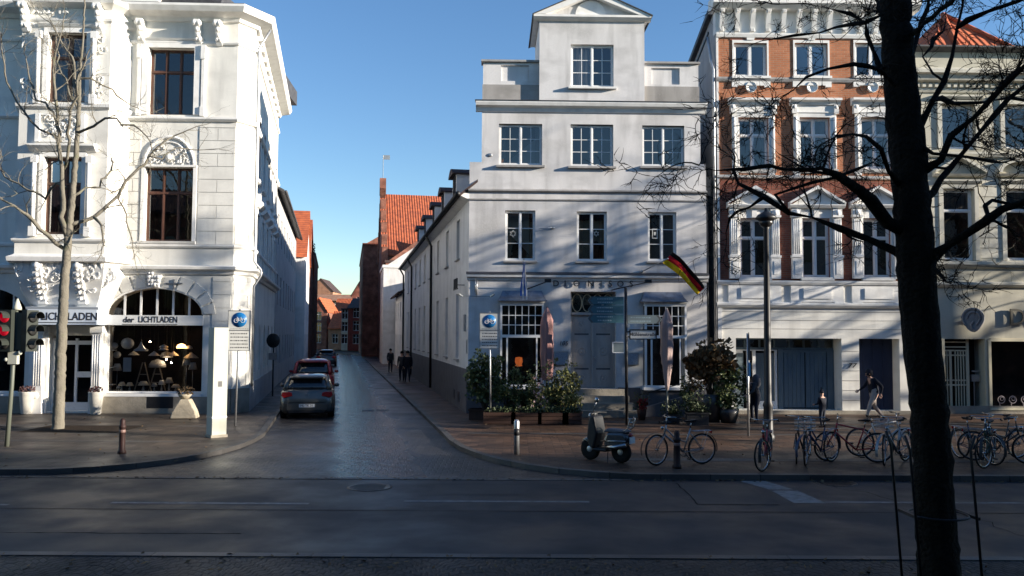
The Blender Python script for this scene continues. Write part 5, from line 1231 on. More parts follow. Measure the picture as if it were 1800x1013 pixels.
M_GRND = mat('bare_ground', (.06,.055,.05), .9, .2, noise=[(.2,(.04,.04,.035),.4,.7,(1,1,1))])
M_SOIL = mat('tree_pit_soil', (.045,.032,.022), .95, .1, noise=[(9,(.02,.015,.012),.4,.7,(1,1,1))], bump=(25,.8,.03))
def sheet(name, pts, z, m):
    o = MB().add([(x, y, z) for x, y in pts], [tuple(range(len(pts)))]).build(name, m, fix=False)
    if o.data.polygons[0].normal.z < 0: o.data.flip_normals()
    o['kind'] = 'structure'; return o
zR = -.10
sheet('ground', [(-600,-300),(600,-300),(600,900),(-600,900)], -.16, M_GRND)
YN, YF = 11.0, 17.3
sheet('main_road', [(-250,YN),(250,YN),(250,YF),(-250,YF)], zR, M_ASPH)
# street lines
def Rk(Y): return -2.25 - .2027*(Y-25.9)            # right kerb of the side street
def Lk(Y): return -7.95 - .205*(Y-28.6)
def crv(a, b, c, n=8): return [((1-t)**2*a[0]+2*t*(1-t)*b[0]+t*t*c[0], (1-t)**2*a[1]+2*t*(1-t)*b[1]+t*t*c[1]) for t in [k/n for k in range(n+1)]]
rc_ = crv((Rk(24.2), 24.2), (-.95, 17.9), (2.6, YF))          # right corner kerb
gA = G(400,806); gB = G(205,828); lc_ = crv((Lk(24.0)+.1, 24.0), (-6.2, 18.6), (-9.4, 17.55), 8) + [(-12.5, YF)]
far = 128.0
bend = [(Rk(110), 110), (Rk(118)-1.0, 118), (Rk(124)-5, 124), (-48, 131)]
bendL = [(Lk(112), 112), (Lk(116)-2, 116), (-48, 122)]
def edge_x(path, y):
    for (x0, y0), (x1, y1) in zip(path, path[1:]):
        if min(y0, y1) <= y <= max(y0, y1) and y0 != y1: return x0 + (x1-x0)*(y-y0)/(y1-y0)
    return path[0][0] if abs(y-path[0][1]) < abs(y-path[-1][1]) else path[-1][0]
Lp = lc_ + [bendL[0]]; Rp = rc_ + [bend[0]]
ys_ = [YF-.12+ (24.3-YF)*k/14 for k in range(15)] + [26+ (110-26)*k/14 for k in range(15)]
mbs = MB()
for i, y in enumerate(ys_): mbs.v += [(edge_x(Lp, y)-.05 if y > YF+.3 else -12.4, y, zR+.004), (edge_x(Rp, y)+.05 if y > YF+.05 else 2.55, y, zR+.004)]
for i in range(len(ys_)-1): mbs.f.append([2*i, 2*i+1, 2*i+3, 2*i+2]); mbs.m.append(0); mbs.smooth.append(False)
far_pts = [(Lk(110),110), bendL[1], bendL[2], bend[3], bend[2], bend[1], (Rk(110),110)]
mbs.add([(x, y, zR+.004) for x, y in far_pts], [(0,1,5,6),(1,2,3,4),(1,4,5)])
o = mbs.build('side_street', M_SETT, fix=False); o['kind'] = 'structure'
# pavements as slabs with kerbs
def slab(name, pts, m, z0=-.14, z1=0.0):
    o = MB().prismz(pts, z0, z1).build(name, m); o['kind'] = 'structure'; return o
right_pav = rc_ + [(250, YF), (250, 45), (Rk(45)+30, 45), (Rk(45)+12, 130), bend[2], bend[1], bend[0]]
slab('pavement_right', right_pav, M_PAVE)
left_pav = [(-250, 40), (-250, YF)] + [(p[0], p[1]) for p in reversed(lc_)] + [bendL[0], bendL[1], (Lk(112)-10, 118), (Lk(80)-12, 80), (-45, 40)]
slab('pavement_left', left_pav, M_PAVG)
slab('near_pavement', [(-250,-40),(250,-40),(250,YN),(-250,YN)], M_FAN, -.14, 0.0)
def kerb(name, path, w=.16, z=.012, side=1):
    m = MB(); n = len(path)
    L_ = [];
    for i, p in enumerate(path):
        a = Vector((*path[max(i-1,0)],0)); b_ = Vector((*path[min(i+1,n-1)],0)); t = (b_-a).normalized(); nn = Vector((-t.y, t.x, 0))*side
        L_.append((Vector((*p,0)) - nn*.012, Vector((*p,0)) + nn*w))
    for i in range(n-1):
        (a,b_),(c,d) = L_[i], L_[i+1]; Z = Vector((0,0,z)); B_ = Vector((0,0,-.13))
        m.add([a+Z,b_+Z,d+Z,c+Z,a+B_,b_+B_,d+B_,c+B_], [(0,1,2,3),(0,3,7,4),(1,5,6,2),(4,7,6,5)])
    o = m.build(name, M_KERB); o['kind'] = 'structure'; return o
kerb('kerb', [(-250,YN),(250,YN)], side=-1)
kerb('kerb', list(reversed(rc_)) [0:0] + [(250,YF)] + list(reversed(rc_)) + [bend[0], bend[1]], side=-1)
kerb('kerb', [(-250,YF)] + list(reversed(lc_)) + [bendL[0]], side=1)
# granite bands in the pavement
for i, (y0, y1, x0, x1, z) in enumerate(((27.4,27.75,2.5,60,.004),(24.2,24.45,-1.2,60,.004),(25.9,26.1,6.5,60,.004),(25.6,25.9,-40,-8.6,.004),(22.0,22.2,-40,-8.0,.004),(19.2,19.6,2,60,.004))):
    o = MB().box(x0, x1, y0, y1, -.01, z).build('paving_band', M_KERB); o['kind'] = 'structure'
# wet setts border at road edge + gutter
o = MB().box(-250, 250, YN+.02, YN+.34, -.12, zR+.006).build('gutter_setts', M_SETT); o['kind'] = 'structure'
o = MB().box(-12.4, 2.4, YF-.16, YF+.02, -.12, zR+.010).build('sett_edge', M_KERB); o['kind'] = 'structure'
# markings
def mark(pts, z=zR+.004):
    return sheet('road_marking', [(p.x, p.y) for p in pts], z, M_LINE)
def lmark(x0, x1, py, w=.12):
    a, b_ = G(x0, py, zR), G(x1, py, zR); return mark([Vector((a.x, a.y-w/2, 0)), Vector((b_.x, a.y-w/2, 0)), Vector((b_.x, a.y+w/2, 0)), Vector((a.x, a.y+w/2, 0))])
lmark(195, 545, 884); lmark(710, 1035, 881); lmark(1450, 1990, 883); lmark(-300, 20, 886)
mark([G(1300,846,zR), G(1345,846,zR), G(1395,861,zR), G(1352,861,zR)]); mark([G(1356,863,zR), G(1402,863,zR), G(1452,885,zR), G(1396,885,zR)])
for px, py, rr_, lb in ((650, 857, .42, 'round iron manhole cover in the road opposite the side street'), (1468, 849, .42, 'round iron manhole cover near the far kerb by the bicycles')):
    g = G(px, py, zR); r = thing('manhole_cover', (g.x, g.y, zR), 0, lb, 'manhole cover', 'manhole covers in the road')
    m = MB(); m.lathe([(rr_,-.02),(rr_,.006),(rr_-.05,.008),(rr_-.06,.001),(0.01,.001)], (0,0,0), 26); m.build('rim', M_DARKM, r)
    m = MB()
    for k in range(-3, 4): m.box(-.28, .28, k*.09-.02, k*.09+.02, 0, .007)
    m.build('cast_ribs', M_DARKM, r)
g = G(660, 722, zR); r = thing('drain_cover', (g.x, g.y, zR+.006), R(11), 'pair of dark iron drain covers set in the cobbles of the side street', 'drain cover'); m = MB(); m.box(-.5,-.05,-.3,.3,-.02,.008); m.box(.05,.5,-.3,.3,-.02,.008); m.build('cover', M_BLACK, r)

# ================================================================ houses further down the side street
def simple_house(name, F, t0, t1, ze, label, m, depth=9, prot=0.0, roof='along', zr=3.5, rm=None, wins=None, fmat=None, sgn=1, storeys=3):
    """F is a wall plane running along the street; u from t0 to t1"""
    root = thing(name, F.O, F.a, label, 'house', 'houses along the side street')
    rm = rm or M_TILED; y0 = -prot; hs = []; fm = fmat or M_WFRAME
    for s in range(storeys):
        zb_ = 1.1 + s*(ze-.6)/storeys; n = max(1, int(abs(t1-t0)/2.6))
        for k in range(n):
            u = t0+(t1-t0)*(k+.5)/n; hs.append((u-.5, u+.5, zb_, zb_+1.6))
    a, c = min(t0,t1), max(t0,t1)
    m_ = MB(); wall(m_, a, c, 0, ze, hs, y0, .35); m_.quad((a,y0,0),(a,depth,0),(a,depth,ze),(a,y0,ze)); m_.quad((c,y0,0),(c,depth,0),(c,depth,ze),(c,y0,ze)); m_.quad((a,depth,0),(c,depth,0),(c,depth,ze),(a,depth,ze))
    if roof == 'cross':
        mm = (a+c)/2; m_.add([(a,y0,ze),(c,y0,ze),(mm,y0,ze+zr)], [(0,1,2)]); m_.add([(a,depth,ze),(c,depth,ze),(mm,depth,ze+zr)], [(0,1,2)])
    else:
        yy = (y0+depth)/2; m_.add([(a,y0,ze),(a,depth,ze),(a,yy,ze+zr)], [(0,1,2)]); m_.add([(c,y0,ze),(c,depth,ze),(c,yy,ze+zr)], [(0,1,2)])
    m_.build('wall', m, root)
    r_ = MB()
    if roof == 'cross':
        mm = (a+c)/2
        for s, e in ((a-.2, -1), (c+.2, 1)): r_.add([(s,y0-.15,ze-.15),(s,depth,ze-.15),(mm,depth,ze+zr),(mm,y0-.15,ze+zr),(s,y0-.15,ze-.02),(s,depth,ze-.02),(mm,depth,ze+zr+.14),(mm,y0-.15,ze+zr+.14)], [(0,1,2,3),(7,6,5,4),(0,4,5,1),(3,2,6,7),(0,3,7,4),(1,5,6,2)])
    elif roof == 'along':
        yy = (y0+depth)/2
        for s in (y0-.35, depth+.3): r_.add([(a-.1,s,ze-.15),(c+.1,s,ze-.15),(c+.1,yy,ze+zr),(a-.1,yy,ze+zr),(a-.1,s,ze-.02),(c+.1,s,ze-.02),(c+.1,yy,ze+zr+.14),(a-.1,yy,ze+zr+.14)], [(0,1,2,3),(7,6,5,4),(0,4,5,1),(3,2,6,7),(0,3,7,4),(1,5,6,2)])
        r_.tube([(a, y0-.42, ze-.1),(c, y0-.42, ze-.1)], .08, 6)
    else: r_.box(a-.1, c+.1, y0-.1, depth, ze, ze+.25)
    r_.build('roof', rm, root)
    for q in hs:
        w_ = MB(); u0,u1,z0,z1 = q; y = y0+.12
        for x in (u0, (u0+u1)/2-.03, u1-.06): w_.box(x, x+.06, y, y+.05, z0, z1)
        for z in (z0, z0+(z1-z0)*.62, z1-.06): w_.box(u0+.06, u1-.06, y+.003, y+.047, z, z+.06)
        ww_ = w_.build('window', fm, root); MB().quad((u0,y+.06,z0),(u1,y+.06,z0),(u1,y+.06,z1),(u0,y+.06,z1)).build('pane', M_GLASSD, ww_)
    return root
M_GLASSD = mat('dark_window_glass', (.015,.016,.02), .06, .9)
simple_house('town_house', Ls, 13.4, 36.5, 10.2, 'pale grey rendered house with a slate roof next to the ornate corner house', M_PLG, roof='along', rm=M_SLATE, zr=2.4)
simple_house('town_house', Ls, 37.0, 48.5, 8.9, 'white gabled house with an orange tiled roof rising behind the grey house', M_PLS, roof='cross', zr=4.2, rm=M_TILE, prot=.7)
simple_house('town_house', Ls, 49.0, 71.0, 9.6, 'red brick house with the taller orange tiled cross roof on the left row', M_BRICKF, roof='cross', zr=5.0, rm=M_TILE, prot=.5)
r5 = simple_house('town_house', Ls, 71.5, 92.0, 12.0, 'dark brick flat roofed house with plants on its roof terrace', M_BRICKD, roof='flat', rm=M_SLATE, prot=.7, storeys=4)
M_LEAFD = mat('dark_leaves', (.035,.055,.02), .6, .4, noise=[(3,(.06,.075,.03),.4,.7,(1,1,1))])
m = MB(); rr = random.Random(3)
for k in range(150):
    c = Vector((71.6+rr.random()*3, -.7+rr.random()*1.4, 12.3+abs(rr.gauss(.4,.35)))); d = Vector((rr.gauss(0,1),rr.gauss(0,1),rr.gauss(0,1))).normalized()*.14; e = d.orthogonal().normalized()*.09; m.add([c-d,c+e,c+d,c-e],[(0,1,2,3)])
m.build('terrace_plants', M_LEAFD, r5, fix=False)
simple_house('town_house', Ds, -48.8, -36.4, 6.1, 'low white house with a short tiled roof at the end of the white wing', M_PLS, roof='along', zr=2.2, storeys=2)
simple_house('town_house', Ds, -57.0, -49.5, 8.9, 'white flat topped house with a cornice in front of the big orange roof', M_PLD, roof='flat', rm=M_TRIM, prot=1.1, storeys=3)
simple_house('town_house', Ds, -58.9, -57.2, 10.0, 'narrow dark brick house squeezed before the big gabled hall', M_BRICKF, roof='flat', prot=.6, storeys=3)
# big brick gabled hall
gh = simple_house('gabled_hall', Ds, -74.5, -59.0, 11.0, 'tall brick gabled hall with a huge bright orange tiled roof and stepped gable', M_BRICKF, depth=24, roof='cross', zr=7.4, rm=M_TILEY, prot=.8)
gh['category'] = 'hall'
m = MB(); a, c, ze, zr_ = -74.5, -59.0, 11.0, 7.4
for k in range(6):
    f = k/5.0
    for s in (-1, 1):
        x = (a+c)/2 + s*(c-a)/2*(1-f); z = ze+zr_*f; m.box(x-.55, x+.55, -.95, -.35, z-1.4, z+.75)
m.box((a+c)/2-.4, (a+c)/2+.4, -1.0, -.3, ze+zr_, ze+zr_+1.9); m.build('stepped_gable', M_BRICKF, gh)
m = MB(); m.tube([((a+c)/2,-.65,ze+zr_+1.9),((a+c)/2,-.65,ze+zr_+4.6)], .04, 5); m.box((a+c)/2-.02,(a+c)/2+.02,-.62,.1,ze+zr_+4.1,ze+zr_+4.6); m.build('weather_vane', M_GALV, gh)
simple_house('town_house', Ds, -110, -75.5, 13.6, 'dark brick house with a flat brick top beyond the gabled hall', M_BRICKF, roof='flat', rm=M_BRICKD, prot=2.6, storeys=4)
# closing houses across the end of the street
def end_house(px0, px1, pyt, Y, label, m, roof='flat', zr=0, rm=None, dep=10, rot=0, storeys=3, nwin=3, name='town_house'):
    a, b_ = A(px0, 588, Y), A(px1, 588, Y); zt = A(px0, pyt, Y).z
    F = Facade(a.x, Y, rot)
    rt = simple_house(name, F, 0, b_.x-a.x, zt, label, m, depth=dep, roof=roof, zr=zr, rm=rm, storeys=storeys); rt['group'] = 'houses closing the far end of the side street'; return rt
end_house(535, 648, 528, 192, 'long pale orange brick house standing behind the end of the street', M_BRICKO, roof='along', zr=1.4, rm=M_BRICKO, storeys=4)
end_house(540, 584, 512, 205, 'tall pale brick gabled house at the left of the street end', M_BRICKO, roof='cross', zr=3.0, rm=M_TILED, storeys=4)
end_house(584, 614, 553, 168, 'brick house with a broad red tiled roof in the middle of the street end', M_BRICKF, roof='along', zr=3.2, rm=M_TILE, storeys=2)
end_house(545, 574, 548, 150, 'dark brick gabled house at the left of the street end', M_BRICKF, roof='cross', zr=2.4, rm=M_TILE, storeys=3)
end_house(577, 601, 577, 146, 'low brick house with a steep red tiled roof and arched windows at the street end', M_BRICKO, roof='along', zr=2.9, rm=M_TILE, storeys=1)
end_house(611, 640, 541, 138, 'dark red painted house at the right of the street end', mat('dark_red_render', (.20,.045,.035), .85, .2, noise=[(2,(.13,.03,.03),.4,.8,(1,1,1))]), roof='along', zr=1.6, rm=M_TILED, storeys=3)
end_house(617, 644, 520, 160, 'grey topped brick house behind the dark red house', M_BRICKF, roof='cross', zr=2.6, rm=M_SLATE, storeys=4)
end_house(600, 611, 545, 141, 'slim pale house with a cream wall left of the dark red house', M_PLC, storeys=3)

# row of houses on our own side of the main road, behind and right of the camera: they shade the road
for i, (x0, x1, h, y) in enumerate(((-60,-34,14,-3),(-33,-12,14,-3.5),(-11.5,11,14,-3),(12,34,14,1.0),(34.5,58,15,2.2),(58.5,84,19.5,2.4),(84.5,112,20.5,2.4),(112.5,150,20,2.4))):
    nm = ('pale','brick','cream','grey','tall brick','white','tall grey','long brick')[i]
    root = thing('terraced_house', (x0, y, 0), 0, nm + ' terraced house on the near side of the road, outside the view' , 'house', 'terraced houses on the near side of the road')
    m = MB(); m.box(0, x1-x0, -10, 0, 0, h-2.5); m.build('wall', (M_PLG, M_BRICKF, M_PLC, M_PLG, M_BRICKF, M_PLS, M_PLG, M_BRICKF)[i], root)
    m = MB(); m.profx([(.3,h-2.6),(.3,h-2.4),(-5,h+.2),(-10.3,h-2.4),(-10.3,h-2.6)], -.05, x1-x0+.05); m.build('roof', M_TILED, root)
    for s in range(3):
        for k in range(int((x1-x0)/3)):
            m = MB(); u = 1.5+3*k; z = 1.2+s*(h-3)/3.2; m.box(u-.55, u+.55, -.02, .03, z, z+1.7); m.build('window', M_GLASSD, root)

# ================================================================ trees
M_BARKD = mat('dark_wet_bark', (.016,.013,.010), .95, .12, noise=[(5,(.008,.007,.006),.4,.7,(3,3,.5)),(9,(.05,.052,.035),.70,.8,(1,1,1))], bump=(22,1.0,.06))
M_BARKL = mat('pale_grey_bark', (.17,.155,.125), .85, .2, noise=[(4,(.11,.10,.08),.4,.75,(2,2,.4)),(3,(.12,.13,.07),.58,.8,(1,1,1))], bump=(18,.8,.02))
def resample(pts, step, rr, jit):
    out = [pts[0]]
    for i in range(len(pts)-1):
        a, b_ = pts[i], pts[i+1]; L_ = (b_[0]-a[0]).length; n = max(1, int(L_/step))
        for k in range(1, n+1):
            t = k/n; p = a[0].lerp(b_[0], t)
            if k < n: p = p + Vector((rr.gauss(0,jit), rr.gauss(0,jit), rr.gauss(0,jit)))
            out.append((p, a[1]*(1-t)+b_[1]*t))
    return out
def twig(m, p, d, L_, r, lev, rr, droop=0.0, spread=.9):
    n = 4 + 2*min(lev, 2); pts = [p]; rad = [r]; q = p.copy(); dd = d.copy()
    for k in range(n):
        dd = (dd + Vector((rr.gauss(0,.19), rr.gauss(0,.19), rr.gauss(0,.17)-droop))).normalized(); q = q + dd*(L_/n); pts.append(q.copy()); rad.append(r*(1-(k+1)/n*.75))
    m.tube(pts, rad, 5 if r > .012 else 3, cap=False)
    if lev <= 0: return
    for k in range(rr.randint(2, 4) + (1 if lev > 1 else 0)):
        i = rr.randint(1, n); ax = Vector((rr.gauss(0,1), rr.gauss(0,1), rr.gauss(0,1))).normalized()
        nd = (dd + ax*spread).normalized(); twig(m, pts[i], nd, L_*rr.uniform(.45,.75), max(.0042, rad[i]*rr.uniform(.5,.75)), lev-1, rr, droop, spread)
def make_tree(name, label, cat, Y0, branches, mat_, seed, px2m, twig_every=.35, twL=.7, lev=2, trunk_n=14, dens=1.0, jit=.03, origin=None, droop=0.0, minr=.004):
    """branches: list of (points [(px,py,width_px)], depth drift at the tip in metres)"""
    rr = random.Random(seed); base = origin
    root = thing(name, base, 0, label, cat, 'street trees on the pavements')
    tr = MB(); cr = MB()
    for bi, (pp, drift) in enumerate(branches):
        n = len(pp); P = []
        for i, (x, y, w) in enumerate(pp):
            f = i/max(1,n-1); p = A(x, y, Y0 + drift*f) ; P.append((p - Vector(base), w*px2m/2))
        S = resample(P, .22 if bi else .09, rr, jit if bi else .008)
        if bi == 0 or P[0][1] > .05: tr.tube([s[0] for s in S], [max(minr, s[1]*(.93 if bi == 0 else .78*rr.uniform(.92,1.08))) for s in S], trunk_n if bi == 0 else 8)
        else: tr.tube([s[0] for s in S], [max(minr, s[1]*rr.uniform(.9,1.1)) for s in S], 6)
        if bi == 0 : continue
        tot = len(S)
        for i in range(1, tot):
            if rr.random() < dens*(.25+.75*i/tot):
                d = (S[i][0]-S[i-1][0]).normalized(); ax = Vector((rr.gauss(0,1), rr.gauss(0,.9), rr.gauss(0,1)+.15)).normalized(); nd = (d*.5+ax).normalized()
                twig(cr, S[i][0], nd, twL*rr.uniform(.5,1.3), max(.005, min(S[i][1]*.4, .022)), lev, rr, droop)
        d = (S[-1][0]-S[-2][0]).normalized(); twig(cr, S[-1][0], d, twL*1.2, max(.005, S[-1][1]), lev, rr, droop)
    tr.build('trunk', mat_, root); cr.build('crown', mat_, root, fix=False); return root
Y9 = 9.0; g9 = G(1655, 1056); base9 = Vector((A(1655,1000,Y9).x, Y9, 0))
bR = [
 ([(1655,1075,92),(1649,1013,74),(1643,880,69),(1635,760,67),(1624,640,66),(1613,520,66),(1605,400,65),(1593,250,61),(1582,120,56),(1573,0,54),(1566,-140,46),(1560,-260,36)], 0),
 ([(1596,410,34),(1560,392,26),(1530,352,23),(1510,335,20),(1476,311,17),(1446,296,13),(1400,298,10),(1377,298,9),(1353,291,9),(1308,298,7),(1291,298,6),(1258,300,4),(1229,291,3)], -1.2),
 ([(1600,460,30),(1575,442,22),(1526,420,17),(1476,401,14),(1427,382,12),(1387,375,11),(1343,346,10),(1298,323,8),(1290,302,6),(1291,286,4)], .9),
 ([(1387,375,6),(1362,342,6),(1400,330,5),(1427,321,5),(1470,312,4),(1500,300,4),(1525,290,4)], .4),
 ([(1343,346,6),(1318,365,5),(1296,372,4),(1283,384,3),(1276,410,2)], .5),
 ([(1592,180,20),(1568,145,12),(1548,124,9),(1525,116,8),(1501,113,8),(1456,121,6),(1417,136,5),(1395,158,3),(1375,172,2)], -.8),
 ([(1580,110,24),(1548,125,14),(1536,90,11),(1524,60,10),(1522,40,9),(1496,25,6),(1456,15,5),(1415,6,4),(1370,8,3)], .8),
 ([(1522,40,8),(1505,42,6),(1470,48,5),(1440,58,4),(1400,62,3),(1340,72,2)], 1.2),
 ([(1524,38,8),(1548,28,7),(1570,10,6),(1580,-20,5)], .3),
 ([(1620,352,30),(1640,338,20),(1654,316,16),(1693,269,14),(1723,232,13),(1753,197,12),(1800,153,10),(1860,110,8),(1930,60,5)], .8),
 ([(1614,300,28),(1630,296,18),(1654,281,15),(1672,240,12),(1713,207,11),(1743,173,10),(1762,153,9),(1800,118,8),(1850,70,6)], -.8),
 ([(1606,240,24),(1619,222,14),(1639,178,13),(1659,143,12),(1674,99,11),(1683,49,9),(1692,10,7),(1698,-60,5)], .5),
 ([(1683,49,6),(1700,36,7),(1738,20,6),(1790,2,5),(1840,-20,4)], -.5),
 ([(1598,100,24),(1609,74,14),(1619,39,11),(1630,16,9),(1644,-30,7)], .7),
 ([(1625,470,30),(1646,446,24),(1669,430,20),(1698,410,19),(1733,390,17),(1762,368,15),(1800,355,12),(1850,330,9),(1920,320,6)], -.9),
 ([(1698,410,12),(1720,400,10),(1736,378,9),(1732,362,8),(1745,352,7),(1790,362,5),(1830,380,4)], .5),
 ([(1639,178,8),(1654,173,7),(1676,182,7),(1723,181,6),(1738,178,5),(1775,172,4),(1820,180,3)], 1.0),
 ([(1608,250,12),(1640,270,8),(1700,276,6),(1745,284,5),(1762,286,3)], -1.0),
 ([(1659,143,7),(1640,130,6),(1622,100,5),(1640,70,4),(1662,40,3)], 1.0),
 ([(1743,173,7),(1760,150,6),(1790,120,5),(1800,96,4),(1830,60,3)], -1.2),
 ([(1585,330,14),(1562,300,9),(1548,262,7),(1522,240,5),(1500,236,4),(1470,240,3)], -1.4),
 ([(1646,446,9),(1640,470,7),(1655,486,5),(1662,495,3)], -.6),
 ([(1580,60,16),(1560,30,10),(1545,5,8),(1520,-30,6)], 1.4),
 ([(1600,60,12),(1640,30,8),(1680,-5,6)], -1.5),
]
tR_ = make_tree('street_tree', 'thick dark bare trunked tree close to us on the right with wide crooked branches', 'tree', Y9, bR, M_BARKD, 11, Y9/FPX, twL=.55, lev=3, origin=base9, trunk_n=44, dens=.9, jit=.03, minr=.004)
from mathutils import noise as mnoise
for o in tR_.children:
    if o.name.startswith('trunk'):
        for v_ in o.data.vertices:
            c_ = v_.co; n_ = mnoise.noise(Vector((c_.x*16, c_.y*16, c_.z*2.2))); n2_ = mnoise.noise(Vector((c_.x*5+9, c_.y*5, c_.z*1.1)))
            v_.co = c_ + v_.normal*(.016*n_ + .020*n2_)
Yl = 24.85; bl = G(101, 757)
bL = [
 ([(101,760,30),(102,752,22),(104,700,20),(108,600,19),(113,500,17),(118,440,15),(122,400,13),(128,340,11),(134,270,10),(138,200,8),(140,130,6),(146,70,4),(149,0,3)], 0),
 ([(118,420,12),(112,395,11),(110,340,10),(106,280,9),(100,220,8),(97,160,6),(95,110,4),(103,75,3),(110,52,2)], -.7),
 ([(112,437,9),(98,428,9),(85,414,9),(60,390,9),(48,378,8),(38,372,6),(25,362,5),(5,352,4)], -.9),
 ([(124,395,12),(134,392,9),(150,388,9),(165,382,8),(190,360,7),(215,330,7),(235,305,6),(262,275,5),(290,248,4),(305,240,3)], .8),
 ([(116,330,7),(100,322,6),(80,350,5),(50,335,5),(20,318,4),(2,300,3)], .8),
 ([(108,250,7),(95,238,6),(70,228,5),(45,200,5),(30,180,4),(12,145,4),(4,95,3)], -.6),
 ([(134,235,7),(150,228,6),(165,222,6),(185,208,5),(205,208,4),(235,220,4),(258,240,3),(266,262,2)], -.8),
 ([(136,170,6),(130,145,5),(130,110,4),(118,90,4),(102,62,3),(88,40,2)], .5),
 ([(112,300,6),(120,265,6),(122,220,5),(130,180,5),(136,140,4)], -.9),
 ([(140,138,5),(160,138,4),(180,150,3),(205,168,3),(225,182,2)], .9),
 ([(128,345,6),(150,330,4),(175,330,4),(195,300,4),(198,288,3)], 1.2),
 ([(165,382,5),(178,396,4),(181,420,3)], -.5),
 ([(138,200,5),(120,160,4),(108,130,3),(100,110,3),(98,60,2)], 1.1),
 ([(100,220,5),(85,190,4),(60,165,4),(50,130,3),(46,100,2)], .9),
 ([(215,330,4),(208,350,3),(222,390,3),(232,420,2)], .3),
 ([(262,275,3),(285,280,3),(310,260,2),(330,262,2)], .5),
]
tL = make_tree('street_tree', 'slender pale barked bare tree in front of the lamp shop entrance', 'tree', Yl, bL, M_BARKL, 21, Yl/FPX, twL=1.0, lev=2, origin=Vector((bl.x, Yl, 0)), dens=.85, jit=.04, minr=.006, droop=-.02)
# avenue trees further right along the far pavement and the near pavement (out of the frame; their branches shade the house fronts)
def avenue_tree(x, y, h, seed, label):
    rr = random.Random(seed); root = thing('street_tree', (x, y, 0), 0, label, 'tree', 'street trees on the pavements'); tr = MB(); cr = MB()
    tr.tube([(0,0,0),(.05,0,1.5),(.0,.1,3.2),(.1,.0,h*.55),(0,.1,h*.85)], [.30,.25,.22,.15,.05], 10)
    for k in range(17):
        z = h*(.24+.55*k/17); a = k*2.4+rr.random(); L_ = h*.38*rr.uniform(.8,1.15)*(1.1-.5*k/15); d = Vector((math.cos(a), math.sin(a), rr.uniform(.3,.8))).normalized()
        p = Vector((0,0,z)); pts = [p]; rad = [.13-.004*k]
        for i in range(5): d = (d+Vector((rr.gauss(0,.12),rr.gauss(0,.12),rr.gauss(0,.1)))).normalized(); p = p+d*L_/5; pts.append(p.copy()); rad.append((.13-.004*k)*(1-.16*(i+1)))
        tr.tube(pts, rad, 6)
        for i in range(1, 6):
            for j in range(1): twig(cr, pts[i], (d+Vector((rr.gauss(0,.8),rr.gauss(0,.8),rr.gauss(0,.6)))).normalized(), 1.5, .022, 2, rr)
    tr.build('trunk', M_BARKL, root); cr.build('crown', M_BARKL, root, fix=False); return root
AV = [(18.6,24.8,13,31),(26.5,24.4,15,32),(33,23.6,17,33),(26,21.2,18,34),(43,25.0,17,35),(37,20.8,19,36)]
names = ['first','second','third','fourth','fifth','sixth']
for (x, y, h, sdd), nm in zip(AV, names): avenue_tree(x, y, h, sdd, nm + ' bare avenue tree beyond the right edge on the far pavement')
# ================================================================ street furniture
def sgn_plane(px, py, Y): p = A(px, py, Y); return p
M_SIGNF = mat('aluminium_sign_face', (.62,.62,.58), .4, .4, noise=[(5,(.5,.5,.46),.5,.9,(1,1,1))])
M_SBLUE = mat('traffic_sign_blue', (.01,.16,.42), .4, .5)
M_SWHITE = mat('traffic_sign_white', (.75,.75,.73), .4, .4)
M_TXT = mat('small_dark_print', (.10,.10,.10), .6, .3)
def print_lines(m, u0, u1, z0, z1, n, y, seed, cw=.035):
    """rows of little word-length strokes: print too small to read in the photograph"""
    rr = random.Random(seed); h = (z1-z0)/n
    for k in range(n):
        x = u0 + rr.random()*.03; z = z1-h*(k+.5)
        while x < u1-.02:
            w_ = min(rr.uniform(.02, .06), u1-x); m.box(x, x+w_, y-.001, y, z-h*.16, z+h*.16); x += w_+.018
def bike_symbol(m, c, s, y):
    x, z = c; r = s*.27
    for dx in (-.45, .45): m.torus((x+dx*s, y, z-.12*s), r, s*.035, 16, 4)
    t = s*.035
    P = lambda a, b_: (x+a*s, y, z+b_*s)
    for q in ([P(-.45,-.12),P(-.22,.22),P(.22,.22),P(-.03,-.12),P(-.45,-.12)], [P(-.22,.22),P(-.03,-.12)], [P(.22,.22),P(.45,-.12)], [P(.22,.22),P(.18,.34),P(.30,.36)], [P(-.25,.26),P(-.27,.32)], [P(-.36,.34),P(-.18,.34)]): m.tube(q, t, 4)
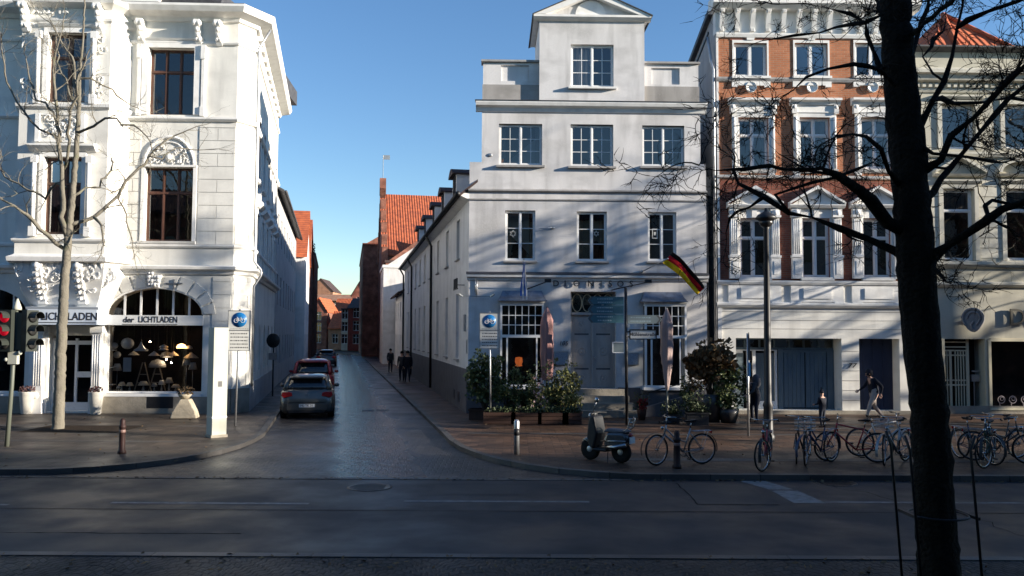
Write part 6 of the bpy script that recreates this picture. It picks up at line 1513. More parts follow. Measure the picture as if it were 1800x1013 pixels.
def cycle_sign(px0, py0, px1, py1, base, label, rz, seed, lean=0):
    g = G(*base); Y = g.y; root = thing('cycle_sign', (g.x, Y, 0), R(rz), label, 'sign', 'cycle path signs on thin poles')
    c = A((px0+px1)/2, (py0+py1)/2, Y); w_ = (px1-px0)*Y/FPX/2/max(.5, math.cos(R(rz))); h = (py1-py0)*Y/FPX/2; z0, z1 = c.z-h, c.z+h; dx = c.x-g.x
    dx = dx/math.cos(R(rz))
    MB().tube([(0,.03,0),(dx,.03,z1+.04)], .03, 8).build('pole', M_GALV, root)
    m = MB(); m.box(dx-w_, dx+w_, -.012, 0, z0, z1); pl = m.build('sign_plate', M_SIGNF, root, bevel=.004)
    m = MB(); f = .018
    for q in ((dx-w_, dx+w_, z1-f, z1), (dx-w_, dx+w_, z0, z0+f), (dx-w_, dx-w_+f, z0+f, z1-f), (dx+w_-f, dx+w_, z0+f, z1-f)): m.box(q[0], q[1], -.022, -.012, q[2], q[3])
    zm = z1-(z1-z0)*.49; m.box(dx-w_+f, dx+w_-f, -.020, -.012, zm-.012, zm+.012); m.build('rim', M_GALV, pl)
    rd = w_*.66; zc = z1-.06-rd; m = MB(); m.lathe([(.01,-.020),(rd,-.020),(rd,-.012)], (dx, 0, zc), 28, 'y'); m.build('blue_disc', M_SBLUE, pl)
    m = MB(); bike_symbol(m, (dx, zc), rd*.98, -.023); m.build('bicycle_symbol', M_SWHITE, pl)
    m = MB(); print_lines(m, dx-w_*.8, dx+w_*.8, zm+.03, zc-rd-.02, 2, -.0125, seed); print_lines(m, dx-w_*.8, dx+w_*.8, z0+.05, zm-.05, 5, -.0125, seed+1); m.build('small_print', M_TXT, pl)
    return root
cycle_sign(401, 546, 440, 617, (413, 749), 'cycle path sign with a lower text panel on a thin pole beside the white pillar', 6, 11)
cycle_sign(843, 550, 878, 613, (862, 744), 'cycle path sign before the shrubs at the left corner of the white restaurant', -2, 21)

# white square pillar
g = G(380, 768); M_PILL = mat('white_painted_concrete', (.42,.43,.37), .7, .3, noise=[(3,(.33,.33,.28),.45,.85,(1,1,.3)),(9,(.30,.30,.27),.66,.9,(1,1,1))])
root = thing('white_pillar', (g.x, g.y, 0), R(40), 'tall square white painted pillar standing on the pavement by the kerb', 'pillar')
zt = A(383, 576, g.y).z; m = MB(); m.box(-.2,.2,-.2,.2,0,zt); m.build('shaft', M_PILL, root, bevel=.012)
m = MB(); m.box(-.205,.205,-.205,.205,.52,.56); m.build('band', M_GALV, root); m = MB(); m.box(-.225,.225,-.225,.225,0,.07); m.build('foot', M_STONE, root); m = MB(); m.box(-.06,.05,-.204,-.2,1.35,1.5); m.build('sticker', M_TXT, root)
# bollards
def bollard(base, h, r, label, kind='iron'):
    g = G(*base); root = thing('bollard', (g.x, g.y, 0), 0, label, 'bollard', 'bollards along the kerb')
    if kind == 'iron':
        MB().lathe([(r*1.35,0),(r*1.3,.05),(r,.08),(r*.92,h*.72),(r*1.1,h*.74),(r*1.1,h*.80),(r*.8,h*.82),(r*.85,h*.93),(r*.5,h)], (0,0,0), 14).build('post', M_BOLL if 'M_BOLL' in globals() else M_DARKM, root)
        MB().lathe([(r*1.02,h*.60),(r*1.03,h*.601),(r*1.0,h*.68),(r*.98,h*.681)], (0,0,0), 14).build('pale_band', M_PALER, root)
    else:
        MB().lathe([(r,0),(r,h-.04),(r*.7,h),(.01,h+.01)], (0,0,0), 14).build('post', M_GALV, root)
        MB().lathe([(r*1.04,h*.55),(r*1.04,h*.75)], (0,0,0), 14).build('dark_band', M_BLACK, root)
    return root
M_BOLL = mat('dark_red_iron_paint', (.035,.014,.012), .6, .3, noise=[(6,(.018,.010,.009),.4,.8,(1,1,1))]); M_PALER = mat('faded_pink_reflector', (.18,.11,.095), .5, .4)
bollard((214,797), .80, .07, 'dark red bollard with a pale band at the kerb before the lamp shop')
bollard((908,799), .80, .065, 'grey steel bollard at the corner kerb below the shrubs', 'steel')
bollard((1190,823), .78, .075, 'dark red bollard in front of the silver bicycle')
# stone wedge with a planted bowl
g = G(325, 735); M_WST = mat('pale_stone_block', (.46,.40,.30), .85, .2, noise=[(5,(.30,.26,.20),.4,.8,(1,1,1))], bump=(16,.5,.02))
root = thing('stone_block', (g.x, g.y, 0), R(8), 'pale wedge shaped stone block on the pavement under the lamp shop window', 'block')
m = MB(); m.prism([(-.42,0),(.42,0),(.36,.22),(.16,.62),(-.12,.62),(-.36,.22)], -.25, .25); m.build('block', M_WST, root, bevel=.03)
def leaves(mb, c, rad, n, size, rr, up=.2, hollow=.0, asp=.42):
    for k in range(n):
        while True:
            v = Vector((rr.uniform(-1,1), rr.uniform(-1,1), rr.uniform(-1,1)))
            if hollow < v.length < 1: break
        p = Vector(c) + Vector((v.x*rad[0], v.y*rad[1], v.z*rad[2]))
        d = (v + Vector((rr.gauss(0,.6), rr.gauss(0,.6), rr.gauss(up,.6)))).normalized()*size*rr.uniform(.5,1.1)
        e = d.cross(Vector((rr.gauss(0,1),rr.gauss(0,1),rr.gauss(0,1)))).normalized()*d.length*asp
        mb.add([p, p+d*.5+e, p+d*1.05, p+d*.5-e], [(0,1,2,3)])
M_LEAF = mat('green_leaves', (.09,.115,.04), .55, .4, noise=[(4,(.09,.11,.03),.45,.7,(1,1,1)),(11,(.03,.045,.018),.5,.8,(1,1,1))])
M_LEAFB = mat('dry_brown_leaves', (.13,.085,.045), .8, .2, noise=[(4,(.20,.14,.07),.45,.7,(1,1,1)),(9,(.05,.035,.02),.5,.8,(1,1,1))])
M_LEAFY = mat('yellow_green_or_sunlit_leaves', (.20,.20,.07), .6, .3, noise=[(6,(.07,.09,.03),.45,.7,(1,1,1))])  # own yellow-green of some plants; on green shrubs, sunlight put into the leaf colour
M_TERRA = mat('brown_red_planter', (.065,.032,.022), .8, .3, noise=[(4,(.035,.02,.016),.4,.8,(1,1,1))])
M_POTD = mat('dark_glazed_pot', (.03,.03,.032), .35, .5)
M_POTW = mat('white_pot', (.58,.56,.50), .6, .3, noise=[(5,(.42,.40,.36),.45,.8,(1,1,1))])
M_STEM = mat('woody_stem', (.06,.045,.03), .9, .2)
root = thing('flower_bowl', (g.x-.02, g.y, .62), 0, 'small pale bowl with a withered plant on top of the wedge shaped stone', 'planter')
MB().lathe([(.10,0),(.20,.10),(.22,.16),(.19,.16)], (0,0,0), 14).build('bowl', M_WST, root); m = MB(); leaves(m, (0,0,.26), (.26,.24,.14), 130, .10, random.Random(2)); m.build('foliage', M_LEAFB, root, fix=False)
for i, (px, py) in enumerate(((46,722), (168,725))):
    g = A(px, py, 29.25); root = thing('flower_pot', (g.x, 29.25, 0), 0, ('tall white tapered pot with heather left of the lamp shop door', 'tall white tapered pot with heather right of the lamp shop door')[i], 'plant pot', 'white pots by the lamp shop door')
    MB().lathe([(.15,0),(.16,.02),(.25,.74),(.26,.76),(.22,.76),(.21,.70)], (0,0,0), 20).build('pot', M_POTW, root)
    m = MB(); leaves(m, (0,0,.82), (.22,.22,.10), 170, .08, random.Random(5+i), up=.8); m.build('foliage', mat('heather%d' % i, (.09,.05,.05), .8, .2), root, fix=False)

# traffic light
g = G(12, 785); M_TLH = mat('signal_housing', (.025,.03,.025), .5, .4); M_TLG = mat('signal_mast_green_grey', (.10,.11,.09), .5, .4)
M_RED = mat('lit_red_lamp', (.18,.01,.015), .4, .4, emis=((1,.0,.03), .13)); M_LENS = mat('dark_signal_lens', (.02,.02,.02), .3, .5)
root = thing('traffic_light', (g.x, g.y, 0), 0, 'traffic light mast at the left edge with two red lamps glowing', 'traffic light'); s = g.y/FPX
cx = (20-12)*s; Z = lambda py: A(15, py, g.y).z
MB().tube([(0,0,0),(cx*.6,0,1.5),(cx,0,Z(540))], [.055,.048,.045], 12).build('mast', M_TLG, root)
MB().lathe([(.10,0),(.10,.05),(.02,.28)], (cx+.02,0,Z(545)), 10).build('cap', M_PILL, root)
def head(ox, oy, rz, zs, lit, nm):
    m = MB(); r = .135; hd = thing(nm, (ox, oy, 0), R(rz), None, None); hd.parent = root
    return hd
for (ox, oy, rz, lit) in ((-.16, -.20, -8, True), (.42, -.02, 72, False)):
    rot = Matrix.Rotation(R(rz), 4, 'Z'); r = .135
    m = MB(); zs = [Z(558), Z(581), Z(605)]
    m.box(-.17,.17,0,.16,zs[2]-.18,zs[0]+.18)
    for z in zs:
        for k in range(9):
            a0 = -.15+math.pi*1.1*k/9; a1 = -.15+math.pi*1.1*(k+1)/9; a0 -= .02
            P0 = (r*1.05*math.cos(a0), 0, z+r*1.05*math.sin(a0)); P1 = (r*1.05*math.cos(a1), 0, z+r*1.05*math.sin(a1))
            dpt = -.24; m.add([P0, P1, (P1[0],dpt,P1[2]), (P0[0],dpt,P0[2]), (P0[0]*.95,0,z+(P0[2]-z)*.95), (P1[0]*.95,0,z+(P1[2]-z)*.95), (P1[0]*.95,dpt,z+(P1[2]-z)*.95), (P0[0]*.95,dpt,z+(P0[2]-z)*.95)], [(0,1,2,3),(7,6,5,4),(3,2,6,7)])
    hd = m.build('signal_head', M_TLH, root); hd.location = (cx+ox, oy, 0); hd.rotation_euler = (0,0,R(rz))
    for i, z in enumerate(zs):
        MB().lathe([(r*.98,-.01),(r*.7,-.035),(.01,-.045)], (0,0,z), 16, 'y').build('lamp', M_RED if lit and i < 2 else M_LENS, hd)
m = MB(); m.bar((cx,0,Z(612)),(cx-.16,-.1,Z(612)),.05); m.bar((cx,0,Z(612)),(cx+.42,0,Z(612)),.05); m.bar((cx,0,Z(552)),(cx+.35,0,Z(552)),.04); m.box(cx+.02,cx+.28,-.03,.03,Z(615),Z(550)); m.build('bracket', M_TLG, root)
m = MB(); m.box(cx-.10,cx+.12,-.12,.0,Z(640),Z(618)); m.ball((cx+.18,-.1,Z(620)), .06, 8); m.ball((cx-.15,-.1,Z(632)), .05, 8); m.build('push_button_box', M_PILL, root)

# round no-entry sign seen from behind, small plate below
Yn = 38.0; p = A(480, 599, Yn); root = thing('round_sign', (p.x, Yn, 0), R(-12), 'dark round traffic sign seen from behind with a small pale plate beneath', 'sign')
MB().tube([(0,.05,0),(0,.05,p.z+.3)], .035, 8).build('pole', M_DARKM, root); MB().lathe([(.01,0),(.32,0),(.32,.02),(.01,.02)], (0,0,p.z), 24, 'y').build('disc', M_DARKM, root); MB().box(-.2,.2,0,.02,p.z-.85,p.z-.55).build('small_plate', M_GALV, root)

# signpost with arrow boards and street name
Ys = 26.8; pb = A(1101, 735, Ys); root = thing('signpost', (A(1100,600,Ys).x, Ys, 0), R(1), 'tall signpost with stacked blue green arrow boards and a street name sign', 'signpost'); s = Ys/FPX
ox = A(1100,600,Ys).x; XX = lambda px: A(px, 560, Ys).x - ox; ZZ = lambda py: A(1100, py, Ys).z
M_TEAL = mat('blue_green_sign_board', (.055,.14,.17), .4, .5, noise=[(4,(.04,.10,.13),.45,.8,(1,1,1))]); M_TEALT = mat('pale_sign_print', (.30,.40,.42), .5, .3); M_GREYB = mat('grey_sign_board', (.17,.21,.22), .45, .4)
MB().tube([(0.03,0,0),(0,0,ZZ(506))], .048, 10).build('pole', M_BLACK, root)
for i, (ya, yb) in enumerate(((522,536),(537,552),(553,568))):
    z0, z1 = ZZ(yb), ZZ(ya); x0, x1 = XX(1033), XX(1096); m = MB()
    m.prism([(x0+.10,z0),(x1,z0),(x1,z1),(x0+.10,z1),(x0,(z0+z1)/2)], -.035, -.01); b_ = m.build('arrow_board', M_TEAL, root)
    m = MB(); zm = (z0+z1)/2; m.prism([(x0+.02,zm),(x0+.12,z1-.01),(x0+.17,z1-.01),(x0+.075,zm),(x0+.17,z0+.01),(x0+.12,z0+.01)], -.038, -.035); m.build('chevron', M_TXT, b_)
    m = MB(); print_lines(m, x0+.28, x1-.35, z0+.02, z1-.02, 2, -.0355, 30+i); m.build('small_print', M_TEALT, b_)
z0, z1 = ZZ(569), ZZ(554); x0, x1 = XX(1103), XX(1164); m = MB(); m.prism([(x0,z0),(x1-.12,z0),(x1,(z0+z1)/2),(x1-.12,z1),(x0,z1)], -.035, -.01); b_ = m.build('arrow_board', M_GREYB, root, label='grey board pointing right'); zm = (z0+z1)/2
m = MB(); m.prism([(x1-.03,zm),(x1-.13,z1-.01),(x1-.19,z1-.01),(x1-.09,zm),(x1-.19,z0+.01),(x1-.13,z0+.01)], -.038, -.035); m.build('chevron', M_TXT, b_)
m = MB(); print_lines(m, x0+.08, x1-.35, z0+.02, z1-.02, 2, -.0355, 40); m.build('small_print', M_TEALT, b_)
z0, z1 = ZZ(597), ZZ(579); x0, x1 = XX(1106), XX(1154); m = MB(); m.box(x0,x1,-.03,-.005,z0,z1); b_ = m.build('street_name_sign', M_SIGNF, root)
m = MB()
for q in ((x0,x1,z1-.03,z1),(x0,x1,z0,z0+.03),(x0,x0+.03,z0,z1),(x1-.03,x1,z0,z1)): m.box(q[0]-.002,q[1]+.002,-.042,-.029,q[2],q[3])
m.box(x0-.08,x0,-.02,0,z1-.1,z1-.06); m.box(x0-.08,x0,-.02,0,z0+.06,z0+.1); m.build('frame', M_DARKM, b_)
t_ = text_mesh('street_name', 'Mühlenstraße', .155, M_TXT, b_, ((x0+x1)/2, -.032, (z0+z1)/2), FRONT, .002, bold=.004)
z0, z1 = ZZ(621), ZZ(601); x0, x1 = XX(1076), XX(1096); m = MB(); m.box(x0,x1,-.03,-.005,z0,z1); b_ = m.build('small_sign', M_GREYB, root); m = MB()
for q in ((x0,x1,z1-.03,z1),(x0,x1,z0,z0+.03),(x0,x0+.03,z0,z1)): m.box(q[0]-.002,q[1],-.042,-.029,q[2],q[3])
m.build('white_rim', M_SWHITE, b_)

# street lamp (dark cast post) and the pole with the edge-on triangular sign
Yp = 22.8; p0 = A(1350, 700, Yp); root = thing('street_lamp', (p0.x, Yp, 0), 0, 'tall dark cast iron street lamp behind the bicycles', 'street lamp'); zt = A(1346, 395, Yp).z
MB().lathe([(.17,0),(.17,.15),(.13,.2),(.12,.9),(.14,.95),(.10,1.05),(.085,zt*.6),(.07,zt-.15),(.09,zt-.1),(.05,zt)], (0,0,0), 14).build('post', M_BLACK, root)
MB().lathe([(.05,zt),(.16,zt+.06),(.22,zt+.12),(.30,zt+.16),(.24,zt+.24),(.12,zt+.32),(.05,zt+.36),(.03,zt+.44)], (0,0,0), 16).build('lantern_hood', M_DARKM, root)
MB().lathe([(.12,zt-.06),(.18,zt+.02),(.19,zt+.10),(.10,zt+.11)], (0,0,0), 14).build('lantern_glass', M_LENS, root)
Yq = 24.0; p0 = A(1317, 700, Yq); root = thing('edge_on_sign', (p0.x, Yq, 0), R(80), 'thin pole with a triangular warning sign seen almost edge on', 'sign'); zt = A(1315, 586, Yq).z
MB().tube([(0,.03,0),(0,.03,zt)], .03, 8).build('pole', M_GALV, root)
m = MB(); m.prism([(-.42,zt-.75),(.42,zt-.75),(0,zt+.02)], -.012, .012); m.build('triangle_plate', M_DARKM, root); m = MB(); m.box(-.30,.30,-.012,.012,zt-1.2,zt-.82); m.build('lower_plate', M_SBLUE, root)

# ================================================================ parasols
M_PINK = mat('faded_pink_canvas', (.34,.19,.175), .9, .1, noise=[(3,(.28,.16,.15),.4,.8,(3,3,.25)),(9,(.5,.36,.33),.6,.9,(4,4,.2))], bump=(9,.6,.03))
def parasol(px, yt, yb, ybase, Y, w, label, rag=False):
    p = A(px, ybase, Y); root = thing('folded_parasol', (p.x, Y, 0), 0, label, 'parasol', 'folded parasols on the restaurant terrace'); zt, zb = A(px, yt, Y).z, A(px, yb, Y).z
    MB().tube([(0,0,0),(0,0,zt+.03)], .028, 8).build('pole', M_PILL if rag else M_DARKM, root)
    rr = random.Random(px); m = MB(); n = 22; H = zt-zb; rings = 18; vs = []; fs = []
    for i in range(rings+1):
        t = i/rings; r = w*(.18+1.0*min(1, t*5)**.8)*(1 - (.18 if not rag else .75)*max(0, (t-.55)/.45)**1.3)
        if t < .03: r = w*.18
        for k in range(n):
            a = 2*math.pi*k/n; f = 1+.16*math.sin(a*7+t*1.5+rr.gauss(0,.1))+.05*rr.gauss(0,1)
            vs.append((r*f*math.cos(a), r*f*math.sin(a), zt-H*t + (.05*math.sin(a*7) if i == rings else 0)))
    for i in range(rings):
        for k in range(n): fs.append((i*n+k, i*n+(k+1)%n, (i+1)*n+(k+1)%n, (i+1)*n+k))
    m.sm = True; m.add(vs, fs); m.build('canvas', M_PINK if not rag else M_PINKB, root)
    MB().lathe([(w*.95,zb+H*.35),(w*.97,zb+H*.37)], (0,0,0), 16).build('strap', M_CURT, root)
    MB().lathe([(.28,0),(.28,.06),(.05,.10),(.04,.4)], (0,0,0), 16).build('base', M_DARKM, root)
M_PINKB = mat('bleached_pink_canvas', (.38,.29,.27), .9, .1, noise=[(3,(.30,.22,.20),.4,.8,(3,3,.25))], bump=(9,.6,.03))
parasol(961, 541, 668, 742, 27.6, .165, 'folded dull pink parasol in front of the left restaurant window')
parasol(1173, 543, 685, 735, 27.4, .155, 'folded bleached parasol with a tapering tail before the right restaurant window', True)
# ================================================================ flags
def flag(root_label, base_px, tip_px, out, cols, hang, fw, name='flag', n=16):
    u, z = D.P(*base_px); P0 = D.W(u, -.05, z); P1 = A(tip_px[0], tip_px[1], D.W(u, -out, 0).y)
    root = thing('house_flag', P0, 0, root_label, 'flag', 'flags on the restaurant front'); T = P1-P0
    m = MB(); m.tube([(0,0,0), T*1.03], .018, 8); m.ball(T*1.04, .035, 8); m.build('pole', M_GALV, root)
    m = MB(); m.ball((0,.02,0), .07, 8); m.build('wall_socket', M_GALV, root)
    return root, T
rt, T = flag('German flag of black, red and gold stripes hanging from a slanted pole', (1128,478), (1172,456), 1.3, None, 0, 0)
M_FK = mat('flag_black', (.012,.010,.010), .8, .1); M_FR = mat('flag_red', (.55,.015,.02), .8, .1); M_FG = mat('flag_gold', (.80,.50,.02), .8, .1); M_FB = mat('flag_blue', (.02,.10,.42), .8, .1); M_FW = mat('flag_white', (.68,.68,.70), .8, .1)
# cloth runs from the pole down to the right, folded on itself
Pt = A(1174, 453, (D.O.y-1.2)) - rt.location; Pe = A(1232, 512, D.O.y-1.0) - rt.location; dv = Pe-Pt
perp = Vector((-dv.z, 0, dv.x)).normalized()
if perp.x > 0: perp = -perp
perp = -perp
def cloth(par, name, p0, dv, perp, w0, w1, fa, fb, m_, sag=.10, n=18):
    vs = []; fs = []
    for i in range(n+1):
        t = i/n; c = p0 + dv*t + Vector((0,0,1))*sag*4*t*(1-t); w_ = w0+(w1-w0)*t
        for j in range(5):
            f = fa+(fb-fa)*j/4; q = c + perp*w_*(f-.5) + Vector((0, .07*math.sin(t*9+f*3)+.05*math.sin(f*9+t*4), 0)); vs.append(q)
    for i in range(n):
        for j in range(4): fs.append((i*5+j, i*5+j+1, i*5+6+j, i*5+5+j))
    mm = MB(); mm.sm = True; mm.add(vs, fs); o = mm.build(name, m_, par, fix=False); so = o.modifiers.new('thick', 'SOLIDIFY'); so.thickness = .006; return o
cloth(rt, 'black_stripe', Pt, dv, perp, .52, .36, .72, 1.0, M_FK); cloth(rt, 'red_stripe', Pt, dv, perp, .52, .36, .36, .72, M_FR); cloth(rt, 'gold_stripe', Pt, dv, perp, .52, .36, 0, .36, M_FG)
rt, T = flag('furled blue and white flag hanging narrow above the left shop window', (926,506), (921,458), 1.0, None, 0, 0)
for i, (a, b_) in enumerate(((-.07,-.035),(-.035,0.0),(0.0,.035),(.035,.07))):
    P0_ = T*.96 + Vector((a*.6,0,0)); m = MB(); n = 10; vs = []; fs = []
    Lg = 1.30 if i % 2 else 1.18
    for k in range(n+1):
        t = k/n; wv = .02*math.sin(t*6+i)
        for s_ in (a, b_): vs.append((T.x*.96+s_*(.6+1.1*t)+wv, T.y*.96*(1-.3*t)+.03*math.sin(i*2+t*5), T.z*.96-Lg*t))
    for k in range(n): fs.append((2*k,2*k+1,2*k+3,2*k+2))
    m.add(vs, fs); o = m.build('blue_stripe' if i % 2 == 0 else 'white_stripe', M_FB if i % 2 == 0 else M_FW, rt, fix=False); so = o.modifiers.new('thick', 'SOLIDIFY'); so.thickness = .012
# floodlight arms over the lettering
for (a, b_) in (((924,510),(958,498)), ((1076,510),(1130,499))):
    u0, z0 = D.P(*a); u1, z1 = D.P(*b_); m = MB(); m.tube([(u0,-.0,z0+.0),(u0+.02,-.5,z0),(u1,-.75,z1)], .02, 6); m.box(u1-.06,u1+.16,-.86,-.70,z1-.02,z1+.10); m.build('floodlight_arm', M_DARKM, dh)
# handrail at the steps
p = A(1003, 660, 28.6); m = MB(); zt = A(1005,650,28.6).z; x = p.x
m.tube([(-.0,0,0),(-.0,0,zt-.12),(-.03,0,zt-.03),(-.10,0,zt),(-.2,0,zt-.02)], .028, 8); m.tube([(-.02,0,zt-.30),(-1.0,.3,zt-.75)], .02, 6)
o = m.build('handrail', M_PILL); o.location = (x, 28.6, 0); tag(o, 'white curved handrail beside the restaurant door steps', 'handrail')

# ================================================================ plants on the terrace
def shrub(name, px, Y, ztop_py, wid, label, mat_=None, n=900, leaf=.10, pot='box', blobs=7, seed=1, grp='potted shrubs on the terrace', hb=.35, flowers=None, low=.35, potm=None):
    mat_ = mat_ or M_LEAF; p = A(px, 700, Y); zt = A(px, ztop_py, Y).z; rr = random.Random(seed)
    root = thing(name, (p.x, Y, 0), rr.uniform(-.2,.2), label, 'plant', grp); potm = potm or M_TERRA
    if pot == 'box':
        m = MB(); w_ = wid*.42; m.box(-w_,w_,-.22,.22,0,hb); m.box(-w_-.03,w_+.03,-.25,.25,hb-.05,hb); 
        for k in range(3): m.box(-w_-.008,w_+.008,-.228,.228,.06+k*.1,.065+k*.1)
        m.build('planter', potm, root)
    else: MB().lathe([(wid*.22,0),(wid*.30,hb*.6),(wid*.33,hb),(wid*.28,hb)], (0,0,0), 18).build('pot', potm, root)
    st = MB(); lf = MB()
    for k in range(blobs):
        a = rr.random()*6.28; r = wid*.36*math.sqrt(rr.random()); z = hb+(zt-hb)*(low+(1-low)*rr.random()**.8)-wid*.12; c = Vector((r*math.cos(a), r*.7*math.sin(a), min(z, zt-wid*.15)))
        st.tube([(c.x*.15,c.y*.15,hb-.05),(c.x*.5,c.y*.5,hb+(c.z-hb)*.5),c], [.022,.015,.008], 5)
        leaves(lf, c, (wid*rr.uniform(.20,.32), wid*rr.uniform(.18,.28), wid*rr.uniform(.15,.26)), n//blobs, leaf, rr)
    for k in range(n//22):
        a = rr.random()*6.28; z = hb+(zt-hb)*rr.random(); b0 = Vector((wid*.2*math.cos(a), wid*.2*math.sin(a), z)); b1 = b0+Vector((math.cos(a)*.25*wid, math.sin(a)*.2*wid, .18)); st.tube([b0,b1], .004, 3, cap=False); leaves(lf, b1, (.07,.07,.07), 7, leaf, rr)
    st.build('stems', M_STEM, root, fix=False); lf.build('foliage', mat_, root, fix=False)
    if flowers:
        fm = MB(); col_, cnt, fs_ = flowers
        for k in range(cnt):
            a = rr.random()*6.28; c = Vector((wid*.4*math.cos(a)*rr.random(), -wid*.25-rr.random()*.1, hb+(zt-hb)*rr.uniform(.1,.95)))
            for j in range(5): leaves(fm, c, (.02,.02,.02), 2, fs_, rr, asp=.6)
        fm.build('flowers', col_, root, fix=False)
    return root
M_FLP = mat('pale_pink_petals', (.60,.42,.38), .7, .2); M_FLW = mat('white_petals', (.62,.60,.56), .7, .2); M_FLR = mat('red_petals', (.28,.03,.03), .7, .2)
shrub('shrub', 852, 28.2, 628, 1.15, 'leafy oleander with pale green tips at the left corner of the restaurant', n=1500, leaf=.13, seed=3, blobs=10, low=.1)
shrub('shrub', 893, 27.9, 655, .95, 'dark dense shrub in a red brown box under the left restaurant window', n=1300, seed=4, low=.05)
shrub('shrub', 925, 28.2, 690, .8, 'low dark shrub under the left restaurant window sill', n=900, seed=5, low=.05)
shrub('rose_bush', 946, 27.2, 650, .70, 'thin yellowish rose bush with pale pink flowers before the left parasol', M_LEAFY, n=650, leaf=.08, seed=6, flowers=(M_FLP, 26, .05), low=.05)
shrub('shrub', 985, 27.6, 648, 1.10, 'broad green shrub right of the rose bush in front of the restaurant', M_LEAFY, n=1300, leaf=.11, seed=7, blobs=10, low=.05)
shrub('shrub', 1008, 27.3, 690, .6, 'small yellow green shrub at the foot of the door steps', M_LEAFY, n=420, leaf=.08, seed=8, low=.05)
shrub('flower_pot', 1128, 28.4, 700, .5, 'small pot of red flowers right of the signpost', n=260, leaf=.06, seed=9, pot='round', hb=.35, flowers=(M_FLR, 40, .05))
shrub('shrub', 1216, 28.6, 655, .75, 'small shrub dotted with white flowers beside the right restaurant window', n=700, leaf=.08, seed=10, pot='round', hb=.5, potm=M_POTD, flowers=(M_FLW, 40, .05), low=.3)
shrub('potted_palm', 1248, 27.8, 612, 1.35, 'tall bushy plant with dry brown drooping top in a big dark pot', M_LEAFB, n=1700, leaf=.20, seed=11, pot='round', hb=.9, potm=M_POTD, low=.62, blobs=9)
shrub('shrub', 1280, 27.6, 650, 1.05, 'green leafy shrub in front of the garage doors beside the brown topped plant', n=1300, leaf=.12, seed=12, pot='round', hb=.45, potm=M_POTD, blobs=9, low=.1)
shrub('shrub', 1225, 26.9, 705, .8, 'low dark shrub in a dark pot below the brown topped plant', M_LEAFD, n=600, leaf=.08, seed=13, hb=.4, potm=M_POTD, low=.05)
shrub('shrub', 1180, 27.6, 716, .6, 'flat dark shrub round the foot of the bleached parasol', M_LEAFD, n=420, leaf=.07, seed=14, hb=.25, potm=M_POTD, low=.05)
for i, (px, w_) in enumerate(((878, 1.0), (925, .95), (972, .95), (1005, .6))):
    Y = 26.85; p = A(px, 740, Y); root = thing('planter_box', (p.x, Y, 0), 0, ('leftmost long red brown planter box in front of the restaurant','second red brown planter box below the left window','third planter box below the broad green shrub','short dark planter box nearest the steps')[i], 'planter', 'planter boxes along the terrace')
    m = MB()
    for k in range(3): m.box(-w_/2, w_/2, -.16, -.13, .02+k*.12, .125+k*.12); m.box(-w_/2, w_/2, .13, .16, .02+k*.12, .125+k*.12); m.box(-w_/2, -w_/2+.03, -.13, .13, .02+k*.12, .125+k*.12); m.box(w_/2-.03, w_/2, -.13, .13, .02+k*.12, .125+k*.12)
    m.build('boards', M_TERRA, root); m = MB(); m.box(-w_/2+.04, w_/2-.04, -.12, .12, .02, .32); m.build('soil', M_SOIL, root); m = MB(); leaves(m, (0,0,.42), (w_*.45,.14,.12), 240, .07, random.Random(50+i)); m.build('foliage', M_LEAFD, root, fix=False)
# low dark ramp wall right of the door
root = thing('entrance_ramp', D.W(D.P(1165,700)[0], 0, 0), D.a, 'low dark sloping ramp wall under the right restaurant window', 'ramp')
m = MB(); m.prism([(-1.1,0),(1.6,0),(1.6,.75),(.7,.75),(-1.1,.25)], -1.1, -.9); m.build('ramp_wall', M_PLINTH, root); m = MB(); m.tube([(-1.0,-1.0,.75),(.7,-1.0,1.2),(1.5,-1.0,1.2)], .02, 6); m.tube([(1.5,-1,.7),(1.5,-1,1.2)], .02, 6); m.tube([(-1.0,-1,.25),(-1.0,-1,.75)], .02, 6); m.build('rail', M_DARKM, root)
# tree pit and steel guard of the near tree
sheet('tree_pit', [(base9.x-.8,Y9-.8),(base9.x+.8,Y9-.8),(base9.x+.8,Y9+.8),(base9.x-.8,Y9+.8)], .008, M_SOIL)
sheet('tree_pit', [(bl.x-.9,Yl-.9),(bl.x+1.9,Yl-.9),(bl.x+1.9,Yl+.9),(bl.x-.9,Yl+.9)], .008, M_SOIL)
root = thing('tree_guard', (A(1654,1000,Y9).x, Y9, 0), 0, 'dark steel rod guard standing around the thick near tree', 'tree guard')
zt = A(1580, 785, Y9-.3).z
for s in (-1, 1):
    for yy in (-.22, .22):
        m = MB(); x = s*.31; m.tube([(x+.02, yy, 0), (x-.09, yy, zt-.05), (x-.09+s*.05, yy, zt+.10)], .014, 6); m.build('rod', M_BLACK, root)
m = MB()
for z in (.95, .22):
    for k in range(4):
        a0 = [(-.32,-.22),(.29,-.22),(.29,.22),(-.32,.22)][k]; a1 = [(-.32,-.22),(.29,-.22),(.29,.22),(-.32,.22)][(k+1) % 4]
        if k in (1, 3): m.bar((*a0,z),(*a1,z),.03,.03)
    m.torus((-.02,0,z), .29, .011, 24, 5, 'z')
m.build('ring', M_BLACK, root)

